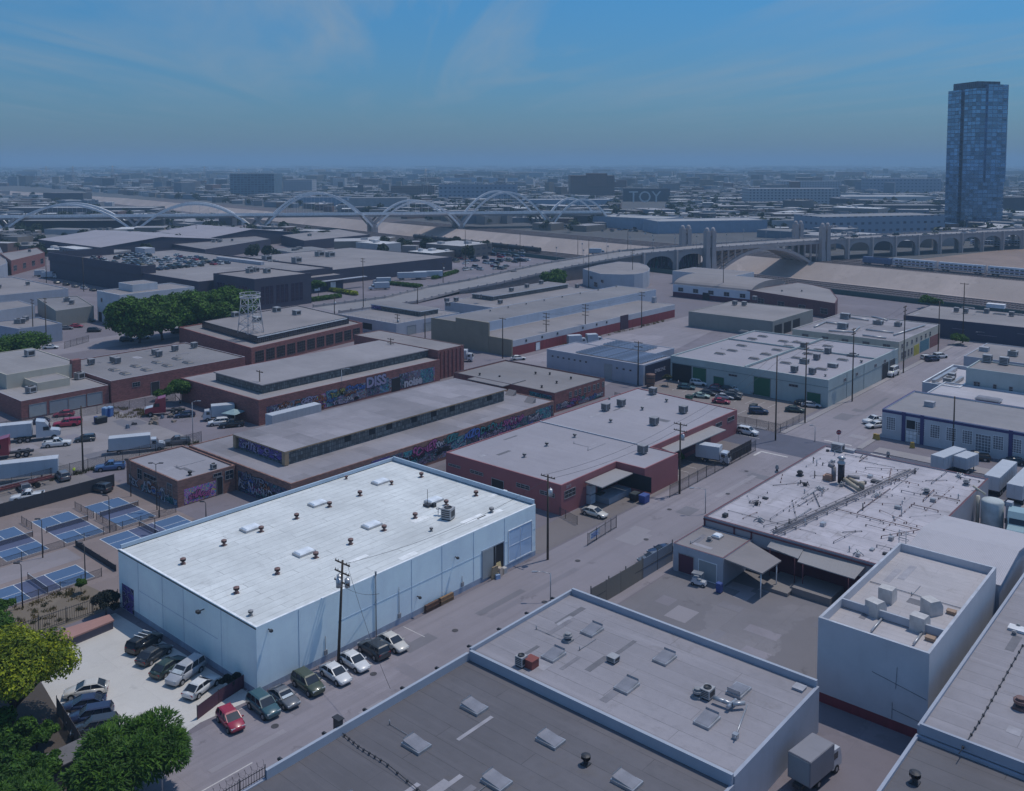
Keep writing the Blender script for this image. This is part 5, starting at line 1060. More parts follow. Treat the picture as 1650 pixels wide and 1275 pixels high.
# ---------------------------------------------------------------- bridges
cbr = mat('bridge_concrete', (.36, .33, .33), 'wall', streak=.4)
deckm = mat('bridge_deck', (.26, .245, .25), 'ground', ca=.1)
NP = [(547, 505, .0), (672, 488, .3), (740, 470, 1.2), (800, 459, 2.8), (922, 431, 6.7), (1036.7, 410.5, 9.5), (1141, 401.6, 11), (1326, 389, 12), (1648, 373.6, 12), (1800, 367, 12)]
near = [G(*p) for p in NP]
t4 = thing('arch_bridge', tuple(near[6]), 'old concrete arch bridge with twin pylons crossing the river', 'bridge')
far = []
for i, p in enumerate(near):
    d = (near[min(i + 1, 9)] - near[max(i - 1, 0)]); d.z = 0; d.normalize(); far.append(p + V3((-d.y, d.x, 0)) * 20)
b = MB()
for i in range(9): b.face([near[i], near[i + 1], far[i + 1], far[i]])
b.build('deck', [deckm], t4)
b = MB()
for side, ln in ((0, near), (1, far)):
    for i in range(9):
        p, q = ln[i], ln[i + 1]
        b.beam(p + V3((0, 0, .5)), q + V3((0, 0, .5)), .35, 1.0)
        n = max(2, int((q - p).length / 5))
        for k in range(n): c = p.lerp(q, k / n); b.box((c.x, c.y, c.z), (.6, .6, 1.35))
b.build('balustrade', [cbr], t4)
b = MB()
def archwall(p, q, zt0, zt1, n, rise, base=0., th=.9):
    """spandrel wall from p to q with n arched openings"""
    d = (q - p); L = d.length; nn = V3((-d.y, d.x, 0)).normalized()
    for k in range(n):
        a0, a1 = k / n, (k + 1) / n; pw = .09 / 1
        S = 10
        top = lambda t: zt0 + (zt1 - zt0) * t
        for s in range(S):
            t0, t1 = s / S, (s + 1) / S
            g = lambda t: a0 + (a1 - a0) * (pw + (1 - 2 * pw) * t)
            zz_ = lambda t: base + (top(g(t)) - 1.6 - base) * (1 - rise + rise * math.sqrt(max(0, 1 - (2 * t - 1) ** 2)))
            A, B_ = p.lerp(q, g(t0)), p.lerp(q, g(t1))
            for o in (0, th):
                P = [V3((A.x, A.y, zz_(t0))), V3((B_.x, B_.y, zz_(t1))), V3((B_.x, B_.y, top(g(t1)))), V3((A.x, A.y, top(g(t0))))]
                P = [v + nn * o for v in P]; b.face(P if o == 0 else P[::-1])
            b.face([V3((A.x, A.y, zz_(t0))), V3((A.x, A.y, zz_(t0))) + nn * th, V3((B_.x, B_.y, zz_(t1))) + nn * th, V3((B_.x, B_.y, zz_(t1)))])
        for (g0, g1) in ((a0, a0 + (a1 - a0) * pw), (a1 - (a1 - a0) * pw, a1)):
            A, B_ = p.lerp(q, g0), p.lerp(q, g1)
            b.prism([(A.x, A.y), (B_.x, B_.y), ((B_ + nn * th).x, (B_ + nn * th).y), ((A + nn * th).x, (A + nn * th).y)], base - 2, top((g0 + g1) / 2))
        A = p.lerp(q, a0); b.box((A.x, A.y, base - 2), (1.8, 1.8, top(a0) - base + 3.3))
Z0 = lambda v: V3((v.x, v.y, 0))
def fill(ln, i, j):
    for k in range(i, j): 
        A, B_ = ln[k], ln[k + 1]; b.face([Z0(A), Z0(B_), B_, A]); b.face([Z0(B_), Z0(A), A, B_])
fill(near, 2, 5); fill(far, 2, 5)
for ln in (near, far):
    archwall(Z0(ln[5]), Z0(ln[6]), 9.4, 10.9, 2, .55); archwall(Z0(ln[7]), Z0(ln[8]), 11.9, 11.9, 9, .4)
    archwall(Z0(ln[8]), Z0(ln[9]), 11.9, 11.9, 6, .4)
b.build('approach_arches', [cbr], t4); b = MB(); A_, B_ = Z0(near[5]).lerp(Z0(far[5]), .5), Z0(near[6]).lerp(Z0(far[6]), .5); b.beam(A_ + V3((0, 0, 3.6)), B_ + V3((0, 0, 3.6)), .6, 8.0); b.build('under_arch_wall', [graf[2]], t4); b = MB()
for o in (0., .27, .52, .78, 1.0):     # river arch ribs and spandrel columns
    p, q = Z0(near[6]).lerp(Z0(far[6]), o), Z0(near[7]).lerp(Z0(far[7]), o); S = 18
    f = lambda t: -7.5 + 17.0 * (1 - (2 * t - 1) ** 2)
    for s in range(S):
        t0, t1 = s / S, (s + 1) / S; A, B_ = p.lerp(q, t0), p.lerp(q, t1); b.beam((A.x, A.y, f(t0)), (B_.x, B_.y, f(t1)), 1.5, 1.7)
    for s in range(1, 18):
        t0 = s / 18; A = p.lerp(q, t0); zt = 11 + t0
        if zt - f(t0) > 1.5: b.beam((A.x, A.y, f(t0)), (A.x, A.y, zt - .3), .7, .8)
    b.beam((p.x, p.y, 10.3), (q.x, q.y, 11.3), 1.2, 1.2)
b.build('river_arch', [cbr], t4)
for ln, sgn in ((near, -1), (far, 1)):
    for k in (6, 7):
        c = ln[k]; d = (ln[7] - ln[6]); d.z = 0; d.normalize(); n = V3((-d.y, d.x, 0)) * sgn; q = MB()
        for o in (-2.1, 2.1):
            e = c + d * o + n * 1.4; q.box((e.x, e.y, -2), (2.7, 2.9, 23.3), math.atan2(d.y, d.x)); q.lathe((e.x, e.y, 21.3), [(1.3, 0), (1.2, 1.2), (.8, 1.9), (0, 2.2)], 10)
            q.box((e.x, e.y, -2), (3.6, 3.6, 9), math.atan2(d.y, d.x), top=.85)
        e = c + n * 1.4; q.box((e.x, e.y, 12), (4.2, 1.2, 5.2), math.atan2(d.y, d.x)); q.box((e.x, e.y, 18.6), (4.2, 1.6, 1.1), math.atan2(d.y, d.x)); q.build('pylon', [cbr], t4)
q = MB()
for i in range(4, 9):
    for k in range(3):
        for ln in (near, far):
            c = ln[i].lerp(ln[i + 1], k / 3 + .15); q = MB(); q.tube(c, c + V3((0, 0, 7.5)), .1, .07, 6); q.box(tuple(c + V3((0, 0, 7.4))), (.5, .5, .8)); q.build('lamp_standard', [GREYM], t4)
# the far arched viaduct: pairs of white ribbons
vd = thing('arched_viaduct', (-640, 500, 0), 'long white viaduct with leaning pairs of ribbon arches far across the valley', 'bridge')
pr_ = lambda px, y, z: G(px, y, z)
va, vb = G(-120, 352.6, 13), G(985, 343.6, 13); dirv = (vb - va); dirv.z = 0; Lv = dirv.length; dirv.normalize(); off = V3((-20, 12, 0)) * 1.0
b = MB(); b.face([va, vb, vb + off, va + off]); lo = V3((0, 0, -1.6)); b.face([va + lo, va + off + lo, vb + off + lo, vb + lo])
b.face([va + lo, vb + lo, vb, va]); b.face([vb + lo + off, va + lo + off, va + off, vb + off])
b.build('deck', [deckm], vd)
b = MB()
for o in (V3((0, 0, 0)), off): 
    b.beam(va + o + V3((0, 0, .7)), vb + o + V3((0, 0, .7)), .25, 1.3)
b.build('railing', [WHITE], vd)
arcw = mat('arch_white', (.72, .72, .73), rough=.6)
def onv(px):
    r = ray(px, 345); n = V3((-dirv.y, dirv.x, 0)); return EYE + r * ((va - EYE).dot(n) / r.dot(n))
for (x0, x1, zc) in ((-110, 6, 23), (4, 213, 24), (220, 408, 24), (424, 602, 32.5), (605, 742, 25), (745, 885, 33), (890, 985, 26)):
    p, q = onv(x0), onv(x1)
    for k, o in enumerate((V3((0, 0, 0)), off)):
        lean = (off.normalized()) * (-3.5 if k == 0 else 3.5); S = 26; m_ = MB(); pts = []
        for s in range(S + 1):
            t = s / S; h = 1 - (2 * t - 1) ** 2; c = p.lerp(q, t) + o; pts.append(V3((c.x, c.y, 1.5 + (zc - 1.5) * h)) + lean * h)
        for A, B_ in zip(pts, pts[1:]): m_.beam(A, B_, 2.3, 1.7)
        for s in range(4, S - 3, 2): 
            if pts[s].z > 15: m_.tube(pts[s], (p.lerp(q, s / S) + o) * V3((1, 1, 0)) + V3((0, 0, 13)) if False else V3(((p.lerp(q, s / S) + o).x, (p.lerp(q, s / S) + o).y, 13)), .07, n=4)
        m_.build('arch', [arcw], vd)
    for o in (V3((0, 0, 0)), off):
        for e, s_ in ((p, 1), (q, -1)):
            m_ = MB(); m_.beam(V3((e.x, e.y, -9)) + o, V3((e.x, e.y, 5)) + o, 3.0, 3.0); m_.beam(V3((e.x, e.y, 4)) + o, V3((e.x, e.y, 12.4)) + o - dirv * 8 * s_, 1.6, 1.8); m_.build('pier', [cbr], vd)
# ---------------------------------------------------------------- glass tower and named far buildings
tg = mat('tower_glass', (.18, .32, .50), 'grid', bw=5.2, rh=3.5, ms=.3, mor=(.13, .20, .31), rough=.12, metal=.75)
tg2 = mat('tower_glass_dark', (.05, .08, .13), 'grid', bw=2.6, rh=3.5, ms=.25, mor=(.05, .06, .09), rough=.15, metal=.5)
tc_ = V3((-233, 922, 0)); dl = V3((-.8, .6, 0)); dr = V3((.6, .8, 0))
P2 = lambda a, c: tuple((tc_ + dl * a + dr * c)[:2])
TW = Bld('glass_tower', 'tall blue glass apartment tower standing alone at the right', 'tower', [P2(40, 0), P2(22, 0), P2(22, 1.6), P2(17, 1.6), P2(17, 0), P2(0, 0), P2(0, 31), P2(40, 31)], 128, tg, r_tan2, par=.5)
TW2 = Bld('w', '', '', [P2(36, 2.2), P2(3, 2.2), P2(3, 26), P2(36, 26)], 134.5, tg2, r_tan2, z0=127.5, root=TW.root, par=.5)
TW3 = Bld('w', '', '', [P2(-1.4, 10), P2(-1.4, 31.4), P2(17, 31.4), P2(17, 10)], 131.5, tg, r_tan2, z0=42, root=TW.root, par=.5)
TW.panel(2, 0, 0, 5, 126, [tg2], 'recess', .1)
for k in range(34):
    b = MB(); p = tc_ - dl * 1.5 + dr * 26; b.box((p.x, p.y, 14 + k * 3.45), (2.2, 6, .25), math.atan2(dr.y, dr.x) - math.pi / 2); TW.part(b, 'balcony', [w_lgrey])
for i in (0, 4, 5):
    b = MB(); a, al, n, l = TW.fr(i)
    for k in range(1, 37): p = a + V3((0, 0, k * 3.5)) + n * .15; b.beam(p, p + al * l, .3, .22)
    TW.part(b, 'mullions', [mat('tower_mullion', (.13, .19, .28))])
wall_far = [mat('far_white', (.42, .43, .45), 'wall'), mat('far_grey', (.30, .31, .33), 'wall'), mat('far_brick', (.17, .12, .11), 'wall'), mat('far_dark', (.07, .08, .10), 'wall'), mat('far_tan', (.34, .30, .26), 'wall'), mat('far_blue', (.22, .30, .40), 'wall')]
fgrid = [mat('far_white_grid', (.05, .06, .09), 'grid', bw=5, rh=4, ms=1.3, mor=(.40, .41, .44), rough=.4), mat('far_blue_grid', (.07, .10, .15), 'grid', bw=6, rh=4, ms=.7, mor=(.12, .2, .26), rough=.3), mat('far_brick_grid', (.05, .05, .06), 'grid', bw=4, rh=4.2, ms=1.0, mor=(.17, .12, .11), rough=.5), mat('far_pale_grid', (.10, .12, .17), 'grid', bw=7, rh=6, ms=2.0, mor=(.25, .30, .38), rough=.5)]
def farb(label, cat, x0, x1, yb, yt, wm, rm, depth=.12, name='far_building', skew=0., z=None):
    """a building far off: facade between columns x0..x1, foot at row yb, top at row yt"""
    a, c = G(x0, yb), G(x1, yb + skew); h = hgt((x0 + x1) / 2, yb, yt) if z is None else z
    d = (c - a); L = d.length; n = V3((-d.y, d.x, 0)).normalized()
    if n.dot(FH) < 0: n = -n
    dp = n * max(14, L * depth + 12)
    B = Bld(name, label, cat, [tuple(a[:2]), tuple(c[:2]), tuple((c + dp)[:2]), tuple((a + dp)[:2])], h, wm, rm, par=.4, pt=.4)
    return B
rf = mat('far_pale_roof', (.36, .355, .36), 'roof'); rfd = mat('far_grey_roof', (.24, .235, .24), 'roof')
farb('blue-green glass office block above the viaduct arches with a lower wing', 'office', 371, 442, 318, 280, fgrid[1], rfd, .6)
farb('pale column-fronted block right of the blue-green office', 'office', 456, 503, 313, 290, fgrid[0], rf, .5)
farb('low dark brick block behind the leftmost big arches of the right half', 'building', 630, 700, 318, 300, fgrid[2], rfd)
farb('grey-blue office with dark end wing behind the tallest arches', 'office', 707, 834, 325, 297, fgrid[3], rfd)
farb('long flat blue-roofed building on the plain above the office with dark wing', 'warehouse', 715, 835, 296, 287, wall_far[5], rfd, .1)
b1 = farb('brown brick tower block with a taller middle and TOY sign nearby', 'building', 919, 990, 320, 283, fgrid[2], rfd, .6)
c = b1.poly; b = MB(); mx = V3((*c[0], 0)).lerp(V3((*c[1], 0)), .47); b.box((mx.x, mx.y + 15, 20), (34, 26, 22), PHI); b1.part(b, 'upper_tower', [wall_far[2]])
ts = thing('rooftop_sign', tuple(G(1036, 327)), 'giant pale letters reading TOY on a low building', 'sign')
lettering('TOY', G(1013, 327) + V3((0, 0, 1)), RV, -FH, 17, mat('sign_white', (.5, .52, .54)), ts, .02, 'letters', 1.0)
b = MB(); p = G(1036, 325) + FH * 6 + RV * 6; b.box((p.x, p.y, 0), (72, 8, 20), PHI); b.build('base_building', [wall_far[3]], ts)
farb('white apartment block with rows of dark windows', 'apartments', 1206, 1354, 332, 304, fgrid[0], rf, .2)
farb('second white apartment block peeking above the first one', 'apartments', 1258, 1356, 312, 292, fgrid[0], rf, .2)
farb('blue-grey apartment terrace with tan bays left of the glass tower', 'apartments', 1400, 1516, 314, 288, fgrid[3], rfd, .2)
farb('pale two-storey building with arched windows above the bridge', 'building', 1326, 1522, 379, 350, fgrid[3], rfd, .25, skew=-5)
farb('dark slab building right of the glass tower', 'building', 1616, 1700, 345, 318, wall_far[3], rfd, .2)
farb('small dark chimney-like block on the horizon right of the middle', 'tower', 1425, 1431, 285, 272, wall_far[3], rfd, .2)
farb('pale blue warehouse with a blank wall behind the right end of the viaduct', 'warehouse', 955, 1062, 366, 348, mat('pale_blue_wall', (.27, .33, .42), 'wall'), rf, .4, skew=6)
farb('long pale blue workshop above the railway beside the bridge pylons', 'workshop', 1060, 1236, 377, 357, mat('pale_blue_wall', (.27, .33, .42), 'wall'), rf, .25, skew=-3)
farb('dark flat hall under the viaduct at the left with skylights', 'warehouse', 3, 246, 346, 335, wall_far[3], rf, .15)
farb('long dark hall below the leftmost viaduct arch', 'warehouse', 28, 250, 373, 356, wall_far[3], rfd, .1)
farb('dark shed with white roof behind the trees at the far left', 'warehouse', 70, 134, 327, 311, wall_far[3], rf, .3)
farb('blue-grey hall behind the paired arches left of the middle', 'warehouse', 480, 560, 332, 318, wall_far[5], rfd, .3)
farb('grey office behind the middle viaduct arches', 'office', 562, 656, 341, 319, wall_far[1], rfd, .3)
farb('white-roofed long hall with a blue wall under the right arches', 'warehouse', 842, 985, 334, 322, wall_far[5], rf, .2)
farb('white sheet-roofed depot left of the glass tower', 'warehouse', 1360, 1508, 327, 317, wall_far[0], rf, .5)
farb('low dark building with roof plants in front of the white depot', 'building', 1410, 1520, 343, 331, wall_far[3], rfd, .3)
# ---------------------------------------------------------------- trains
def train_dir(f, off, xx): return V3((xx, f(xx) + off, .35))
@_me
def me_cwin():
    b = MB(); b.box((0, 0, 0), (1.7, .06, .72)); return b.mesh('window', [GLASS])
td = V3((1, -.165, 0)).normalized(); tz = math.atan2(td.y, td.x)
silver = mat('train_silver', (.50, .51, .55), rough=.4, metal=.2)
def coach(name, label, c, L, h, group, m, win=True, loco=False):
    t = thing(name, (c.x, c.y, c.z), label, 'train car' if not loco else 'locomotive', tz, group); b = MB()
    P = [(-1.5, 1.0), (1.5, 1.0), (1.55, h * .75), (1.2, h), (-1.2, h), (-1.55, h * .75)]
    hl = L / 2 - .4
    for i in range(6):
        p, q = P[i], P[(i + 1) % 6]; b.face([(-hl, p[0], p[1]), (hl, p[0], p[1]), (hl, q[0], q[1]), (-hl, q[0], q[1])][::-1] if False else [(hl, p[0], p[1]), (hl, q[0], q[1]), (-hl, q[0], q[1]), (-hl, p[0], p[1])])
    b.face([(hl, p[0], p[1]) for p in P][::-1] if False else [(hl, p[0], p[1]) for p in P]); b.face([(-hl, p[0], p[1]) for p in P][::-1])
    b.build('body', [m], t, (0, 0, 0)); w = MB()
    if win:
        for s in (-1, 1):
            for row in (1.6, 3.3):
                for k in range(9): inst('window', me_cwin(), t, (-hl + 2.4 + k * (L - 5.6) / 8, s * 1.545, row))
        for s in (-1, 1): w.box((0, s * 1.54, 2.6), (L - 1.4, .05, .35))
        w.build('stripe', [mat('blue_stripe', (.05, .10, .30))], t, (0, 0, 0))
    if loco:
        w.box((-hl - .02, 0, 2.6), (.06, 2.2, .8)); w.build('windscreen', [GLASS], t, (0, 0, 0)); w = MB(); w.box((2, 0, h), (L * .5, 1.6, .35)); w.build('roof_grilles', [DARK], t, (0, 0, 0))
    for x in (-L * .34, L * .34):
        w = MB()
        for dx in (-1.2, 1.2):
            for s in (-.75, .75): w.tube((x + dx, s - .07, .46), (x + dx, s + .07, .46), .46, .46, 12)
        w.box((x, 0, .4), (3.4, 1.9, .5)); w.build('bogie', [DARK], t, (0, 0, 0))
    return t
gx = G(1420, 421, 2).x
for k in range(5):
    xx = gx + (0 if k == 0 else 22 + (k - 1) * 26); lab = 'dark blue and silver locomotive leading the passenger train by the river' if k == 0 else ('first', 'second', 'third', 'fourth')[k - 1] + ' silver double-deck coach behind the blue locomotive'
    coach('locomotive' if k == 0 else 'passenger_coach', lab, train_dir(farY, 12, xx), 18 if k == 0 else 25.5, 4.4 if k == 0 else 4.9, 'silver passenger train across the river', mat('loco_blue', (.10, .14, .24), 'plain') if k == 0 else silver, win=k > 0, loco=k == 0)
for k in range(3):
    c = G(1590 + k * 48, 397); coach('passenger_coach', ('silver railcar parked in the yard under the bridge, nearest the river', 'silver railcar parked in the middle of the row in the yard under the bridge', 'silver railcar at the right end of the row in the yard under the bridge')[k], c, 23, 4.2, 'railcars parked in the yard', silver)
me_tank = None
x = -520.
k = 0
while x < -385:
    c = train_dir(nearY, -16, x)
    if me_tank is None:
        t = thing('tank_wagon', tuple(c), 'black tank wagon in the freight train along the near side of the river', 'tank wagon', tz, 'black tank wagons'); b = MB(); b.tube((-7.4, 0, 2.5), (7.4, 0, 2.5), 1.45, 1.45, 14); b.tube((0, 0, 3.8), (0, 0, 4.4), .5, .5, 10); me1 = b.build('tank', [DARK], t, (0, 0, 0)); b = MB(); b.box((0, 0, .8), (15.6, 2.2, .3))
        for q in (-5.4, 5.4):
            for dx in (-.9, .9):
                for s in (-.75, .75): b.tube((q + dx, s - .07, .46), (q + dx, s + .07, .46), .46, .46, 10)
        me2 = b.build('wagon_frame', [mat('wagon_frame', (.03, .028, .03))], t, (0, 0, 0)); me_tank = (me1.data, me2.data)
    else:
        t = thing('tank_wagon', tuple(c), 'black tank wagon in the freight train along the near side of the river', 'tank wagon', tz, 'black tank wagons'); inst('tank', me_tank[0], t, (0, 0, 0)); inst('wagon_frame', me_tank[1], t, (0, 0, 0))
    x += 16.4; k += 1

# repairs, drains and conduit on the big near roofs
rq = random.Random(55); tarm = [mat('roof_repair_%d' % i, c, 'plain', s=.6) for i, c in enumerate([(.20, .19, .21), (.33, .315, .34), (.15, .145, .16)])]
for bl, n, z in ((FG, 9, 0), (F2, 12, 0), (RB, 9, 0), (R1, 6, 0), (RED, 10, 0), (GRN, 9, 0), (TG, 4, 0), (GB2, 8, 0), (BB2, 7, 0), (AN, 3, 0), (NV, 6, 0), (GB1, 3, 0)):
    xs = [p[0] for p in bl.poly]; ys = [p[1] for p in bl.poly]; x0, x1, y0, y1 = min(xs) + 1.5, min(max(xs), min(xs) + 27) - 6, min(ys) + 1.5, max(ys) - 7
    if x1 <= x0: x1 = x0 + 1
    for k in range(n):
        x, y = rq.uniform(x0, x1), rq.uniform(y0, max(y0 + .5, y1)); w, l = (rq.uniform(.4, .9), rq.uniform(2, 6)) if rq.random() < .5 else (rq.uniform(1, 4), rq.uniform(.5, 2)); b = MB(); b.box((x + w / 2, y + l / 2, bl.zr + .002 + .001 * k), (w, l, .012)); bl.part(b, 'roof_repair', [rq.choice(tarm)])
    for k in range(max(1, n // 4)):
        x, y = rq.uniform(x0, x1), rq.uniform(y0, max(y0 + .5, y1)); b = MB(); L = rq.uniform(3, 6); b.tube((x, y, bl.zr + .08), (x + (L if k % 2 else 0), y + (0 if k % 2 else L), bl.zr + .08), .03, n=5); b.tube((x, y, bl.zr), (x, y, bl.zr + .5), .06, n=6); bl.part(b, 'conduit', [GREYM])
# ---------------------------------------------------------------- cars
CARC = {'black': (.012, .013, .016), 'dark': (.035, .04, .048), 'navy': (.02, .03, .075), 'grey': (.13, .135, .15), 'silver': (.42, .43, .46), 'white': (.66, .66, .66), 'cream': (.58, .55, .50), 'red': (.34, .02, .05), 'green': (.03, .055, .045), 'teal': (.04, .10, .12), 'blue': (.06, .12, .26), 'gold': (.25, .21, .14), 'mint': (.36, .46, .40), 'olive': (.06, .075, .045)}
#          L    W    H    cab rear/front at belt, at roof; hood z, belt z, tail z, wheel r
SHAPE = {'sedan': (4.75, 1.84, 1.45, -1.95, 1.05, -1.2, .15, .80, .93, .95, .33), 'hatch': (4.25, 1.8, 1.5, -2.02, 1.0, -1.7, .15, .85, .97, 1.0, .33),
         'suv': (4.7, 1.92, 1.74, -2.25, 1.1, -1.95, .35, 1.0, 1.12, 1.12, .37), 'van': (5.0, 1.98, 1.78, -2.42, 1.45, -2.2, .55, 1.0, 1.1, 1.12, .35),
         'pickup': (5.6, 1.98, 1.85, -.75, 1.1, -.55, .35, 1.08, 1.15, 1.12, .40), 'coupe': (4.5, 1.84, 1.36, -1.9, .9, -1.0, .0, .80, .9, .95, .33)}
lightw = mat('headlight_lens', (.55, .58, .6), rough=.15); lightr = mat('taillight_lens', (.30, .015, .02), rough=.2); rimm = mat('alloy_rim', (.32, .33, .35), rough=.3, metal=.6); underm = mat('car_underbody', (.02, .02, .022))
CARME = {}
def car_mesh(kind, col):
    if (kind, col) in CARME: return CARME[(kind, col)]
    L, W, H, cr, cf, rr_, rf_, zh, zb, zt, wr = SHAPE[kind]; hl = L / 2; hw = W / 2; pm = mat('car_paint_' + col, CARC[col], 'paint'); D = {}
    zl = .24; wx = (-L * .295, L * .305)
    b = MB()
    st = [(-hl, .80, zl + .18, zt - .22), (-hl + .10, .92, zl + .05, zt - .06), (-hl + .5, .98, zl, zt), (cr, 1.0, zl, zb + (.0 if kind != 'pickup' else .02)), ((cr + cf) / 2, 1.0, zl, zb), (cf, .99, zl, zb), (cf + .25, .98, zl, zb - .03), (hl - .7, .95, zl, zh), (hl - .18, .88, zl + .04, zh - .10), (hl, .74, zl + .16, zh - .26)]
    rows = []
    for x, k, z0, z1 in st:
        w = hw * k; m_ = z0 + (z1 - z0) * .55
        rows.append([(x, -w * .86, z0), (x, -w * .98, z0 + .12), (x, -w, m_), (x, -w * .955, z1 - .07), (x, -w * .84, z1), (x, w * .84, z1), (x, w * .955, z1 - .07), (x, w, m_), (x, w * .98, z0 + .12), (x, w * .86, z0)])
    n = 10
    for A, B in zip(rows, rows[1:]):
        for i in range(n):
            j = (i + 1) % n; b.face([A[i], B[i], B[j], A[j]][::-1], 0 if i not in (9,) else 1, None, i not in (9,))
    b.face(rows[0][::-1], 0); b.face(rows[-1], 0)
    if kind == 'pickup':   # open bed sunk between side walls
        x0, x1 = -hl + .18, cr - .05
        b.box(((x0 + x1) / 2, 0, zt + .001), (x1 - x0, W * .80, .004), 0, 1)
        for s in (-1, 1): b.box(((x0 + x1) / 2, s * hw * .87, zt), (x1 - x0, .12, .12))
        b.box((x0, 0, zt), (.1, W * .84, .12))
    # roof slab and pillars round the glass
    bw, tw = hw * .86, hw * .70
    zr = H
    Bt = [(cr, -bw, zb), (cf, -bw, zb), (cf, bw, zb), (cr, bw, zb)]; Tp = [(rr_, -tw, zr - .07), (rf_, -tw, zr - .07), (rf_, tw, zr - .07), (rr_, tw, zr - .07)]
    e = .05
    R1 = [(rr_ - e, -tw - e, zr - .09), (rf_ + e, -tw - e, zr - .09), (rf_ + e, tw + e, zr - .09), (rr_ - e, tw + e, zr - .09)]; R2 = [(rr_ + .12, -tw + .1, zr), (rf_ - .15, -tw + .1, zr), (rf_ - .15, tw - .1, zr), (rr_ + .12, tw - .1, zr)]
    for i in range(4): j = (i + 1) % 4; b.face([R1[i], R1[j], R2[j], R2[i]], 0, None, False)
    b.face(R2, 0); b.face(R1[::-1], 1)
    for i in range(4): b.beam(Bt[i], R1[i], .09, .09)
    for s in (0, 1):
        q0, q1 = (Bt[0], Bt[1]) if s == 0 else (Bt[3], Bt[2]); t0, t1 = (R1[0], R1[1]) if s == 0 else (R1[3], R1[2])
        for f in ((.46,) if kind in ('sedan', 'coupe', 'pickup') else (.30, .62)):
            b.beam(V3(q0).lerp(V3(q1), f), V3(t0).lerp(V3(t1), f), .07, .07)
    for s in (-1, 1):
        b.box((cf - .12, s * (hw + .06), zb), (.12, .2, .13))
        for x in wx: b.tube((x, s * (hw - .10), wr), (x, s * (hw + .004), wr), wr + .07, wr + .07, 16, 1)
    D['body'] = b.mesh('body', [pm, underm])
    b = MB()
    for i in range(4): j = (i + 1) % 4; b.face([Bt[i], Bt[j], Tp[j], Tp[i]])
    D['window_glass'] = b.mesh('window_glass', [GLASS])
    b = MB(); b.tube((0, -.11, 0), (0, .11, 0), wr, wr, 16); D['wheel'] = b.mesh('wheel', [BLACK])
    b = MB(); b.tube((0, -.125, 0), (0, .125, 0), wr * .62, wr * .62, 12); D['rim'] = b.mesh('rim', [rimm])
    b = MB(); b.box((0, 0, 0), (.16, .42, .15)); D['headlight'] = b.mesh('headlight', [lightw])
    b = MB(); b.box((0, 0, 0), (.10, .36, .2)); D['taillight'] = b.mesh('taillight', [lightr])
    D['p'] = (hl, hw, wx, wr, zh, zt); CARME[(kind, col)] = D
    return D
def car(px, py, az, kind, col, label, group=None, z=0., detail=True, rack=False, scr=None):
    D = car_mesh(kind, col); p = G(px, py, z); hl, hw, wx, wr, zh, zt = D['p']
    nm = {'suv': 'parked_suv', 'van': 'parked_van', 'pickup': 'pickup_truck'}.get(kind, 'parked_car')
    t = thing(nm, (p.x, p.y, z), label, {'suv': 'suv', 'van': 'van', 'pickup': 'pickup'}.get(kind, 'car'), azv(az), group)
    inst('body', D['body'], t, (0, 0, 0)); inst('window_glass', D['window_glass'], t, (0, 0, 0))
    for x in wx:
        for s in (-1, 1):
            w = inst('wheel', D['wheel'], t, (x, s * (hw - .085), wr))
            if detail: inst('rim', D['rim'], w, (0, 0, 0))
    for s in (-1, 1):
        inst('headlight', D['headlight'], t, (hl - .16, s * hw * .62, zh - .28)); inst('taillight', D['taillight'], t, (-hl + .07, s * hw * .68, zt - .34))
    if rack:
        b = MB()
        for x in (-.9, -.2, .5): b.box((x, 0, 1.80), (.09, 1.5, .06))
        b.build('roof_rack', [WHITE], t, (0, 0, 0))
    if scr:
        L, W, H, cr, cf, rr_, rf_, zh_, zb, zt_, _ = SHAPE[kind]; b = MB(); a = .08
        b.face([(cf + .012, -hw * .74, zb + a), (cf + .012, hw * .74, zb + a), (rf_ + .09, hw * .64, H - .2), (rf_ + .09, -hw * .64, H - .2)]); b.build('sunshade', [mat('sunshade', (.5, .55, .58), rough=.4)], t, (0, 0, 0))
    return t
g1 = 'cars parked nose in along the left wall of the white warehouse'
car(233, 1043, 24, 'suv', 'black', 'black SUV with white roof bars, parked nose to the white warehouse wall', g1, rack=True)
car(249, 1061, 24, 'sedan', 'dark', 'dark grey sedan parked beside the black SUV with white roof bars', g1)
car(272, 1081, 24, 'sedan', 'green', 'very dark green sedan parked next to the silver van', g1)
car(299, 1091, 204, 'van', 'silver', 'silver van backed in, with a sunshade behind its windscreen', g1, scr=True)
car(325, 1113, 24, 'sedan', 'white', 'white sedan parked by the low gate and the shrub at the white warehouse corner', g1)
g2 = 'cars parked in a row under the yellow-green tree'
car(139, 1119, 252, 'sedan', 'cream', 'cream-white sedan half under the yellow-green tree', g2)
car(134, 1143, 252, 'sedan', 'navy', 'dark blue sedan parked next to the cream-white sedan', g2)
car(146, 1163, 252, 'suv', 'navy', 'dark blue SUV in the middle of the row under the yellow-green tree', g2)
car(153, 1182, 252, 'suv', 'dark', 'dark SUV nearest the wooden fence, partly hidden by the green tree', g2)
g3 = 'cars parked along the street side of the white warehouse'
car(372, 1168, 140, 'hatch', 'red', 'bright red hatchback standing alone on the street by the gate', g3)
car(425, 1146, 135, 'suv', 'teal', 'dark teal SUV at the corner of the white warehouse', g3)
car(458, 1131, 135, 'coupe', 'grey', 'grey coupe with a sunshade, next to the dark teal SUV', g3, scr=True)
car(497, 1110, 135, 'suv', 'olive', 'dark green SUV between the grey coupe and the white sedan', g3)
car(541, 1093, 135, 'sedan', 'white', 'white sedan parked left of the utility pole foot', g3)
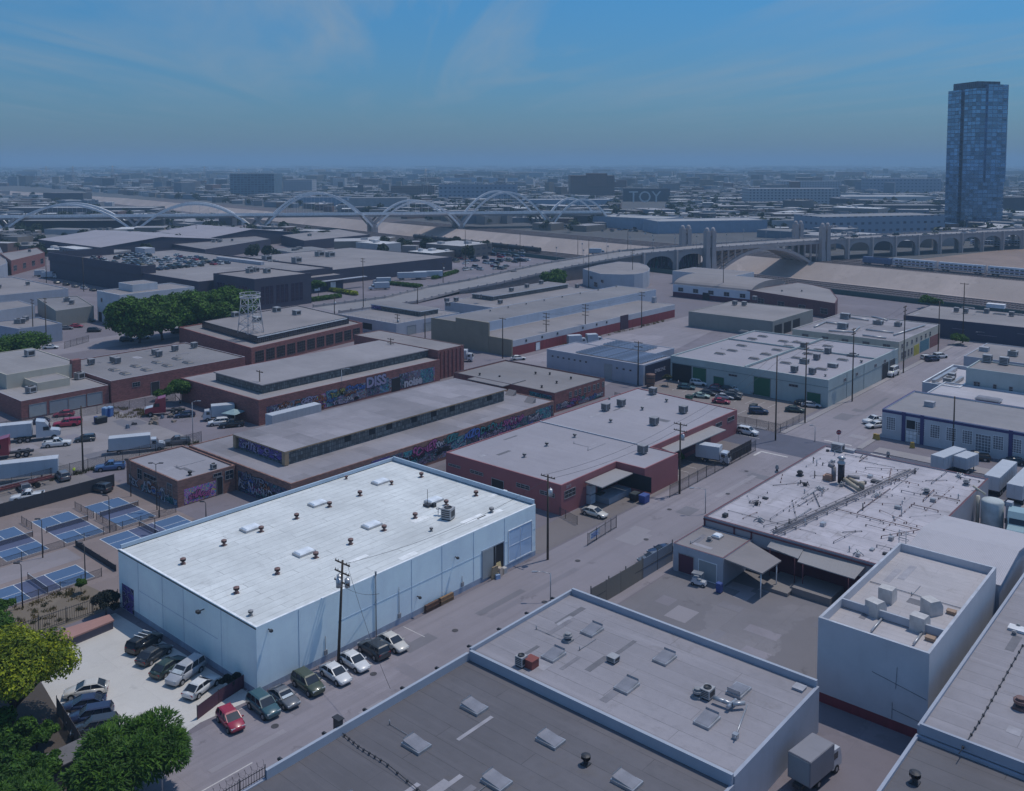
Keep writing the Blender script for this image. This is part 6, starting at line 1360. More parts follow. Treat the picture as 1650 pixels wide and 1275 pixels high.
car(571, 1073, 135, 'sedan', 'white', 'white sedan just right of the utility pole foot', g3)
car(602, 1054, 315, 'suv', 'dark', 'dark grey SUV with black roof rails, parked tail to the street', g3)
car(633, 1042, 135, 'sedan', 'cream', 'off-white sedan with a sunroof at the end of the row along the white warehouse', g3)
car(958, 831, 128, 'sedan', 'cream', 'cream sedan behind the small gate in front of the dull red warehouse')
car(1052, 906, 250, 'sedan', 'grey', 'grey-blue sedan parked outside the yard fence'); car(1066, 893, 250, 'coupe', 'navy', 'dark blue car with a small red sign above it by the yard fence')
car(1205, 700, 128, 'suv', 'white', 'white station wagon beside the dull red warehouse and the box truck'); 
g4 = 'cars in the car park of the pale green warehouse'
for px, py, az, k, c, lab in ((1106, 627, 110, 'sedan', 'teal', 'teal sedan at the left end of the green warehouse car park'), (1126, 621, 115, 'suv', 'white', 'white SUV by the open bay of the green warehouse'), (1130, 641, 112, 'coupe', 'mint', 'pale mint rounded car in the green warehouse car park'), (1162, 650, 112, 'coupe', 'red', 'bright red coupe at the front of the green warehouse car park'), (1141, 637, 112, 'sedan', 'dark', 'dark sedan left of the bright red coupe'), (1153, 632, 112, 'sedan', 'navy', 'navy sedan behind the pale mint car'), (1158, 627, 112, 'coupe', 'red', 'dull red sports car at the back of the green warehouse car park'), (1168, 643, 112, 'sedan', 'silver', 'silver sedan right behind the bright red coupe'), (1180, 643, 112, 'suv', 'dark', 'black SUV right of the bright red coupe'), (1182, 637, 112, 'sedan', 'grey', 'grey sedan with a pale roof behind the black SUV'), (1173, 630, 112, 'sedan', 'black', 'black sedan behind the white hatchback row'), (1193, 631, 112, 'hatch', 'white', 'white hatchback against the green warehouse wall'), (1225, 636, 112, 'sedan', 'silver', 'silver old saloon standing alone by the green roller door')): car(px, py, az, k, c, lab, g4, detail=False)
car(1222, 667, 100, 'suv', 'navy', 'navy SUV on the cross street by the small gate', detail=False); car(1281, 664, 108, 'sedan', 'green', 'dark green sedan behind the chain fence near the tall poles', detail=False); car(1295, 653, 108, 'coupe', 'black', 'black sports car by the corner of the green warehouse', detail=False); car(1307, 656, 108, 'sedan', 'silver', 'silver car half hidden by the pole at the green warehouse corner', detail=False)
car(1410, 689, 250, 'sedan', 'white', 'white car parked by the purple-trimmed workshop corner, nearer one', detail=False); car(1408, 682, 250, 'pickup', 'white', 'white pickup parked by the purple-trimmed workshop corner, farther one', detail=False)
car(1502, 582, 70, 'suv', 'navy', 'navy SUV parked by the cream warehouse', detail=False); car(1515, 577, 70, 'suv', 'white', 'white SUV parked just beyond the navy SUV by the cream warehouse', detail=False); car(1494, 579, 70, 'hatch', 'white', 'small white car partly hidden behind the navy SUV', detail=False)
car(1571, 741, 285, 'pickup', 'black', 'black pickup under the gridded windows of the purple-trimmed workshop'); car(1632, 748, 285, 'sedan', 'dark', 'dark car at the right edge beneath the purple-trimmed workshop')
car(1128, 575 + 40, 110, 'sedan', 'silver', 'silver car tucked under the open bay of the green warehouse', g4, detail=False)
car(835, 580, 75, 'sedan', 'white', 'white car on the side street by the tall pole left of the studio building', detail=False)
# left yard
car(107, 687, 250, 'pickup', 'red', 'red pickup on the far side of the wire fence at the left', detail=False); car(115, 685, 252, 'suv', 'red', 'red SUV with pale lower doors parked in the truck yard'); car(103, 671, 250, 'sedan', 'red', 'red car behind the red SUV in the truck yard', detail=False); car(62, 683, 250, 'sedan', 'navy', 'dark car behind the fence left of the two red cars', detail=False)
car(137, 711, 250, 'hatch', 'dark', 'dark hatchback alone in the middle of the truck yard'); car(92, 719, 70, 'pickup', 'white', 'white pickup beside the white truck cab'); car(178, 757, 250, 'pickup', 'blue', 'blue pickup driving along the lane beside the wire fence')
car(101, 772, 320, 'suv', 'grey', 'grey SUV parked by the leaning trailer frame'); car(39, 790, 320, 'sedan', 'grey', 'grey sedan at the left of the lane by the fence'); car(45, 806, 250, 'pickup', 'white', 'white utility pickup with a canopy over its bed'); car(161, 792, 290, 'suv', 'dark', 'dark green SUV behind the slatted fence', )
car(298, 672, 250, 'sedan', 'navy', 'dark blue car beside the red truck cab with the white hood'); car(352, 685, 250, 'suv', 'white', 'white SUV beside the white box truck in the yard'); car(373, 688, 250, 'pickup', 'black', 'black pickup in front of the canvas tent in the yard'); car(285, 716, 250, 'pickup', 'grey', 'grey pickup half hidden behind the brick workshop roof', detail=False)
for px, py, k, c, lab in ((205, 550, 'suv', 'black', 'black SUV under the big round street trees'), (231, 546, 'sedan', 'white', 'white car under the big round street trees'), (212, 541, 'sedan', 'silver', 'silver car behind the black SUV under the street trees'), (287, 537, 'suv', 'dark', 'dark SUV right of the street tree trunks'), (107, 531, 'sedan', 'grey', 'grey-blue car beside the low blue-grey workshop'), (123, 528, 'sedan', 'red', 'red car beside the low blue-grey workshop'), (152, 535, 'suv', 'black', 'black SUV in front of the white three-storey office'), (143, 519, 'suv', 'dark', 'dark van at the foot of the white three-storey office'), (82, 562, 'sedan', 'white', 'white car under the two tall poles at the left')): car(px, py, 78, k, c, lab, detail=False)
car(830, 442, 75, 'suv', 'dark', 'dark car driving on the bridge ramp', z=3.6, detail=False)
# rooftop car park: small single-mesh cars
FARC = {}
def far_car(col, kind=0):
    if (col, kind) in FARC: return FARC[(col, kind)]
    b = MB(); h = (.95, 1.1, 1.0)[kind]; b.box((0, 0, .25), (4.6, 1.8, h - .25), 0, 0, (.97, .9)); top = (1.45, 1.8, 2.2)[kind]
    b.box((-.3 if kind < 2 else .1, 0, h), ((2.5, 3.1, 4.0)[kind], 1.6, top - h), 0, 1, (.7, .85), 0)
    for x in (-1.4, 1.4):
        for s in (-.82, .82): b.tube((x, s - .1, .32), (x, s + .1, .32), .32, .32, 8, 2)
    FARC[(col, kind)] = b.mesh('parked_car', [mat('car_paint_' + col, CARC[col], 'paint'), GLASS, BLACK]); return FARC[(col, kind)]
def fcar(p, rz, col, kind, label, group):
    o = inst('parked_car', far_car(col, kind), None, p, rz); tag(o, label, 'car', group); return o
rc = random.Random(4); cols = ['white', 'silver', 'grey', 'dark', 'black', 'navy', 'white', 'silver', 'red', 'blue', 'gold']
for row in range(9):
    for k in range(13):
        if rc.random() < .26: continue
        x = -481 + row * 9.0 + rc.uniform(-.4, .4); y = 214 + k * 3.6
        if row > 5 and k > 10: continue
        c = rc.choice(cols); kd = 1 if rc.random() < .4 else 0
        fcar((x, y + row * .6, 9.4), rc.uniform(-.06, .06) + (math.pi if rc.random() < .5 else 0), c, kd, f'{c} {"SUV" if kd else "car"} parked among the others on the rooftop car park', f'{c} {"SUVs" if kd else "cars"} on the rooftop car park')
for k in range(64):
    px = rc.uniform(730, 850); py = rc.uniform(402, 436) if rc.random() < .6 else rc.uniform(408, 425)
    if py > 455 - (px - 700) * .12: continue
    c = rc.choice(cols); p = G(px, py); fcar((p.x, p.y, 0), rc.choice([0, .1, 1.6]), c, rc.choice([0, 1, 2]), f'{c} vehicle standing in the crowded lot between the rails and the charcoal warehouse', f'{c} vehicles in the lot by the rails')
for k in range(60):
    px = rc.uniform(900, 1050); py = 362 + (px - 900) * .06 + rc.uniform(-5, 7); c = rc.choice(cols); p = G(px, py)
    if p.y < farY(p.x) + 40: continue
    fcar((p.x, p.y, 0), rc.uniform(0, 3), c, rc.choice([0, 1, 2]), f'{c} vehicle in the distant lot beyond the railway', f'{c} vehicles in the lot beyond the railway')
for k in range(8):
    u = .12 + k * .1; A = near[7].lerp(near[8], u).lerp(far[7].lerp(far[8], u), .3 + .4 * (k % 2)); c = rc.choice(cols); fcar(tuple(A), tz + 1.2 + (math.pi if k % 2 else 0), c, k % 2, f'{c} car crossing the far half of the arch bridge', f'{c} cars on the far half of the bridge')
# kerbside cars below the charcoal parking building
for k in range(8):
    px, py = 92 + k * 14.5, 457 + k * 3.0; c = ['dark', 'black', 'grey', 'silver', 'dark', 'navy', 'black', 'dark'][k]; p = G(px, py); fcar((p.x, p.y, 0), 0, c, k % 2, f'{c} car parked at the foot of the charcoal parking building', f'{c} cars along the charcoal parking building')
# ---------------------------------------------------------------- trucks
trailw = mat('trailer_white', (.46, .49, .54), 'wall', streak=.7); tred = mat('truck_red', (.30, .025, .05), 'paint'); twht = mat('truck_white', (.52, .54, .58), 'paint')
def wheels(t, xs, hw, r=.5, w=.5):
    for x in xs:
        for s in (-1, 1):
            b = MB(); b.tube((x, s * hw - s * w / 2 - .0, r), (x, s * hw + s * w / 2, r), r, r, 14); o = b.build('wheel', [BLACK], t, (0, 0, 0)); b = MB(); b.tube((x, s * hw, r), (x, s * (hw + w / 2 + .02), r), r * .5, r * .5, 10); b.build('rim', [rimm], o, (0, 0, 0))
def trailer(px, py, az, L, label, group=None, h=2.75, z0=1.15):
    p = G(px, py); t = thing('truck_trailer', (p.x, p.y, 0), label, 'trailer', azv(az), group); b = MB(); b.box((0, 0, z0), (L, 2.55, h)); b.box((0, 0, z0 + h), (L - .1, 2.45, .04))
    k = -L / 2 + .6
    while k < L / 2:
        for s in (-1, 1): b.box((k, s * 1.285, z0 + .05), (.05, .03, h - .1))
        k += 1.2
    b.build('cargo_box', [trailw], t, (0, 0, 0)); b = MB(); b.box((0, 0, z0 - .25), (L * .96, 1.1, .24)); b.build('chassis', [DARK], t, (0, 0, 0))
    b = MB()
    for s in (-1, 1): b.box((-L / 2 - .03, s * .62, z0 + .1), (.05, 1.18, h - .2))
    b.build('rear_door', [mat('trailer_door', (.5, .52, .56), 'wall')], t, (0, 0, 0))
    b = MB()
    for s in (-.8, .8): b.box((L * .3, s, 0), (.14, .14, z0 - .2))
    b.build('landing_leg', [DARK], t, (0, 0, 0)); wheels(t, (-L * .40, -L * .31), 1.0); return t
def tractor(px, py, az, label, cm, hm=None, sleeper=True):
    p = G(px, py); t = thing('semi_truck', (p.x, p.y, 0), label, 'truck', azv(az)); t.scale = (1.15,) * 3; hm = hm or cm
    prof = [(-.3, .7), (3.75, .7), (3.75, 1.55), (3.5, 1.75), (2.2, 2.0), (1.75, 2.85), (1.2, 3.6), (-.3, 3.9)]
    b = MB()
    for i in range(8):
        p0, p1 = prof[i], prof[(i + 1) % 8]; m = 1 if i in (2, 3) else 0; w0 = 1.2 if p0[0] < 2 else 1.05; w1 = 1.2 if p1[0] < 2 else 1.05
        b.face([(p0[0], w0, p0[1]), (p0[0], -w0, p0[1]), (p1[0], -w1, p1[1]), (p1[0], w1, p1[1])], m)
    for s in (-1, 1):
        f = [(q[0], s * (1.2 if q[0] < 2 else 1.05), q[1]) for q in prof]; b.face(f if s < 0 else f[::-1], 0)
    b.build('cab', [cm, hm], t, (0, 0, 0)); b = MB(); b.face([(2.14, -.95, 2.12), (2.14, .95, 2.12), (1.80, .95, 2.82), (1.80, -.95, 2.82)])
    for s in (-1, 1): b.box((1.35, s * 1.2, 2.0), (.9, .04, .7))
    b.build('windscreen', [GLASS], t, (0, 0, 0)); b = MB(); b.box((-.9, 0, .65), (6.4, .95, .3)); b.box((-2.7, 0, .95), (1.4, 1.2, .12)); b.build('chassis', [DARK], t, (0, 0, 0))
    b = MB(); b.box((3.8, 0, .8), (.08, 1.3, .8)); b.build('grille', [GALV], t, (0, 0, 0)); wheels(t, (2.7, -1.7, -3.0), 1.0)
    for s in (-1, 1):
        b = MB(); b.box((3.7, s * .9, 1.05), (.14, .3, .22)); b.build('headlight', [lightw], t, (0, 0, 0)); b = MB(); b.box((1.9, s * 1.4, 2.0), (.12, .25, .7)); b.build('mirror', [DARK], t, (0, 0, 0))
    return t
def boxtruck(px, py, az, label, L=5.6, group=None, hood=False, col=None):
    p = G(px, py); t = thing('box_truck', (p.x, p.y, 0), label, 'truck', azv(az), group); cm = twht; b = MB(); b.box((-1.0, 0, 1.0), (L, 2.4, 2.5)); b.box((-1, 0, 3.5), (L - .1, 2.3, .05)); b.build('cargo_box', [trailw], t, (0, 0, 0)); x0 = L / 2 - 1 + .12
    prof = [(x0, .55), (x0 + 1.75, .55), (x0 + 1.75, 1.4), (x0 + 1.35, 2.45), (x0 + .2, 2.55), (x0, 2.5)] if not hood else [(x0, .6), (x0 + 2.7, .6), (x0 + 2.7, 1.3), (x0 + 2.4, 1.5), (x0 + 1.5, 1.65), (x0 + 1.0, 2.5), (x0, 2.55)]
    b = MB(); n = len(prof)
    for i in range(n): p0, p1 = prof[i], prof[(i + 1) % n]; b.face([(p0[0], 1.0, p0[1]), (p0[0], -1.0, p0[1]), (p1[0], -1.0, p1[1]), (p1[0], 1.0, p1[1])])
    b.face([(q[0], -1.0, q[1]) for q in prof]); b.face([(q[0], 1.0, q[1]) for q in prof][::-1]); b.build('cab', [cm], t, (0, 0, 0)); b = MB(); k = 2 if not hood else 4; A, B = prof[k], prof[k + 1]
    d = V3((B[1] - A[1], 0, A[0] - B[0])).normalized() * .02; A = (A[0] * .9 + B[0] * .1, A[1] * .9 + B[1] * .1); B = (A[0] * .15 + B[0] * .85, A[1] * .15 + B[1] * .85)
    b.face([(A[0] + d.x, -.88, A[1] + d.z), (A[0] + d.x, .88, A[1] + d.z), (B[0] + d.x, .88, B[1] + d.z), (B[0] + d.x, -.88, B[1] + d.z)])
    for s in (-1, 1): b.box((x0 + .6, s * 1.0, 1.55), (.75, .04, .65))
    b.build('windscreen', [GLASS], t, (0, 0, 0)); b = MB(); b.box((-.6, 0, .55), (L + 1.6, .9, .35)); b.build('chassis', [DARK], t, (0, 0, 0)); wheels(t, (x0 + (.75 if not hood else 1.6), -L / 2 + .9), .88, .43, .34)
    b = MB(); b.box((-L / 2 - 1.03, 0, 1.1), (.05, 2.2, 2.3)); b.build('rear_door', [doorgrey], t, (0, 0, 0))
    for s in (-1, 1): b = MB(); b.box((prof[1][0], s * .75, .85), (.08, .34, .2)); b.build('headlight', [lightw], t, (0, 0, 0))
    return t
trailer(26, 776, 68, 14.5, 'long white trailer with a plain side in the truck yard at the left edge'); trailer(-2, 714, 68, 13, 'white trailer coupled behind the white semi cab'); tractor(62, 709, 66, 'white sleeper semi truck in the yard at the left', twht); tractor(13, 737, 248, 'red sleeper semi truck cut by the left edge', tred)
tractor(265, 668, 250, 'red sleeper semi truck with a white hood near the leafy shrub', tred, twht); boxtruck(218, 728, 70, 'white hooded box truck along the wire fence in the truck yard', 8.0, hood=True); boxtruck(352, 676, 250, 'white box truck with a flat cab near the brick graffiti factory', 5.2)
trailer(474, 686, 40.8, 13.5, 'white trailer parked along the graffiti wall, seen over the roof')
boxtruck(1150, 745, 118, 'white box truck leaving the yard of the dull red warehouse', 4.8)
trailer(1528, 757, 52, 9, 'white trailer standing behind the factory roof, nearest the cross street', h=2.4); trailer(1556, 760, 52, 5, 'short white trailer between the two longer ones behind the factory', h=2.2); trailer(1612, 786, 42, 12, 'long white trailer at the right edge beside the white tank', h=2.5); trailer(1648, 800, 42, 12, 'weathered pale trailer right of the long white one at the right edge', h=2.5); tractor(1640, 862, 215, 'pale teal semi truck at the right edge by the metal shed', mat('truck_teal', (.30, .42, .45), 'paint'))
tk = trailw; trailw = mat('dull_truck_box', (.24, .235, .26), 'wall', streak=.8); boxtruck(1315, 1253, 48, 'dull grey-white box truck parked in the gap at the bottom right', 4.4); trailw = tk
boxtruck(962, 431, 95, 'white box truck driving over the bridge approach', 7).location.z = 7.4
boxtruck(612, 467, 255, 'white delivery truck in the yard by the loading docks, nearer one', 7, hood=True); boxtruck(615, 459, 255, 'white delivery truck in the yard by the loading docks, farther one', 7); trailer(664, 451, 75, 15, 'white trailer behind the hedge in the far truck yard, left one'); trailer(690, 449, 75, 15, 'white trailer behind the hedge in the far truck yard, right one')
boxtruck(745, 582, 100, 'graffiti-covered box truck parked behind the brick workshop', 5); boxtruck(930, 557, 75, 'white box truck parked by the long red-based shed', 4.5); boxtruck(958, 555, 75, 'white tall van parked by the long red-based shed', 3.6); vv = car(1437, 606, 221, 'van', 'white', 'tall white van coming down the side street', detail=False); vv.scale = (1.25, 1.15, 1.6); boxtruck(68, 446, 80, 'white camper truck parked near the charcoal parking building', 5); boxtruck(80, 449, 80, 'white motorhome beside the camper truck near the charcoal parking building', 5.5)
for k in range(12):
    px, py = 615 + (k % 6) * 22, 398 + (k // 6) * 7 + (k % 6) * 1.2; p = G(px, py); b = MB(); b.box((0, 0, .4), (12, 2.5, 2.6)); b.box((0, 0, 0), (11, 1.2, .4), 0, 1)
    solo(b, 'shipping_container', [mat('container_red', (.22, .08, .06)) if k == 1 else trailw, DARK], (p.x, p.y, 0), ('rust red container among white ones by the rail yard' if k == 1 else 'white container in the lot between the charcoal warehouses and the tank wagons'), 'container', .15 + (k % 3) * .5, 'containers by the rail yard')
# golf-cart like utility cart, motorbike heap, bins
p = G(1126, 943); t = thing('utility_cart', tuple(p), 'white utility cart with a roof parked by the garage doors', 'cart', azv(120)); b = MB(); b.box((0, 0, .3), (2.2, 1.1, .45), 0, 0, .9); b.box((-.5, 0, .75), (.7, 1.0, .35)); b.build('body', [twht], t, (0, 0, 0)); b = MB(); b.box((-.2, 0, 1.75), (1.5, 1.15, .06))
for x in (-.85, .5):
    for s in (-.5, .5): b.tube((x, s, .7), (x, s, 1.75), .03)
b.build('roof_frame', [GREYM], t, (0, 0, 0)); wheels(t, (-.75, .75), .5, .25, .2)
# ---------------------------------------------------------------- poles, lamps, wires
def upole(px, py, ty, label, arms=1, trans=0, axis='x', mtl=None, r=.19, lean=0, group='wooden utility poles', aw=2.7):
    p = G(px, py); h = hgt(px, py, ty); t = thing('utility_pole', (p.x, p.y, 0), label, 'utility pole', group=group); tip = V3((p.x, p.y, 0)) + (G(lean, ty, h) - V3((p.x, p.y, h)) if lean else V3((0, 0, 0))) + V3((0, 0, h))
    base = V3((p.x, p.y, -.2)); b = MB(); b.tube(base, tip, r, r * .68, 8); b.build('pole', [mtl or WOODP], t); d = V3((1, 0, 0)) if axis == 'x' else V3((0, 1, 0))
    ax = (tip - base)
    for k in range(arms):
        c = base + ax * (1 - (.35 + k * 1.15) / h); b = MB(); b.beam(c - d * aw / 2, c + d * aw / 2, .13, .14)
        for s in (-.46, -.28, .28, .46): q = c + d * aw * s; b.tube(q, q + V3((0, 0, .28)), .05, .04, 6)
        b.build('crossarm', [WOODP], t)
    for k in range(trans):
        c = base + ax * (1 - 2.6 / h) + (V3((.5, 0, 0)) if trans == 1 else V3(((-.75, .0, .75)[k], -.45 if k == 1 else .25, 0))); b = MB(); b.tube(c - V3((0, 0, .5)), c + V3((0, 0, .5)), .33, .33, 12); b.lathe(c + V3((0, 0, .5)), [(.33, 0), (.2, .1), (.06, .12), (.06, .3), (0, .3)], 10); b.build('transformer', [GALV], t)
    return t, tip
PT = {}
for key, px, py, ty, lab, arms, tr, ax, ln in (
 ('A', 545, 1068, 903, 'leaning dark utility pole with three crossarms and three grey transformers beside the white warehouse', 3, 3, 'x', 552),
 ('B', 882.5, 902, 765, 'utility pole with a transformer at the right corner of the white warehouse', 1, 1, 'x', 0),
 ('C', 1095, 796, 681, 'utility pole in front of the dull red warehouse canopy', 2, 1, 'x', 0),
 ('D', 1249.5, 710, 573, 'tall bare pole by the small gate on the cross street', 0, 0, 'x', 0),
 ('E', 1297, 682, 552, 'tall pole with crossarms at the corner of the chain fence by the green warehouse', 3, 0, 'y', 0),
 ('F', 1373, 647, 529, 'tall pole with crossarms along the side wall of the green warehouse', 2, 0, 'y', 0),
 ('H', 1455.5, 601, 493, 'tall pole between the green warehouse and the cream warehouse', 2, 0, 'y', 0),
 ('I', 1511.5, 567, 485, 'pole at the far corner of the cream warehouse', 2, 0, 'y', 0),
 ('J', 1551, 553, 456, 'tall pole with one crossarm in front of the navy warehouse', 1, 0, 'x', 0),
 ('K', 1535.5, 726, 639, 'short dark pole on the pavement before the purple-trimmed workshop', 0, 0, 'x', 0),
 ('L', 1028, 621, 550, 'dark pole in front of the solar-panelled studio building', 2, 0, 'x', 0),
 ('M', 880, 559, 504, 'pole with many crossarms by the left part of the red-based shed', 4, 0, 'x', 0),
 ('N', 943, 546, 490, 'pole with many crossarms by the middle of the red-based shed', 4, 0, 'x', 0),
 ('O', 1033.7, 528, 470, 'pole with crossarms by the right part of the red-based shed', 2, 0, 'x', 0),
 ('P', 810, 578, 512, 'bare dark pole in front of the tan stepped end wall', 1, 0, 'x', 0),
 ('Q', 630, 600, 545, 'pole with transformer standing behind the DISS graffiti wall roof', 3, 1, 'x', 0),
 ('R', 419.5, 668, 597, 'dark pole at the corner of the brick graffiti factory', 1, 0, 'x', 0),
 ('S', 134, 761, 654, 'dark pole in the lane beside the trailer frame', 0, 0, 'x', 0),
 ('T', 54, 554, 482, 'left one of the two tall poles by the blue-grey workshop', 2, 0, 'x', 0),
 ('U', 75, 558, 480, 'right one of the two tall poles by the blue-grey workshop', 2, 0, 'x', 0),
 ('V', 1165, 484, 418, 'pole with crossarms in front of the white warehouse with the maroon base', 3, 0, 'x', 0),
 ('W', 948.5, 464, 385, 'tall pole before the storage building with the rounded end', 0, 0, 'x', 0),
 ('X', 1019, 460, 403, 'pole with transformers beside the rounded storage building', 2, 1, 'x', 0),
 ('Y', 640.5, 540, 506, 'pole with a dark box in front of the railed flat warehouse', 2, 1, 'x', 0),
 ('Z', 685, 559, 506, 'pole at the right corner of the railed flat warehouse', 0, 0, 'x', 0),
 ('a', 585.5, 500, 416, 'tall pole in the street before the far loading docks', 2, 0, 'x', 0),
 ('b', 539, 507, 478, 'short pole behind the water tower building', 1, 1, 'x', 0),
 ('c', 714, 462, 424, 'pole with a white box by the far street', 1, 1, 'x', 0),
 ('d', 673, 490, 462, 'thin pole in the far street', 0, 0, 'x', 0),
 ('e', 135, 470, 415, 'pole in front of the charcoal parking building', 1, 0, 'x', 0),
 ('f', 75, 456, 415, 'pole at the near corner of the charcoal parking building', 1, 0, 'x', 0),
 ('g', 838, 430, 375, 'tall pole beside the tank wagons', 0, 0, 'x', 0), ('h', 931, 411, 380, 'pole on the bridge approach, left one', 0, 0, 'x', 0), ('i', 1011.5, 403, 367, 'tall pole on the far bank beyond the bridge approach', 0, 0, 'x', 0), ('j', 750, 431, 371, 'tall bare pole in the crowded lot by the rails', 0, 0, 'x', 0)):
    _, PT[key] = upole(px, py, ty, lab, arms, tr, ax, lean=ln)
def wire(a, c, sag, label, r=.022, group='overhead power lines'):
    b = MB(); S = 14; P = []
    for k in range(S + 1): t = k / S; q = a.lerp(c, t); P.append(q - V3((0, 0, sag * 4 * t * (1 - t))))
    b.path(P, r, 4); solo(b, 'power_line', [DARK], (0, 0, 0), label, 'power line', group=group)
dn = lambda k, z=.6, dx=0: PT[k] + V3((dx, 0, -z))
for s, w in ((-1, 'left'), (1, 'right')):
    wire(dn('B', .3, s), dn('C', .3, s), 1.0, f'{w} wire of the pair strung in front of the dull red warehouse'); wire(dn('C', .3, s), dn('D', .3, s), 1.0, f'{w} wire of the pair from the red warehouse pole to the cross street'); wire(dn('E', .6, s), dn('F', .6, s), .9, f'{w} wire of the pair along the side wall of the green warehouse'); wire(dn('F', .6, s), dn('H', .6, s), .9, f'{w} wire of the pair between the green and cream warehouses'); wire(dn('M', .6, s), dn('N', .6, s), .8, f'{w} wire between the left poles of the red-based shed'); wire(dn('N', .6, s), dn('O', .6, s), .8, f'{w} wire between the right poles of the red-based shed')
wire(dn('A', .5), dn('B', .6), 1.4, 'long wire running above the street edge of the white warehouse'); wire(dn('A', 3.2), V3((-87, 75, 5.4)), .5, 'short service wire from the transformer pole to the white warehouse wall'); wire(dn('D', 1), dn('E', 1), .8, 'wire across the cross street between two tall poles')
wire(dn('A', .5, 1), V3((-69.2, 61, 6)), .8, 'service wire from the transformer pole to the nearest grey warehouse')
def lamp(px, py, ty, label, arm=2.2, adir=1, double=False, m=None, name='street_lamp', group='street lamps'):
    p = G(px, py); h = hgt(px, py, ty); t = thing(name, (p.x, p.y, 0), label, 'street lamp', group=group); b = MB(); b.tube((p.x, p.y, 0), (p.x, p.y, h - .3), .1, .06, 8); b.build('pole', [m or GALV], t)
    d = RV * adir; c = V3((p.x, p.y, h - .3)); 
    for s in ((1, -1) if double else (1,)):
        b = MB(); b.path([c, c + d * s * arm * .5 + V3((0, 0, .25)), c + d * s * arm + V3((0, 0, .3))], .045, 6); b.build('arm', [m or GALV], t); e = c + d * s * arm; b = MB(); b.box((e.x, e.y, e.z + .2), (.75, .28, .14), azv(90)); b.build('lamp_head', [DARK if m else GALV], t)
for px, py, ty, lab, arm, ad in ((887, 968, 921, 'grey street lamp leaning over the street by the yard fence', 2.2, -1), (1136.5, 828, 786, 'grey street lamp at the edge of the pipe-covered factory', 2.4, -1), (311, 712, 646, 'grey lamp post in the middle of the truck yard', 1.5, 1), (551, 652, 594, 'grey lamp post in front of the graffiti wall left of DISS', 1.6, 1), (1313, 712, 685, 'small lamp post at the corner before the pipe-covered factory', .8, -1), (1616, 555, 527, 'curved street lamp before the navy warehouse, right one', 1.6, 1), (1590, 552, 535, 'curved street lamp before the navy warehouse, left one', 3.4, -1)): lamp(px, py, ty, lab, arm, ad)
lamp(253, 822, 746, 'tall dark double floodlight between the courts and the brick workshop', .9, 1, True, DARK, 'court_light', 'court lights')
for px, py, ty, lab in ((69, 899, 836, 'dark court light left of the middle court'), (177, 858, 798, 'dark court light between the middle court and the one by the workshop'), (250, 861, 833, 'dark court light next to the court behind the white roof'), (332, 836, 808, 'dark court light farthest right above the white roof edge'), (36.5, 980, 907, 'dark court light by the weedy strip, left one'), (137.5, 934, 875, 'dark court light by the weedy strip, right one'), (257, 834, 776, 'dark court light at the corner of the brick workshop'), (211, 800, 740, 'dark thin court light at the left end of the brick workshop')): lamp(px, py, ty, lab, .6, -1, False, DARK, 'court_light', 'court lights')
# roof cable lamp near bottom left
lamp(262, 1295, 1222, 'grey curved street lamp beside the dark green tree at the bottom', 1.8, -1)
# ---------------------------------------------------------------- fences
wirem, wnt, wb_ = _new('chain_link'); MATS['chain_link'] = wirem; wb_.inputs['Base Color'].default_value = (.10, .10, .11, 1); wb_.inputs['Roughness'].default_value = .6
_tc = wnt.nodes.new('ShaderNodeTexCoord'); _b = wnt.nodes.new('ShaderNodeTexBrick'); _b.offset = 0; _b.inputs['Scale'].default_value = 1; _b.inputs['Brick Width'].default_value = .12; _b.inputs['Row Height'].default_value = .12; _b.inputs['Mortar Size'].default_value = .013; _b.inputs['Mortar Smooth'].default_value = 0
wnt.links.new(mapv(wnt, _tc.outputs['UV'], (1, 1, 1), (0, 0, R(45))), _b.inputs['Vector']); wnt.links.new(_b.outputs['Fac'], wb_.inputs['Alpha'])
def fence(name, label, pts, h, kind, step=2.5, z=0., group=None, col=None):
    """pts are ground pixels or world points"""
    W_ = [(G(p[0], p[1], z) if not isinstance(p, Vector) else p) for p in pts]; t = thing(name, tuple(W_[0]), label, 'fence', group=group)
    for a, c in zip(W_, W_[1:]):
        L = (c - a).length; n = max(1, round(L / step)); d = (c - a).normalized(); up = V3((0, 0, 1))
        b = MB()
        if kind == 'chain': b.face([a, c, c + up * h, a + up * h], 0, [(0, 0), (L, 0), (L, h), (0, h)]); b.build('mesh_panel', [wirem], t)
        elif kind == 'bars':
            k = 0.
            while k < L: q = a + d * k; b.box(tuple(q + up * .1), (.035, .035, h - .1)); k += .28
            for zz_ in (.2, h - .15): b.beam(a + up * zz_, c + up * zz_, .05, .05)
            b.build('bar_panel', [DARK], t)
        elif kind == 'sheet': b.beam(a + up * h * .5, c + up * h * .5, .07, h); b.build('panel', [col or mat('screen_panel', (.22, .22, .23), 'wall')], t)
        elif kind == 'slat':
            k = 0.
            while k < L: q = a + d * k; b.beam(q + up * .08, q + d * .0 + up * h, .10, .03); k += .13
            b.build('slat_panel', [col or mat('fence_wood', (.13, .11, .11), 'wall')], t)
        b = MB()
        if kind in ('chain', 'sheet'): b.tube(a + up * h, c + up * h, .03, n=5); b.build('top_rail', [DARK], t)
        for k in range(n + 1):
            q = a.lerp(c, k / n); b = MB(); b.tube(q - up * .1, q + up * (h + .15), .05, n=6); b.build('post', [DARK if kind != 'slat' else WOODP], t)
    return t
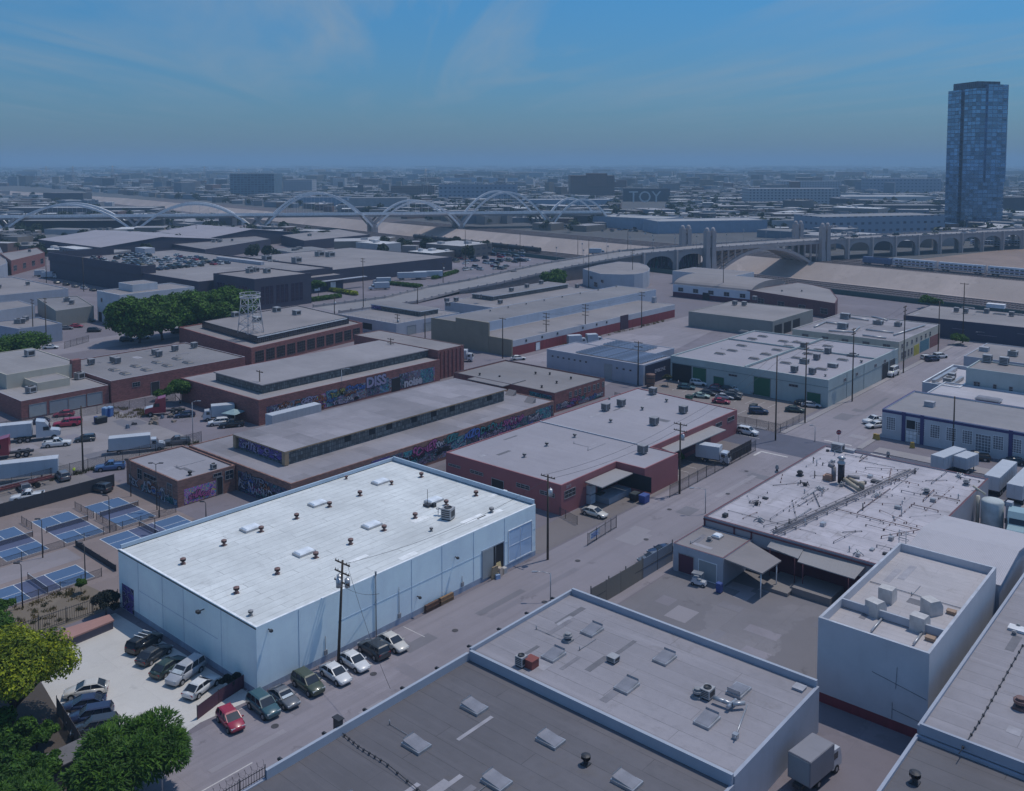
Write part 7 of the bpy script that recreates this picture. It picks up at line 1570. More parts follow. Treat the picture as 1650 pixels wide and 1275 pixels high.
t = fence('yard_fence', 'tall sheet fence, tan then grey-blue, between the street and the concrete yard', ((952, 983), (1000, 955), (1036, 932.5)), 2.9, 'sheet', 4.5, col=mat('tan_screen', (.19, .17, .145), 'wall', streak=.8))
A_, B_ = G(1036, 932.5), G(1083, 904); b = MB(); b.beam(A_ + V3((0, 0, 1.45)), B_ + V3((0, 0, 1.45)), .07, 2.9); b.build('grey_blue_panel', [mat('grey_blue_screen', (.16, .19, .24), 'wall', streak=.8)], t)
for k in range(6):
    q = G(952, 983).lerp(B_, k / 5); b = MB(); b.tube(q, q + V3((0, 0, 3.3)), .08, n=6); b.build('post', [DARK], t)
b = MB(); b.beam(G(952, 983) + V3((.06, 0, 1.5)), B_ + V3((.06, 0, 1.5)), .05, .08); b.build('mid_rail', [DARK], t)
fence('chain_fence', 'wire fence along the sports courts facing the weedy strip', (V3((-130.2, 42, 0)), V3((-130.2, 59.6, 0))), 1.2, 'chain', 3); fence('chain_fence', 'wire fence round the middle row of courts', (V3((-144.8, 48, 0)), V3((-144.8, 79.4, 0))), 1.2, 'chain', 3); fence('retaining_wall', 'low black retaining wall with a wire fence running from the courts to the white warehouse', (G(122, 880), G(187, 921)), .9, 'sheet', 3, col=mat('black_wall', (.03, .03, .04), 'wall'))
fence('court_divider', 'low wire divider between the left and middle courts', (V3((-160, 60.2, 0)), V3((-156, 60.2, 0))), 1.1, 'chain', 2.5); fence('court_divider', 'low wire divider between the middle court and the workshop court', (V3((-160, 69.0, 0)), V3((-153, 69.0, 0))), 1.1, 'chain', 2.5); fence('court_divider', 'low wire divider on the near side of the workshop court', (V3((-152, 69.0, 0)), V3((-145, 69.0, 0))), 1.1, 'chain', 2.5)
fence('slatted_fence', 'dark slatted fence with posts between the lane and the courts', (V3((-165.4, 50, 0)), V3((-165.4, 78.6, 0))), 2.3, 'sheet', 3.2, col=mat('dark_screen', (.045, .045, .055), 'wall', streak=.8))
fence('wire_fence', 'wire fence on a low wall between the truck yard and the lane', (V3((-178, 48, 0)), V3((-178, 76, 0)), V3((-178.2, 104, 0))), 2.2, 'chain', 3.5); b = MB(); b.prism(rectp(-178.4, 46, -178.1, 70), 0, 1.1); solo(b, 'low_wall', [w_lgrey], (0, 0, 0), 'low concrete wall under the wire fence of the truck yard', 'wall')
fence('wire_fence', 'wire fence in front of the brick warehouse loading doors', (V3((-221, 60, 0)), V3((-218, 92, 0)), V3((-214, 118, 0))), 2.0, 'chain', 4)
fence('iron_fence', 'black iron fence between the weedy strip and the pinkish loading platform', (V3((-121.2, 30, .1)), V3((-119.9, 57, .1))), 2.0, 'bars', 3.4)
fence('gate_fence', 'dark iron gate and fence at the entrance of the car park', ((318, 1160), (352, 1134), (402, 1102)), 1.5, 'sheet', 2.5, col=mat('maroon_gate_panel', (.09, .035, .06), 'wall'))
fence('wooden_fence', 'grey wooden fence behind the parked dark cars under the trees', ((92, 1150), (126, 1205), (150, 1250)), 1.9, 'slat', 2.4); t = thing('garden_shed', tuple(G(108, 1250)), 'small dark shed with a flat grey roof between the trees at the bottom', 'shed', azv(40)); b = MB(); b.box((0, 0, 0), (4.6, 2.6, 2.1)); b.build('wall', [mat('shed_wood', (.07, .065, .075), 'wall')], t, (0, 0, 0)); b = MB(); b.box((0, 0, 2.1), (4.9, 2.9, .12)); b.build('roof', [mat('shed_roof', (.14, .13, .13), 'plain')], t, (0, 0, 0))
fence('wooden_fence', 'wooden fence along the bottom edge beneath the green tree', ((150, 1262), (210, 1290)), 1.8, 'slat', 2.4); fence('side_wall', 'dark panel fence at the left edge beneath the yellow-green tree', ((-40, 1010), (30, 1052)), 2.2, 'sheet', 3)
fence('yard_gate', 'small iron gate with a white notice on the street before the red warehouse', ((947, 880), (975, 862), (993, 851)), 2.0, 'bars', 2.2); b = MB(); a, c = G(950, 877.5), G(966, 867); up = V3((0, 0, 1)); sd_ = V3((.08, 0, 0)); b.face([a + sd_ + up * .7, c + sd_ + up * .7, c + sd_ + up * 1.75, a + sd_ + up * 1.75]); b.face([c + up * .7, a + up * .7, a + up * 1.75, c + up * 1.75]); nb = solo(b, 'notice_board', [mat('sign_pale', (.75, .78, .80))], (0, 0, 0), 'white notice board with blue writing hung on the small iron gate', 'sign')
lt = lettering('PARKING', a + (c - a) * .1 + V3((.1, 0, 1.25)), (c - a).normalized(), V3((1, 0, 0)), .34, g_blue, nb, .005, 'letters'); lt = lettering('NO ENTRY', a + (c - a) * .1 + V3((.1, 0, .85)), (c - a).normalized(), V3((1, 0, 0)), .3, g_blue, nb, .005, 'letters')
fence('chain_fence', 'sagging chain fence across the apron between the gate and the pole', ((893, 826), (930, 846)), 1.4, 'chain', 3.2)
fence('iron_fence', 'iron fence with gate from the red warehouse canopy to the cross street', (V3((-84.3, 141, 0)), V3((-84.5, 158, 0)), V3((-84.8, 176, 0))), 2.3, 'bars', 3.4); fence('rusty_fence', 'dark wooden-looking fence beside the station wagon on the cross street corner', (V3((-85.4, 165, 0)), V3((-85.6, 175.5, 0))), 2.4, 'slat', 3)
fence('chain_fence', 'chain fence of the green warehouse car park along the cross street', (V3((-131, 191.7, 0)), V3((-112, 191.7, 0))), 1.8, 'chain', 3.2); fence('chain_fence', 'chain fence from the small gate to the pole at the green warehouse', (V3((-98, 191.8, 0)), V3((-86.6, 191.8, 0)), V3((-86.6, 205, 0))), 1.9, 'chain', 3)
fence('barbed_fence', 'black bar fence with coiled barbed wire at the bottom edge', (V3((-69.3, 30, 4.3)), V3((-69.3, 46, 4.3))), 1.1, 'bars', 2.6)
b = MB(); P = [V3((-69.4 + .3 * math.cos(k * .9), 30 + k * .09, 5.7 + .3 * math.sin(k * .9))) for k in range(178)]; b.path(P, .014, 3); solo(b, 'barbed_wire_coil', [DARK], (0, 0, 0), 'coil of barbed wire on top of the black bar fence at the bottom edge', 'barbed wire')
fence('wire_fence', 'wire fence of the parking beside the white three-storey office', ((104, 562), (143, 551)), 2.2, 'chain', 3)
b = MB(); rw = V3((-300, nearY(-300) - 33, 0)); b.prism([(-520, nearY(-520) - 36), (-60, nearY(-60) - 36), (-60, nearY(-60) - 35.8), (-520, nearY(-520) - 35.8)], 0, 2.2); solo(b, 'rail_fence', [mat('green_screen', (.05, .10, .10), 'wall')], (0, 0, 0), 'long dark green fence screening the rail tracks', 'fence')
# ---------------------------------------------------------------- small things
def loading_ramp():
    t = thing('loading_platform', (-115, 50, 0), 'long pinkish-red loading platform with a white scuff at the edge of the car park', 'platform'); pp = polypx(1.2, (88, 1018), (99, 1034), (184, 999), (176, 990)); b = MB(); b.prism(pp, 1.0, 1.2); b.face([(p[0], p[1], 1.0) for p in pp][::-1]); b.build('platform_top', [mat('pink_platform', (.40, .22, .19), 'ground', ca=.1)], t); b = MB(); b.prism(inset(pp, .12), 0, 1.0); b.build('base', [mat('dark_platform_side', (.10, .09, .12), 'wall')], t)
loading_ramp()
b = MB(); pp = polypx(.3, (92, 1010), (180, 986), (176, 990), (88, 1018)); b.prism(pp[::-1] if False else pp, 0, 1.6); 
t = thing('gas_tank', tuple(G(1598, 852)), 'white upright tank beside the factory at the right edge', 'tank'); o = wloc(t); b = MB(); b.lathe(o, [(1.7, 0), (1.7, 4.6), (1.5, 4.85), (0, 5.0)], 24); b.build('tank_shell', [mat('tank_paint', (.46, .50, .50), 'plain')], t); b = MB(); b.box((o.x + 2.4, o.y + .6, 0), (.9, 1.2, 5.0)); b.build('pump_box', [w_lgrey], t); b = MB(); b.tube(o + V3((-2.2, 0, 0)), o + V3((-2.2, 0, 5)), .3); b.tube(o + V3((-1.4, 1.4, 5)), o + V3((-3.4, 1.4, 6)), .2); b.build('pipe', [w_cream], t)
sg = thing('stop_sign', tuple(G(1351, 716)), 'red octagonal stop sign at the crossing behind the factory roof', 'sign'); o = wloc(sg); b = MB(); b.tube(o, o + V3((0, 0, 2.9)), .04); b.build('post', [GALV], sg); fd = (-FH).normalized(); sd2 = V3((-fd.y, fd.x, 0)); c = o + V3((0, 0, 2.6)) + fd * .06
b = MB(); b.face([c + sd2 * .55 * math.cos(math.pi / 8 + k * math.pi / 4) + V3((0, 0, .55 * math.sin(math.pi / 8 + k * math.pi / 4))) for k in range(8)]); b.face([c - fd * .03 + sd2 * .55 * math.cos(math.pi / 8 + k * math.pi / 4) + V3((0, 0, .55 * math.sin(math.pi / 8 + k * math.pi / 4))) for k in range(7, -1, -1)]); b.build('sign_plate', [mat('stop_red', (.32, .02, .03))], sg); lettering('STOP', c + fd * .02 - sd2 * .42 - V3((0, 0, .14)), sd2, fd, .3, g_wht, sg, .01, 'letters')
for k, (px, py) in enumerate(((1410, 708), (1414, 709), (1470, 722))):
    b = MB(); b.box((0, 0, 0), (1.0, .5, 1.1), .5, 0, .7); b.box((0, 0, 1.1), (.7, .35, .15), .5); solo(b, 'barrier', [mat('barrier_yellow', (.42, .28, .06))], tuple(G(px, py)), ('yellow barrier on the corner before the purple-trimmed workshop, left of its pair', 'yellow barrier on the corner before the purple-trimmed workshop, right of its pair', 'single yellow barrier on the kerb of the cross street')[k], 'barrier')
rk = random.Random(9)
u0 = WB.hit(1, 790, 935)[0]
for k, (du, sz, c, tilt, lab) in enumerate(((.2, (.12, 1.2, 1.9), (.42, .30, .18), .1, 'tall brown cardboard sheet leaning in the loading bay'), (1.0, (.9, .9, .8), (.50, .36, .22), 0, 'brown cardboard box at the front of the loading bay heap'), (1.7, (.12, 1.0, 2.1), (.55, .44, .22), -.2, 'yellowish plank leaning against the cardboard heap'), (.6, (.8, .7, .6), (.30, .42, .62), 0, 'blue plastic bundle in the loading bay heap'), (1.3, (.7, .7, 1.3), (.48, .40, .34), 0, 'pale cardboard box stacked at the back of the heap'), (2.6, (.7, .7, .8), (.5, .48, .46), 0, 'pale bin standing right of the cardboard heap'))):
    o = V3((-86.75 + rk.uniform(0, .5), 57 + u0 + du, .02)); b = MB(); b.box((0, 0, 0), sz, rk.uniform(-.4, .4), 0, (.94, .94)); b.box((0, .02, sz[2]), (sz[0] * .5, sz[1] * .8, .03), .2); ob = solo(b, 'cardboard_box' if k not in (2, 3, 5) else ('plank', 'plastic_bundle', 'bin')[(2, 3, 5).index(k)], [mat('heap_%d' % k, c, s=3)], tuple(o), lab, 'box' if k not in (2, 3, 5) else ('plank', 'bundle', 'bin')[(2, 3, 5).index(k)]); ob.rotation_euler = (0, tilt, 0)
for k in range(2):
    u = WB.hit(1, 682 + k * 21, 992 - k * 10)[0]; b = MB(); b.box((0, 0, 0), (.35, 2.9, 1.0), 0, 0, .96); b.beam((.2, -1.4, .5), (.2, 1.4, .5), .05, .08); solo(b, 'wooden_crate', [mat('crate_dark' if k == 0 else 'crate_brown', (.11, .055, .035) if k == 0 else (.24, .14, .07), s=3)], (-86.7, 57 + u + 1.4, 0), ('dark brown' if k == 0 else 'lighter brown') + ' wooden crate lying along the foot of the white warehouse wall', 'crate')
def bin_(px, py, col, label, w=1.6, d=1.2, h=1.3, name='dumpster'):
    t = thing(name, tuple(G(px, py)), label, 'dumpster' if name == 'dumpster' else 'bin', azv(40)); b = MB(); b.box((0, 0, .1), (w, d, h), 0, 0, (1.08, 1.05)); b.build('body', [mat('bin_' + col, {'blue': (.04, .07, .25), 'black': (.02, .02, .025), 'green': (.03, .10, .07), 'teal': (.03, .14, .15)}[col])], t, (0, 0, 0)); b = MB(); b.box((0, .04, h + .1), (w * 1.1, d * 1.1, .1), 0, 0, .9); b.build('lid', [mat('bin_lid_' + col, (.05, .09, .28) if col == 'blue' else (.04, .05, .055))], t, (0, 0, 0))
    for s in (-1, 1): b = MB(); b.tube((s * w * .4, -d * .4, .1), (s * w * .4 + .08, -d * .4, .1), .1); b.build('wheel', [BLACK], t, (0, 0, 0))
bin_(1038, 810, 'blue', 'blue dumpster by the red warehouse wall'); bin_(1023, 807, 'black', 'black dumpster left of the blue one by the red warehouse wall'); bin_(1159, 955, 'blue', 'small blue wheelie bin at the garage corner', .7, .7, 1.2, 'wheelie_bin'); bin_(1110, 646, 'green', 'green dumpster in the corner of the green warehouse car park'); bin_(163, 682, 'black', 'black dumpster at the back of the truck yard', 2.2, 1.4); bin_(155, 681, 'blue', 'blue barrel-shaped bin beside the black dumpster', .7, .7, 1.2, 'wheelie_bin'); bin_(1214, 661, 'black', 'black dumpster behind the small gate by the navy SUV', 2, 1.2); bin_(967, 805, 'black', 'dark low tank before the white units of the loading bay', 1.8, 1.2, 1.0)
for k in range(2):
    p = G(170 + k * 7, 672 - k * 1); t = thing('portable_toilet', (p.x, p.y, 0), ('pale blue portable toilet, left one of the two' if k == 0 else 'deep blue portable toilet, right one of the two') + ' by the weeds of the truck yard', 'portable toilet', .4); b = MB(); b.box((0, 0, 0), (1.15, 1.15, 2.1)); b.build('cabin', [mat('toilet_blue%s' % ('_pale' if k == 0 else ''), (.10, .22, .42) if k == 0 else (.05, .12, .35))], t, (0, 0, 0)); b = MB(); b.box((0, 0, 2.1), (1.25, 1.25, .25), 0, 0, .8); b.build('roof', [mat('toilet_roof', (.25, .38, .55))], t, (0, 0, 0)); b = MB(); b.box((.59, 0, .1), (.04, .8, 1.9)); b.build('door', [mat('toilet_door', (.08, .16, .38))], t, (0, 0, 0))
for k in range(2):
    b = MB(); b.box((0, 0, .1 + k * 0), (1.5, 1.2, 1.55)); b.box((0, .62, .4), (1.1, .04, .9), 0, 1); ob = solo(b, 'storage_unit', [mat('unit_white', (.46, .5, .56)), GREYM], tuple(G(951, 811, 0) + V3((0, 0, 1.75 * k))), ('upper' if k else 'lower') + ' white unit of the stacked pair under the red warehouse canopy', 'storage unit', azv(40))
# trailer frame in the lane
t = thing('trailer_frame', (-176, 60, 0), 'rusty red bare trailer frame lying along the low wall', 'trailer frame'); b = MB(); ct = mat('rusty_red_steel', (.17, .05, .05), s=2)
for s in (-.5, .5): b.beam((-176.4 + s, 48, 1.2), (-176.0 + s, 72, 1.3), .18, .35)
for k in range(12): b.beam((-177.2, 49 + k * 2, 1.2), (-175.6, 49 + k * 2, 1.2), .2, .15)
b.build('beams', [ct], t); b = MB()
for y in (50, 51.4, 69): b.tube((-177.2, y, .5), (-176.7, y, .5), .5, .5, 12); b.tube((-175.7, y, .5), (-175.2, y, .5), .5, .5, 12)
b.build('wheels', [BLACK], t)
# canvas tent, scrap, weeds
t = thing('canopy_tent', tuple(G(377, 680)), 'pale canvas tent in the truck yard by the brick wall', 'tent', .3); b = MB(); b.face([(-2, -2, 2.3), (2, -2, 2.3), (0, 0, 3.1)]); b.face([(2, -2, 2.3), (2, 2, 2.3), (0, 0, 3.1)]); b.face([(2, 2, 2.3), (-2, 2, 2.3), (0, 0, 3.1)]); b.face([(-2, 2, 2.3), (-2, -2, 2.3), (0, 0, 3.1)]); b.build('canvas', [mat('canvas_teal', (.24, .34, .36))], t, (0, 0, 0))
for x in (-1.9, 1.9):
    for y in (-1.9, 1.9): b = MB(); b.tube((x, y, 0), (x, y, 2.3), .04); b.build('leg', [GREYM], t, (0, 0, 0))
for k in range(16):
    px, py = rk.uniform(185, 340), 0; py = 690 - (px - 185) * .14 + rk.uniform(-6, 4); c = rk.choice([(.25, .2, .16), (.12, .05, .05), (.3, .3, .32), (.05, .05, .06), (.10, .14, .2)]); b = MB(); b.box((0, 0, 0), (rk.uniform(.6, 1.8), rk.uniform(.4, 1.2), rk.uniform(.3, .9)), rk.random() * 3, 0, rk.uniform(.5, .9)); b.beam((-.6, -.3, .3), (.7, .4, rk.uniform(.2, .8)), .1, .1); solo(b, 'scrap_heap', [mat('scrap_%d' % (k % 5), c, s=3)], tuple(G(px, py)), 'small heap of scrap along the weedy back edge of the truck yard', 'scrap', rk.random() * 3, 'scrap heaps in the truck yard')
# pile shown by the brick workshop truck, outdoor tarp
b = MB(); b.box((0, 0, 0), (5, 3, 1.2), .2, 0, .5); b.box((2, 1.5, 0), (3, 3, .8), .7, 0, .6); solo(b, 'tarp_heap', [mat('tarp_pale', (.42, .42, .5), s=1)], tuple(G(722, 599)), 'pale tarpaulin heap at the end of the graffiti factory', 'tarp')
# barrel/chimney beside the studio and small tree planter
t = thing('wooden_barrel_tank', tuple(G(1048, 624)), 'brown wooden barrel-shaped tank in front of the navy wall', 'tank'); o = wloc(t); b = MB(); b.lathe(o, [(1.0, 0), (1.15, 1.2), (1.25, 3.4)], 14); b.lathe(o, [(1.3, 3.4), (1.3, 3.5), (0, 3.6)], 14); b.build('staves', [mat('barrel_wood', (.16, .09, .07), s=3)], t); b = MB(); b.lathe(o, [(1.18, 1.1), (1.2, 1.1), (1.2, 1.3), (1.18, 1.3)], 14); b.lathe(o, [(1.23, 2.5), (1.26, 2.5), (1.26, 2.7), (1.23, 2.7)], 14); b.build('hoops', [DARK], t)
# ---------------------------------------------------------------- people (each one continuous skinned body)
def person(px, py, rz, label, shirt, trousers, bend=0.):
    p = G(px, py); me = bpy.data.meshes.new('body'); J = [(0, 0, .95), (0, 0, 1.2), (0, 0, 1.42), (0, 0, 1.52), (0, .02, 1.66), (.17, 0, 1.40), (.24, .02, 1.13), (.24, .14, .90), (-.17, 0, 1.40), (-.24, 0, 1.13), (-.25, .10, .88), (.10, 0, .88), (.11, .04, .48), (.11, 0, .06), (.11, .14, .04), (-.10, 0, .88), (-.12, -.02, .48), (-.12, -.04, .06), (-.12, .10, .04)]
    if bend:
        J = [((x, y + max(0, z - .95) * math.sin(bend), .95 + (z - .95) * math.cos(bend)) if z > .9 else (x, y, z)) for x, y, z in J]
    E = [(0, 1), (1, 2), (2, 3), (3, 4), (2, 5), (5, 6), (6, 7), (2, 8), (8, 9), (9, 10), (0, 11), (11, 12), (12, 13), (13, 14), (0, 15), (15, 16), (16, 17), (17, 18)]
    rr = [.15, .14, .15, .06, .105, .065, .05, .04, .065, .05, .04, .095, .065, .045, .045, .095, .065, .045, .045]
    me.from_pydata(J, E, []); o = bpy.data.objects.new('person', me); COL.objects.link(o); o.location = p; o.rotation_euler = (0, 0, rz)
    sk_ = o.modifiers.new('skin', 'SKIN'); 
    for i, v in enumerate(me.skin_vertices[0].data): v.radius = (rr[i], rr[i] * .85); v.use_root = (i == 0)
    o.modifiers.new('sub', 'SUBSURF').levels = 1; o.modifiers['sub'].render_levels = 2
    m, nt_, b_ = _new('clothes'); tc_2 = nt_.nodes.new('ShaderNodeTexCoord'); s_ = nt_.nodes.new('ShaderNodeSeparateXYZ'); nt_.links.new(tc_2.outputs['Object'], s_.inputs[0]); rp_ = nt_.nodes.new('ShaderNodeValToRGB'); rp_.color_ramp.interpolation = 'CONSTANT'; e_ = rp_.color_ramp.elements; e_[0].color = (*trousers, 1); e_[1].position = .48; e_[1].color = (*shirt, 1)
    e2 = e_.new(.755 if not bend else .70); e2.color = (.30, .17, .12, 1); e3 = e_.new(.835 if not bend else .78); e3.color = (.03, .02, .02, 1); nt_.links.new(rng(nt_, s_.outputs[2], 0, 2), rp_.inputs[0]); nt_.links.new(rp_.outputs[0], b_.inputs['Base Color']); me.materials.append(m); tag(o, label, 'person')
person(119.5, 766, 1.2, 'person in a bright yellow-green vest beside the grey SUV in the lane', (.45, .60, .03), (.03, .03, .04), .5); person(1093, 622, 2.0, 'person in a white top walking by the car park of the green warehouse', (.6, .6, .62), (.03, .035, .05))
# ---------------------------------------------------------------- trees
bark = mat('bark', (.07, .05, .04), s=3)
leafm = {'yellow': mat('leaf_yellow_green', (.10, .16, .012), 'leaf', hi=(.62, .66, .03), s=.5), 'green': mat('leaf_green', (.045, .115, .016), 'leaf', hi=(.14, .28, .025), s=.5), 'ficus': mat('leaf_ficus', (.035, .10, .014), 'leaf', hi=(.15, .31, .028), s=.45), 'dark': mat('leaf_dark', (.025, .035, .03), 'leaf', s=.6), 'olive': mat('leaf_olive', (.07, .075, .03), 'leaf', s=.6), 'far': mat('leaf_far', (.03, .05, .025), 'leaf', s=.2), 'dry': mat('dry_weed', (.17, .13, .05), 'leaf', s=.6)}
def leafcloud(b, blobs, n, size, rr, droop=0., frond=False):
    tot = sum(r[3] * r[4] for r in blobs)
    for (cx, cy, cz, rx, rz) in blobs:
        k = int(n * rx * rz / tot)
        for _ in range(k):
            th = rr.random() * 2 * math.pi; u = rr.uniform(-.55, 1); s = math.sqrt(max(0, 1 - u * u)); d = V3((s * math.cos(th), s * math.sin(th), u)); q = rr.random() ** .35
            p = V3((cx + d.x * rx * q, cy + d.y * rx * q, cz + d.z * rz * q)); nrm = (d + V3((rr.gauss(0, .5), rr.gauss(0, .5), rr.gauss(0, .5) + .35))).normalized()
            x = nrm.orthogonal().normalized(); a = rr.random() * 6.28; y = nrm.cross(x); x, y = x * math.cos(a) + y * math.sin(a), y * math.cos(a) - x * math.sin(a)
            if frond:
                x = (d + V3((rr.gauss(0, .5), rr.gauss(0, .5), rr.gauss(0, .3) - .15))).normalized(); y = x.cross(V3((0, 0, 1)) + d * .3)
                if y.length > .01:
                    y.normalize(); nrm = y.cross(x); l = size * rr.uniform(.8, 1.9); w = l * .26; b.face([p - x * l * .5, p - y * w, p + x * l - nrm * l * .15, p + y * w]); continue
            l = size * rr.uniform(.6, 1.3); w = l * rr.uniform(.45, .75); up = nrm * l * .18
            b.face([p - x * l - up, p - y * w, p + x * l - up, p + y * w]) if droop == 0 else b.face([p - x * l, p - y * w * .6, p + x * l - V3((0, 0, droop * l)), p + y * w * .6])
def tree(p, h, cr, label, lm, n=5000, size=.28, seed=1, trunk=.3, cb=.35, nb=12, name='tree', group=None, flat=.8, cat='tree', stretch=(1, 1), zlo=-.35, frond=False, rmin=.34):
    rr = random.Random(seed); p = V3((p[0], p[1], 0)); t = thing(name, p, label, cat, 0, group); b = MB(); fork = V3((rr.uniform(-.3, .3), rr.uniform(-.3, .3), h * cb * .8)); b.tube((0, 0, -.2), fork, trunk, trunk * .75, 8)
    blobs = []; cz = h * (cb + (1 - cb) * .5); rz = h * (1 - cb) * .5
    for k in range(nb):
        th = k * 2.4 + rr.uniform(-.4, .4); q = math.sqrt((k + .5) / nb) * (.72 if rmin > .3 else .9) * rr.uniform(.85, 1.1); z = cz + rz * (rr.uniform(zlo, .6)) * (1 - q * .7); r = cr * rr.uniform(rmin, .5)
        c = (math.cos(th) * cr * q * stretch[0], math.sin(th) * cr * q * stretch[1], z); blobs.append((*c, r, r * flat))
        if k % 5 == 0: b.tube(fork, V3(c) * .85 + V3((0, 0, h * .02)), trunk * .45, trunk * .1, 6)
    b.build('trunk', [bark], t, (0, 0, 0)); c = MB(); leafcloud(c, blobs, n, size, rr, 0., frond); c.build('crown', [lm], t, (0, 0, 0)); return t
tree(G(18, 1165), 10.5, 5.6, 'large yellow-green tree shading the row of dark cars at the bottom left', leafm['yellow'], 34000, .19, 2, .35, .2, 56, rmin=.14)
tree(G(214, 1285), 7.0, 4.9, 'dense green tree in front of the car park entrance at the bottom', leafm['green'], 26000, .24, 3, .3, .14, 44, stretch=(1.0, 1.1), frond=True, rmin=.16)
tree(G(34, 1372), 6.5, 3.4, 'green tree top with a red blossom in the bottom left corner', leafm['green'], 9000, .25, 4, .25, .3, 18, frond=True, rmin=.2)
tree(G(-15, 1120), 9.5, 4.6, 'darker green tree behind the yellow-green one at the left edge', leafm['green'], 14000, .2, 5, .3, .25, 18)
for k, (px, py, h, cr, lab, sd_) in enumerate(((225, 553, 13.5, 7.8, 'leftmost of the big round street trees in the long clump', 6), (262, 548, 13.5, 7.2, 'second of the big round street trees, with the forked trunk showing', 7), (300, 541, 13.5, 7.4, 'third of the big round street trees in the long clump', 8), (338, 534, 13.5, 7.4, 'fourth of the big round street trees in the long clump', 9), (372, 528, 13, 7.0, 'rightmost of the big round street trees beside the water tower frame', 10))): tree(G(px, py), h * 1.25, cr * 1.28, lab, leafm['ficus'], 26000, .55, sd_, .5, .13, 34, 'ficus_tree', 'big round street trees', .8, zlo=-.75)
tree(G(26, 588), 9, 8.2, 'low round dark green tree at the left edge by the cream roof blocks', leafm['ficus'], 11000, .38, 11, .4, .2, 20, 'ficus_tree', None, .7, stretch=(1, 1.2))
tree(G(893, 466), 9.5, 6.6, 'round bright green tree beside the bridge approach wall', leafm['ficus'], 7000, .5, 12, .4, .1, 14, flat=.8)
tree(G(290, 650), 6.5, 3.6, 'leafy shrub tree sprawling beside the brick factory in the truck yard', leafm['green'], 7000, .26, 13, .2, .15, 12)
tree(G(262, 645), 3.4, 2.2, 'low green bush left of the sprawling shrub tree', leafm['green'], 2500, .24, 14, .1, .05, 8, 'bush', cat='bush')
tree(G(173, 992), 3.6, 1.9, 'dark purple-green shrub against the corner of the white warehouse', leafm['dark'], 4500, .14, 15, .1, .02, 10, 'shrub', cat='shrub')
tree(G(372, 1112), 2.6, 1.2, 'dark shrub between the white sedan and the warehouse corner', leafm['dark'], 2500, .12, 16, .08, .02, 8, 'shrub', cat='shrub')
tree(G(129, 957), 2.6, .9, 'young green tree on the weedy strip beside the court', leafm['green'], 1600, .14, 17, .06, .1, 7)
tree(G(6, 992), 3.2, 1.4, 'blue-green bush at the left edge of the weedy strip', leafm['green'], 2200, .15, 18, .08, .02, 8, 'bush', cat='bush')
tree(G(1095, 745), 2.6, 1.2, 'small climbing plant by the pole under the red warehouse canopy', leafm['green'], 1500, .16, 19, .06, .05, 7, 'climbing_plant', cat='plant')
tree(G(1546, 556), 5, 3.2, 'green bush at the foot of the pole before the navy warehouse', leafm['green'], 2500, .3, 20, .12, .02, 8, 'bush', cat='bush')
tree(G(1500, 497), 6, 4.4, 'green tree between the navy warehouse and the rail fence', leafm['ficus'], 2600, .5, 21, .2, .1, 9)
tree(G(1075, 622), 3.4, 1.5, 'young yellowish tree in front of the navy painted wall', leafm['olive'], 1200, .2, 22, .06, .3, 7)
tree(G(512, 480), 9, 4, 'slim green tree before the far loading docks', leafm['green'], 3500, .4, 23, .18, .25, 10); tree(G(523, 388), 9, 6, 'small tree between the dark warehouses before the viaduct', leafm['far'], 2500, .6, 24, .2, .2, 8); tree(G(733, 396), 7, 5, 'bush by the tank wagons', leafm['far'], 1800, .6, 25, .2, .1, 8)
for k, (a, c, lab) in enumerate((((504, 486), (545, 480), 'trimmed hedge along the corner by the charcoal office block'), ((535, 470), (572, 476), 'bright clipped hedge on the wall of the far truck yard'), ((628, 459), (676, 464), 'dark hedge before the white trailers in the far truck yard'), ((700, 450), (735, 440), 'dark hedge at the end of the charcoal warehouse'))):
    A, C = G(*a), G(*c); b = MB(); rr = random.Random(40 + k); bl = [(*(A.lerp(C, i / 9))[:2], .9, 1.7, 1.2) for i in range(10)]; leafcloud(b, bl, 2600, .4, rr); o = solo(b, 'hedge', [leafm['green'] if k != 1 else leafm['yellow']], (0, 0, 0), lab, 'hedge')
for k, (px, py, ty) in enumerate(((29, 424, 392), (53, 420, 396), (67, 420, 398))):
    p = G(px, py); h = hgt(px, py, ty + 3); t = thing('palm_tree', (p.x, p.y, 0), ('tallest palm of the three by the brick warehouse', 'middle palm of the three by the brick warehouse', 'palm nearest the charcoal parking building of the three')[k], 'palm tree', 0, 'palm trees'); b = MB(); b.tube((0, 0, 0), (0, 0, h), .35, .22, 8); b.build('trunk', [bark], t, (0, 0, 0)); b = MB(); rr = random.Random(k)
    for i in range(46):
        a = i * 2.4; e = rr.uniform(-.9, 1.1); d = V3((math.cos(a), math.sin(a), 0)); p0 = V3((0, 0, h)); p1 = p0 + d * 1.6 * math.cos(e) + V3((0, 0, 1.6 * math.sin(e))); p2 = p1 + d * 1.3 + V3((0, 0, -.9)); sdv = V3((-d.y, d.x, 0)) * .42; b.face([p0 - sdv * .3, p0 + sdv * .3, p1 + sdv, p1 - sdv]); b.face([p1 - sdv, p1 + sdv, p2])
    b.build('crown', [leafm['far']], t, (0, 0, 0))
tree(G(28, 1235), 2.6, 1.6, 'leafy bush in the shade below the yellow-green tree', leafm['green'], 2600, .2, 31, .08, .02, 9, 'bush', cat='bush')
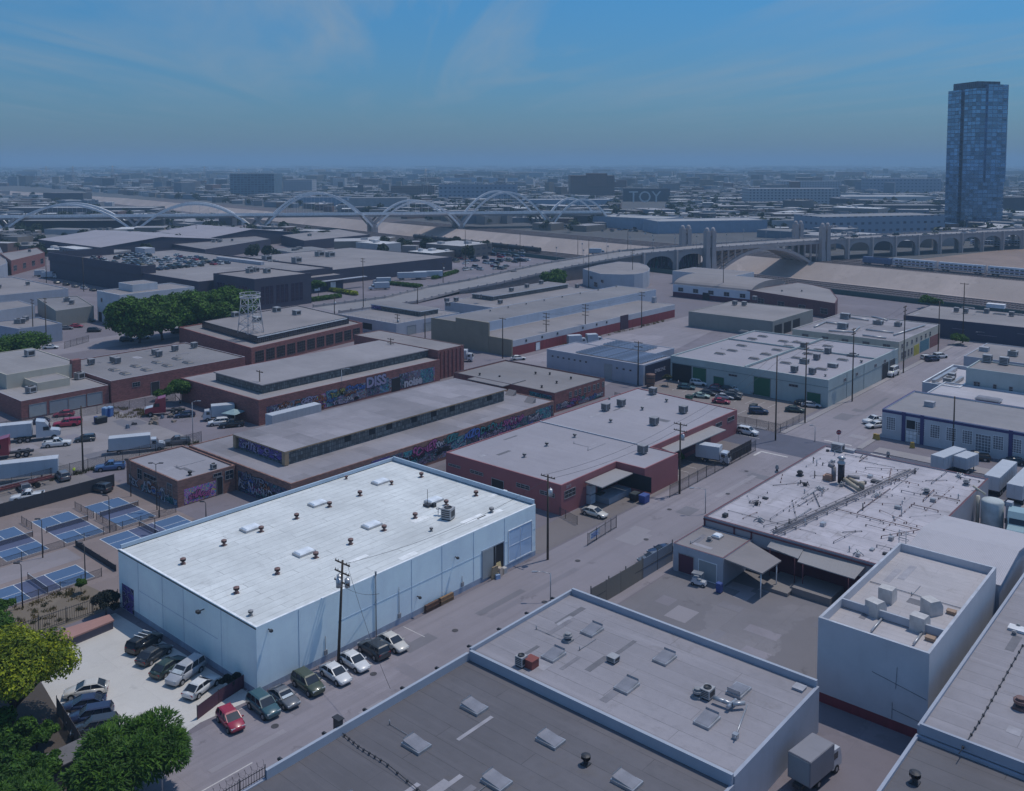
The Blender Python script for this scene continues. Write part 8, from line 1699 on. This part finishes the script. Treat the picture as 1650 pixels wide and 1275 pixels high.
for k, (px, py, h, cr, lab) in enumerate(((8, 1215, 5, 3.0, 'dark leafy tree at the left edge below the yellow-green tree'), (75, 1262, 3.6, 2.0, 'dark bush beside the small shed at the bottom'), (62, 1205, 3.0, 1.7, 'dark bush against the wooden fence under the yellow-green tree'), (-10, 1290, 5, 3.2, 'dark tree cut off by the bottom left corner'))): tree(G(px, py), h, cr, lab, leafm['ficus'], 6000, .2, 60 + k, .1, .03, 14, 'bush' if k in (1, 2) else 'tree', cat='bush' if k in (1, 2) else 'tree', rmin=.2)
# weeds
rr = random.Random(77); b = MB()
def tuft(b, x, y, r, h, n):
    for _ in range(n):
        a = rr.random() * 6.28; q = rr.random() * r; px, py = x + math.cos(a) * q, y + math.sin(a) * q; d = V3((rr.gauss(0, .3), rr.gauss(0, .3), 1)) * h * rr.uniform(.4, 1); w = V3((rr.gauss(0, 1), rr.gauss(0, 1), 0)).normalized() * .07; b.face([(px - w.x, py - w.y, 0), (px + w.x, py + w.y, 0), (px + d.x, py + d.y, d.z)])
for _ in range(60): tuft(b, rr.uniform(-130, -120.5), rr.uniform(38, 57), rr.uniform(.3, .7), rr.uniform(.2, .5), 18)
for _ in range(14): x = rr.uniform(-130, -123); tuft(b, x, rr.uniform(44, 57), .7, .6, 30)
for _ in range(60): q = G(rr.uniform(176, 245), 0 + rr.uniform(657, 674)); tuft(b, q.x, q.y, .9, .7, 18)
for _ in range(50): q = G(rr.uniform(870, 1060), rr.uniform(536, 546)); tuft(b, -183.5 + rr.uniform(0, 1.5), rr.uniform(235, 300), .8, .9, 16)
tag(b.build('weeds', [leafm['dry']]), kind='stuff')
b = MB()
for _ in range(26): tuft(b, rr.uniform(-130, -121), rr.uniform(40, 56), .5, .5, 20)
for _ in range(60): q = G(rr.uniform(100, 250), 0 + rr.uniform(728, 742)); tuft(b, -177.5 + rr.uniform(-.6, .6), rr.uniform(72, 103), .5, .8, 20)
tag(b.build('grass', [leafm['olive']]), kind='stuff')
# ---------------------------------------------------------------- the far city
rc = random.Random(2024)
fm_w = [mat('city_wall_%d' % i, c, 'wall') for i, c in enumerate([(.36, .37, .39), (.22, .22, .23), (.12, .115, .12), (.22, .19, .165), (.16, .20, .25), (.08, .09, .105), (.17, .11, .10)])]
fm_wg = [mat('city_window_wall_%d' % i, (.05, .06, .08), 'grid', bw=rc.choice([3.2, 4.2, 5.5]), rh=3.4, ms=1.1, mor=c, rough=.4) for i, c in enumerate([(.36, .37, .39), (.22, .22, .23), (.12, .115, .12), (.22, .19, .165), (.16, .20, .25), (.08, .09, .105), (.17, .11, .10)])]
fm_r = [mat('city_roof_%d' % i, c, 'roof', stain=.2) for i, c in enumerate([(.55, .55, .56), (.42, .41, .42), (.30, .29, .30), (.20, .195, .20), (.14, .135, .14)])]
RN = ['white', 'pale grey', 'mid grey', 'dark grey', 'very dark']; WN = ['white', 'grey', 'dark', 'tan', 'blue-grey', 'black', 'brick']
KEEP = []   # circles kept free
for bl in BL:
    xs = [p[0] for p in bl.poly]; ys = [p[1] for p in bl.poly]; KEEP.append((min(xs) - 6, min(ys) - 6, max(xs) + 6, max(ys) + 6))
def free(x, y, r):
    a_, c_ = proj((x, y, 0))
    if 1000 - r < a_ < 1074 + r and 322 < c_ < 346: return False
    if farY(x) < y < farY(x) + 130 and -480 < x < -260: return False
    if nearY(x) - 45 < y + r and y - r < farY(x) + 45 and abs(x) < 2500: return False
    for (a, c, d, e) in KEEP:
        if a < x + r and x - r < d and c < y + r and y - r < e: return False
    # viaduct strip
    q = V3((x, y, 0)) - va; n = V3((-dirv.y, dirv.x, 0)); u = q.dot(n)
    if -r - 10 < u < 45 + r and -50 < q.dot(dirv) < Lv + 60: return False
    A, C = near[7], near[9]; d = (C - A); t = max(0, min(1, ((x - A.x) * d.x + (y - A.y) * d.y) / d.length_squared)); m = A + d * t
    if math.hypot(x - m.x, y - m.y) < r + 32: return False
    return True
def citybox(b, x, y, w, d, h, rz, gab):
    b.box((x, y, 0), (w, d, h), rz, 0, None, 1)
    co, si = math.cos(rz), math.sin(rz)
    for k in range(rc.randint(0, 3)):
        u, v = rc.uniform(-.35, .35) * w, rc.uniform(-.35, .35) * d; b.box((x + u * co - v * si, y + u * si + v * co, h), (rc.uniform(.05, .2) * w, rc.uniform(.05, .2) * d, rc.uniform(1, 2.5)), rz, rc.choice([0, 1]), None, 1)
n = 0; tries = 0; placed = []; HASH = {}
def clash(x, y, r, f=1.):
    R_ = r + 60; cs = range(int((x - R_) // 60), int((x + R_) // 60) + 1)
    for i in cs:
        for j in range(int((y - R_) // 60), int((y + R_) // 60) + 1):
            for a, c, e in HASH.get((i, j), ()):
                if math.hypot(x - a, y - c) < (r + e) * f: return True
    return False
def keep(x, y, r): placed.append((x, y, r)); HASH.setdefault((int(x // 60), int(y // 60)), []).append((x, y, r))
def spot(zmin, zmax):
    Z = math.exp(rc.uniform(math.log(zmin), math.log(zmax))); X = rc.uniform(-.60, .60) * Z; return RV * X + FH * Z, Z
while n < 290 and tries < 9000:
    tries += 1; p, Z = spot(560, 1900); w, d = rc.uniform(14, 52), rc.uniform(12, 34); r = max(w, d) * .55
    if not free(p.x, p.y, r): continue
    if clash(p.x, p.y, r, .85): continue
    keep(p.x, p.y, r); rz = rc.choice([0, 0, -.165, .5, .9]) + rc.uniform(-.03, .03); wi = rc.randrange(7); ri = rc.choice([0, 1, 1, 2, 2, 3, 3, 4]); h = rc.choice([4.5, 5, 6, 7, 8]) if rc.random() < .94 or Z < 1000 else rc.uniform(10, 16); w, d = (w * .75, d * .75) if wi == 6 else (w, d)
    b = MB(); b.box((0, 0, 0), (w, d, h)); t = thing('distant_building', (p.x, p.y, 0), f'{RN[ri]}-roofed low {WN[wi]}-walled building in the hazy city beyond the railway', 'building', rz, f'distant buildings with {RN[ri]} roofs and {WN[wi]} walls'); b = MB(); b.prism([(-w / 2, -d / 2), (w / 2, -d / 2), (w / 2, d / 2), (-w / 2, d / 2)], -.3, h, cap=False); b.build('wall', [fm_wg[wi] if rc.random() < .5 else fm_w[wi]], t, (0, 0, 0)); b = MB(); b.face([(-w / 2, -d / 2, h), (w / 2, -d / 2, h), (w / 2, d / 2, h), (-w / 2, d / 2, h)])
    for k in range(rc.randint(1, 5)): b.box((rc.uniform(-.4, .4) * w, rc.uniform(-.4, .4) * d, h), (rc.uniform(1.5, 5), rc.uniform(1.5, 4), rc.uniform(.8, 2)))
    b.build('roof', [fm_r[ri]], t, (0, 0, 0))
    n += 1
for zone, (z0, z1, cnt, smin, smax) in enumerate(((600, 3200, 4200, 9, 46), (3000, 9000, 3600, 20, 110), (8000, 22000, 1800, 50, 320))):
    b = MB(); k = 0; tr = 0
    while k < cnt and tr < 60000:
        tr += 1; p, Z = spot(z0, z1); w, d = rc.uniform(smin, smax), rc.uniform(smin, smax) * .7
        if Z < 2700 and not free(p.x, p.y, max(w, d) * .55): continue
        if Z < 3200:
            if clash(p.x, p.y, max(w, d) * .5, .95): continue
            keep(p.x, p.y, max(w, d) * .5)
        i0 = len(b.f); b.box((p.x, p.y, 0), (w, d, rc.uniform(5, 9) if Z < 1600 or rc.random() < .92 else rc.uniform(12, 26)), rc.uniform(-.1, .1) + rc.choice([0, .5, .9]), 0); wi = rc.randrange(7); ri = rc.choice([0, 1, 1, 2, 2, 3, 4])
        for f in range(i0, len(b.f)): b.m[f] = wi
        b.m[i0 + 4] = 7 + ri; k += 1
    tag(b.build('distant_city', fm_w + fm_r), kind='stuff')
# far trees: nearest as things, the rest one mass
me_ft = []
for k in range(4):
    b = MB(); leafcloud(b, [(rc.uniform(-1.5, 1.5), rc.uniform(-1.5, 1.5), 4 + rc.uniform(-1, 1.5), 2.6, 2.4) for _ in range(5)], 420, .8, rc); b.tube((0, 0, 0), (0, 0, 3.5), .3, .2, 6); me_ft.append(b.mesh('distant_tree', [leafm['far']]))
n = 0; tr = 0
while n < 210 and tr < 4000:
    tr += 1; p, Z = spot(430, 1700)
    if not free(p.x, p.y, 3) or clash(p.x, p.y, 3, .8): continue
    if Z < 560 and p.y < 470: continue
    if farY(p.x) < p.y < farY(p.x) + 200 and -480 < p.x < 60: continue
    o = inst('distant_tree', me_ft[n % 4], None, (p.x, p.y, 0), rc.random() * 6, (rc.uniform(.8, 1.6),) * 3); tag(o, 'dark rounded tree among the hazy low buildings beyond the railway', 'tree', 'distant trees'); n += 1
b = MB(); n = 0
while n < 4600:
    p, Z = spot(700, 8000); 
    if Z < 2500 and not free(p.x, p.y, 3) or farY(p.x) < p.y < farY(p.x) + 200 and -480 < p.x < 60: continue
    s = rc.uniform(4, 9) * (1 if Z < 3000 else 1.6); bl = (p.x, p.y, s * .6, s * .55, s * .5); leafcloud(b, [bl], 16 if Z < 3000 else 9, s * .35, rc); n += 1
tag(b.build('distant_woodland', [leafm['far']]), kind='stuff')
# power pylons on the plain
for k, (px, yb, yt) in enumerate(((118, 300, 268), (182, 300, 267), (258, 304, 272), (330, 298, 268), (686, 318, 272), (75, 294, 268), (385, 300, 272))):
    p = G(px, yb); h = hgt(px, yb, yt); t = thing('power_pylon', (p.x, p.y, 0), ('lattice power pylon on the hazy plain, first from the left pair', 'lattice power pylon on the hazy plain left of the blue-green office, with long arms', 'lattice power pylon standing over the paired viaduct arch at the left', 'lattice power pylon just left of the blue-green office', 'large lattice power pylon above the middle viaduct arches', 'lattice power pylon nearest the left edge on the plain', 'lattice power pylon right behind the blue-green office')[k], 'pylon', PHI, 'lattice power pylons'); b = MB(); w = h * .09
    c4 = [(-w, -w), (w, -w), (w, w), (-w, w)]
    for i in range(4):
        a, c = c4[i], c4[(i + 1) % 4]; b.tube((*a, 0), (a[0] * .15, a[1] * .15, h), .35, .25, 4)
        for j in range(6):
            t0, t1 = j / 6, (j + 1) / 6; f0, f1 = 1 - .85 * t0, 1 - .85 * t1; b.tube((a[0] * f0, a[1] * f0, h * t0), (c[0] * f1, c[1] * f1, h * t1), .18, .18, 4)
    b.build('tower', [GREYM], t, (0, 0, 0)); b = MB()
    for z in (.68, .82, .95): b.beam((-h * .16, 0, h * z), (h * .16, 0, h * z), .5, .6)
    b.build('crossarms', [GREYM], t, (0, 0, 0))
for k in range(26):
    px = rc.uniform(0, 1640); yb = rc.uniform(345, 400); p = G(px, yb)
    if not free(p.x, p.y, 1): continue
    h = rc.uniform(9, 14); b = MB(); b.tube((0, 0, 0), (0, 0, h), .2, .14, 6); b.beam((-1.2, 0, h - .6), (1.2, 0, h - .6), .15, .15); solo(b, 'utility_pole', [WOODP], (p.x, p.y, 0), 'thin utility pole among the hazy streets beyond the near warehouses', 'utility pole', rc.random() * 3, 'distant utility poles')
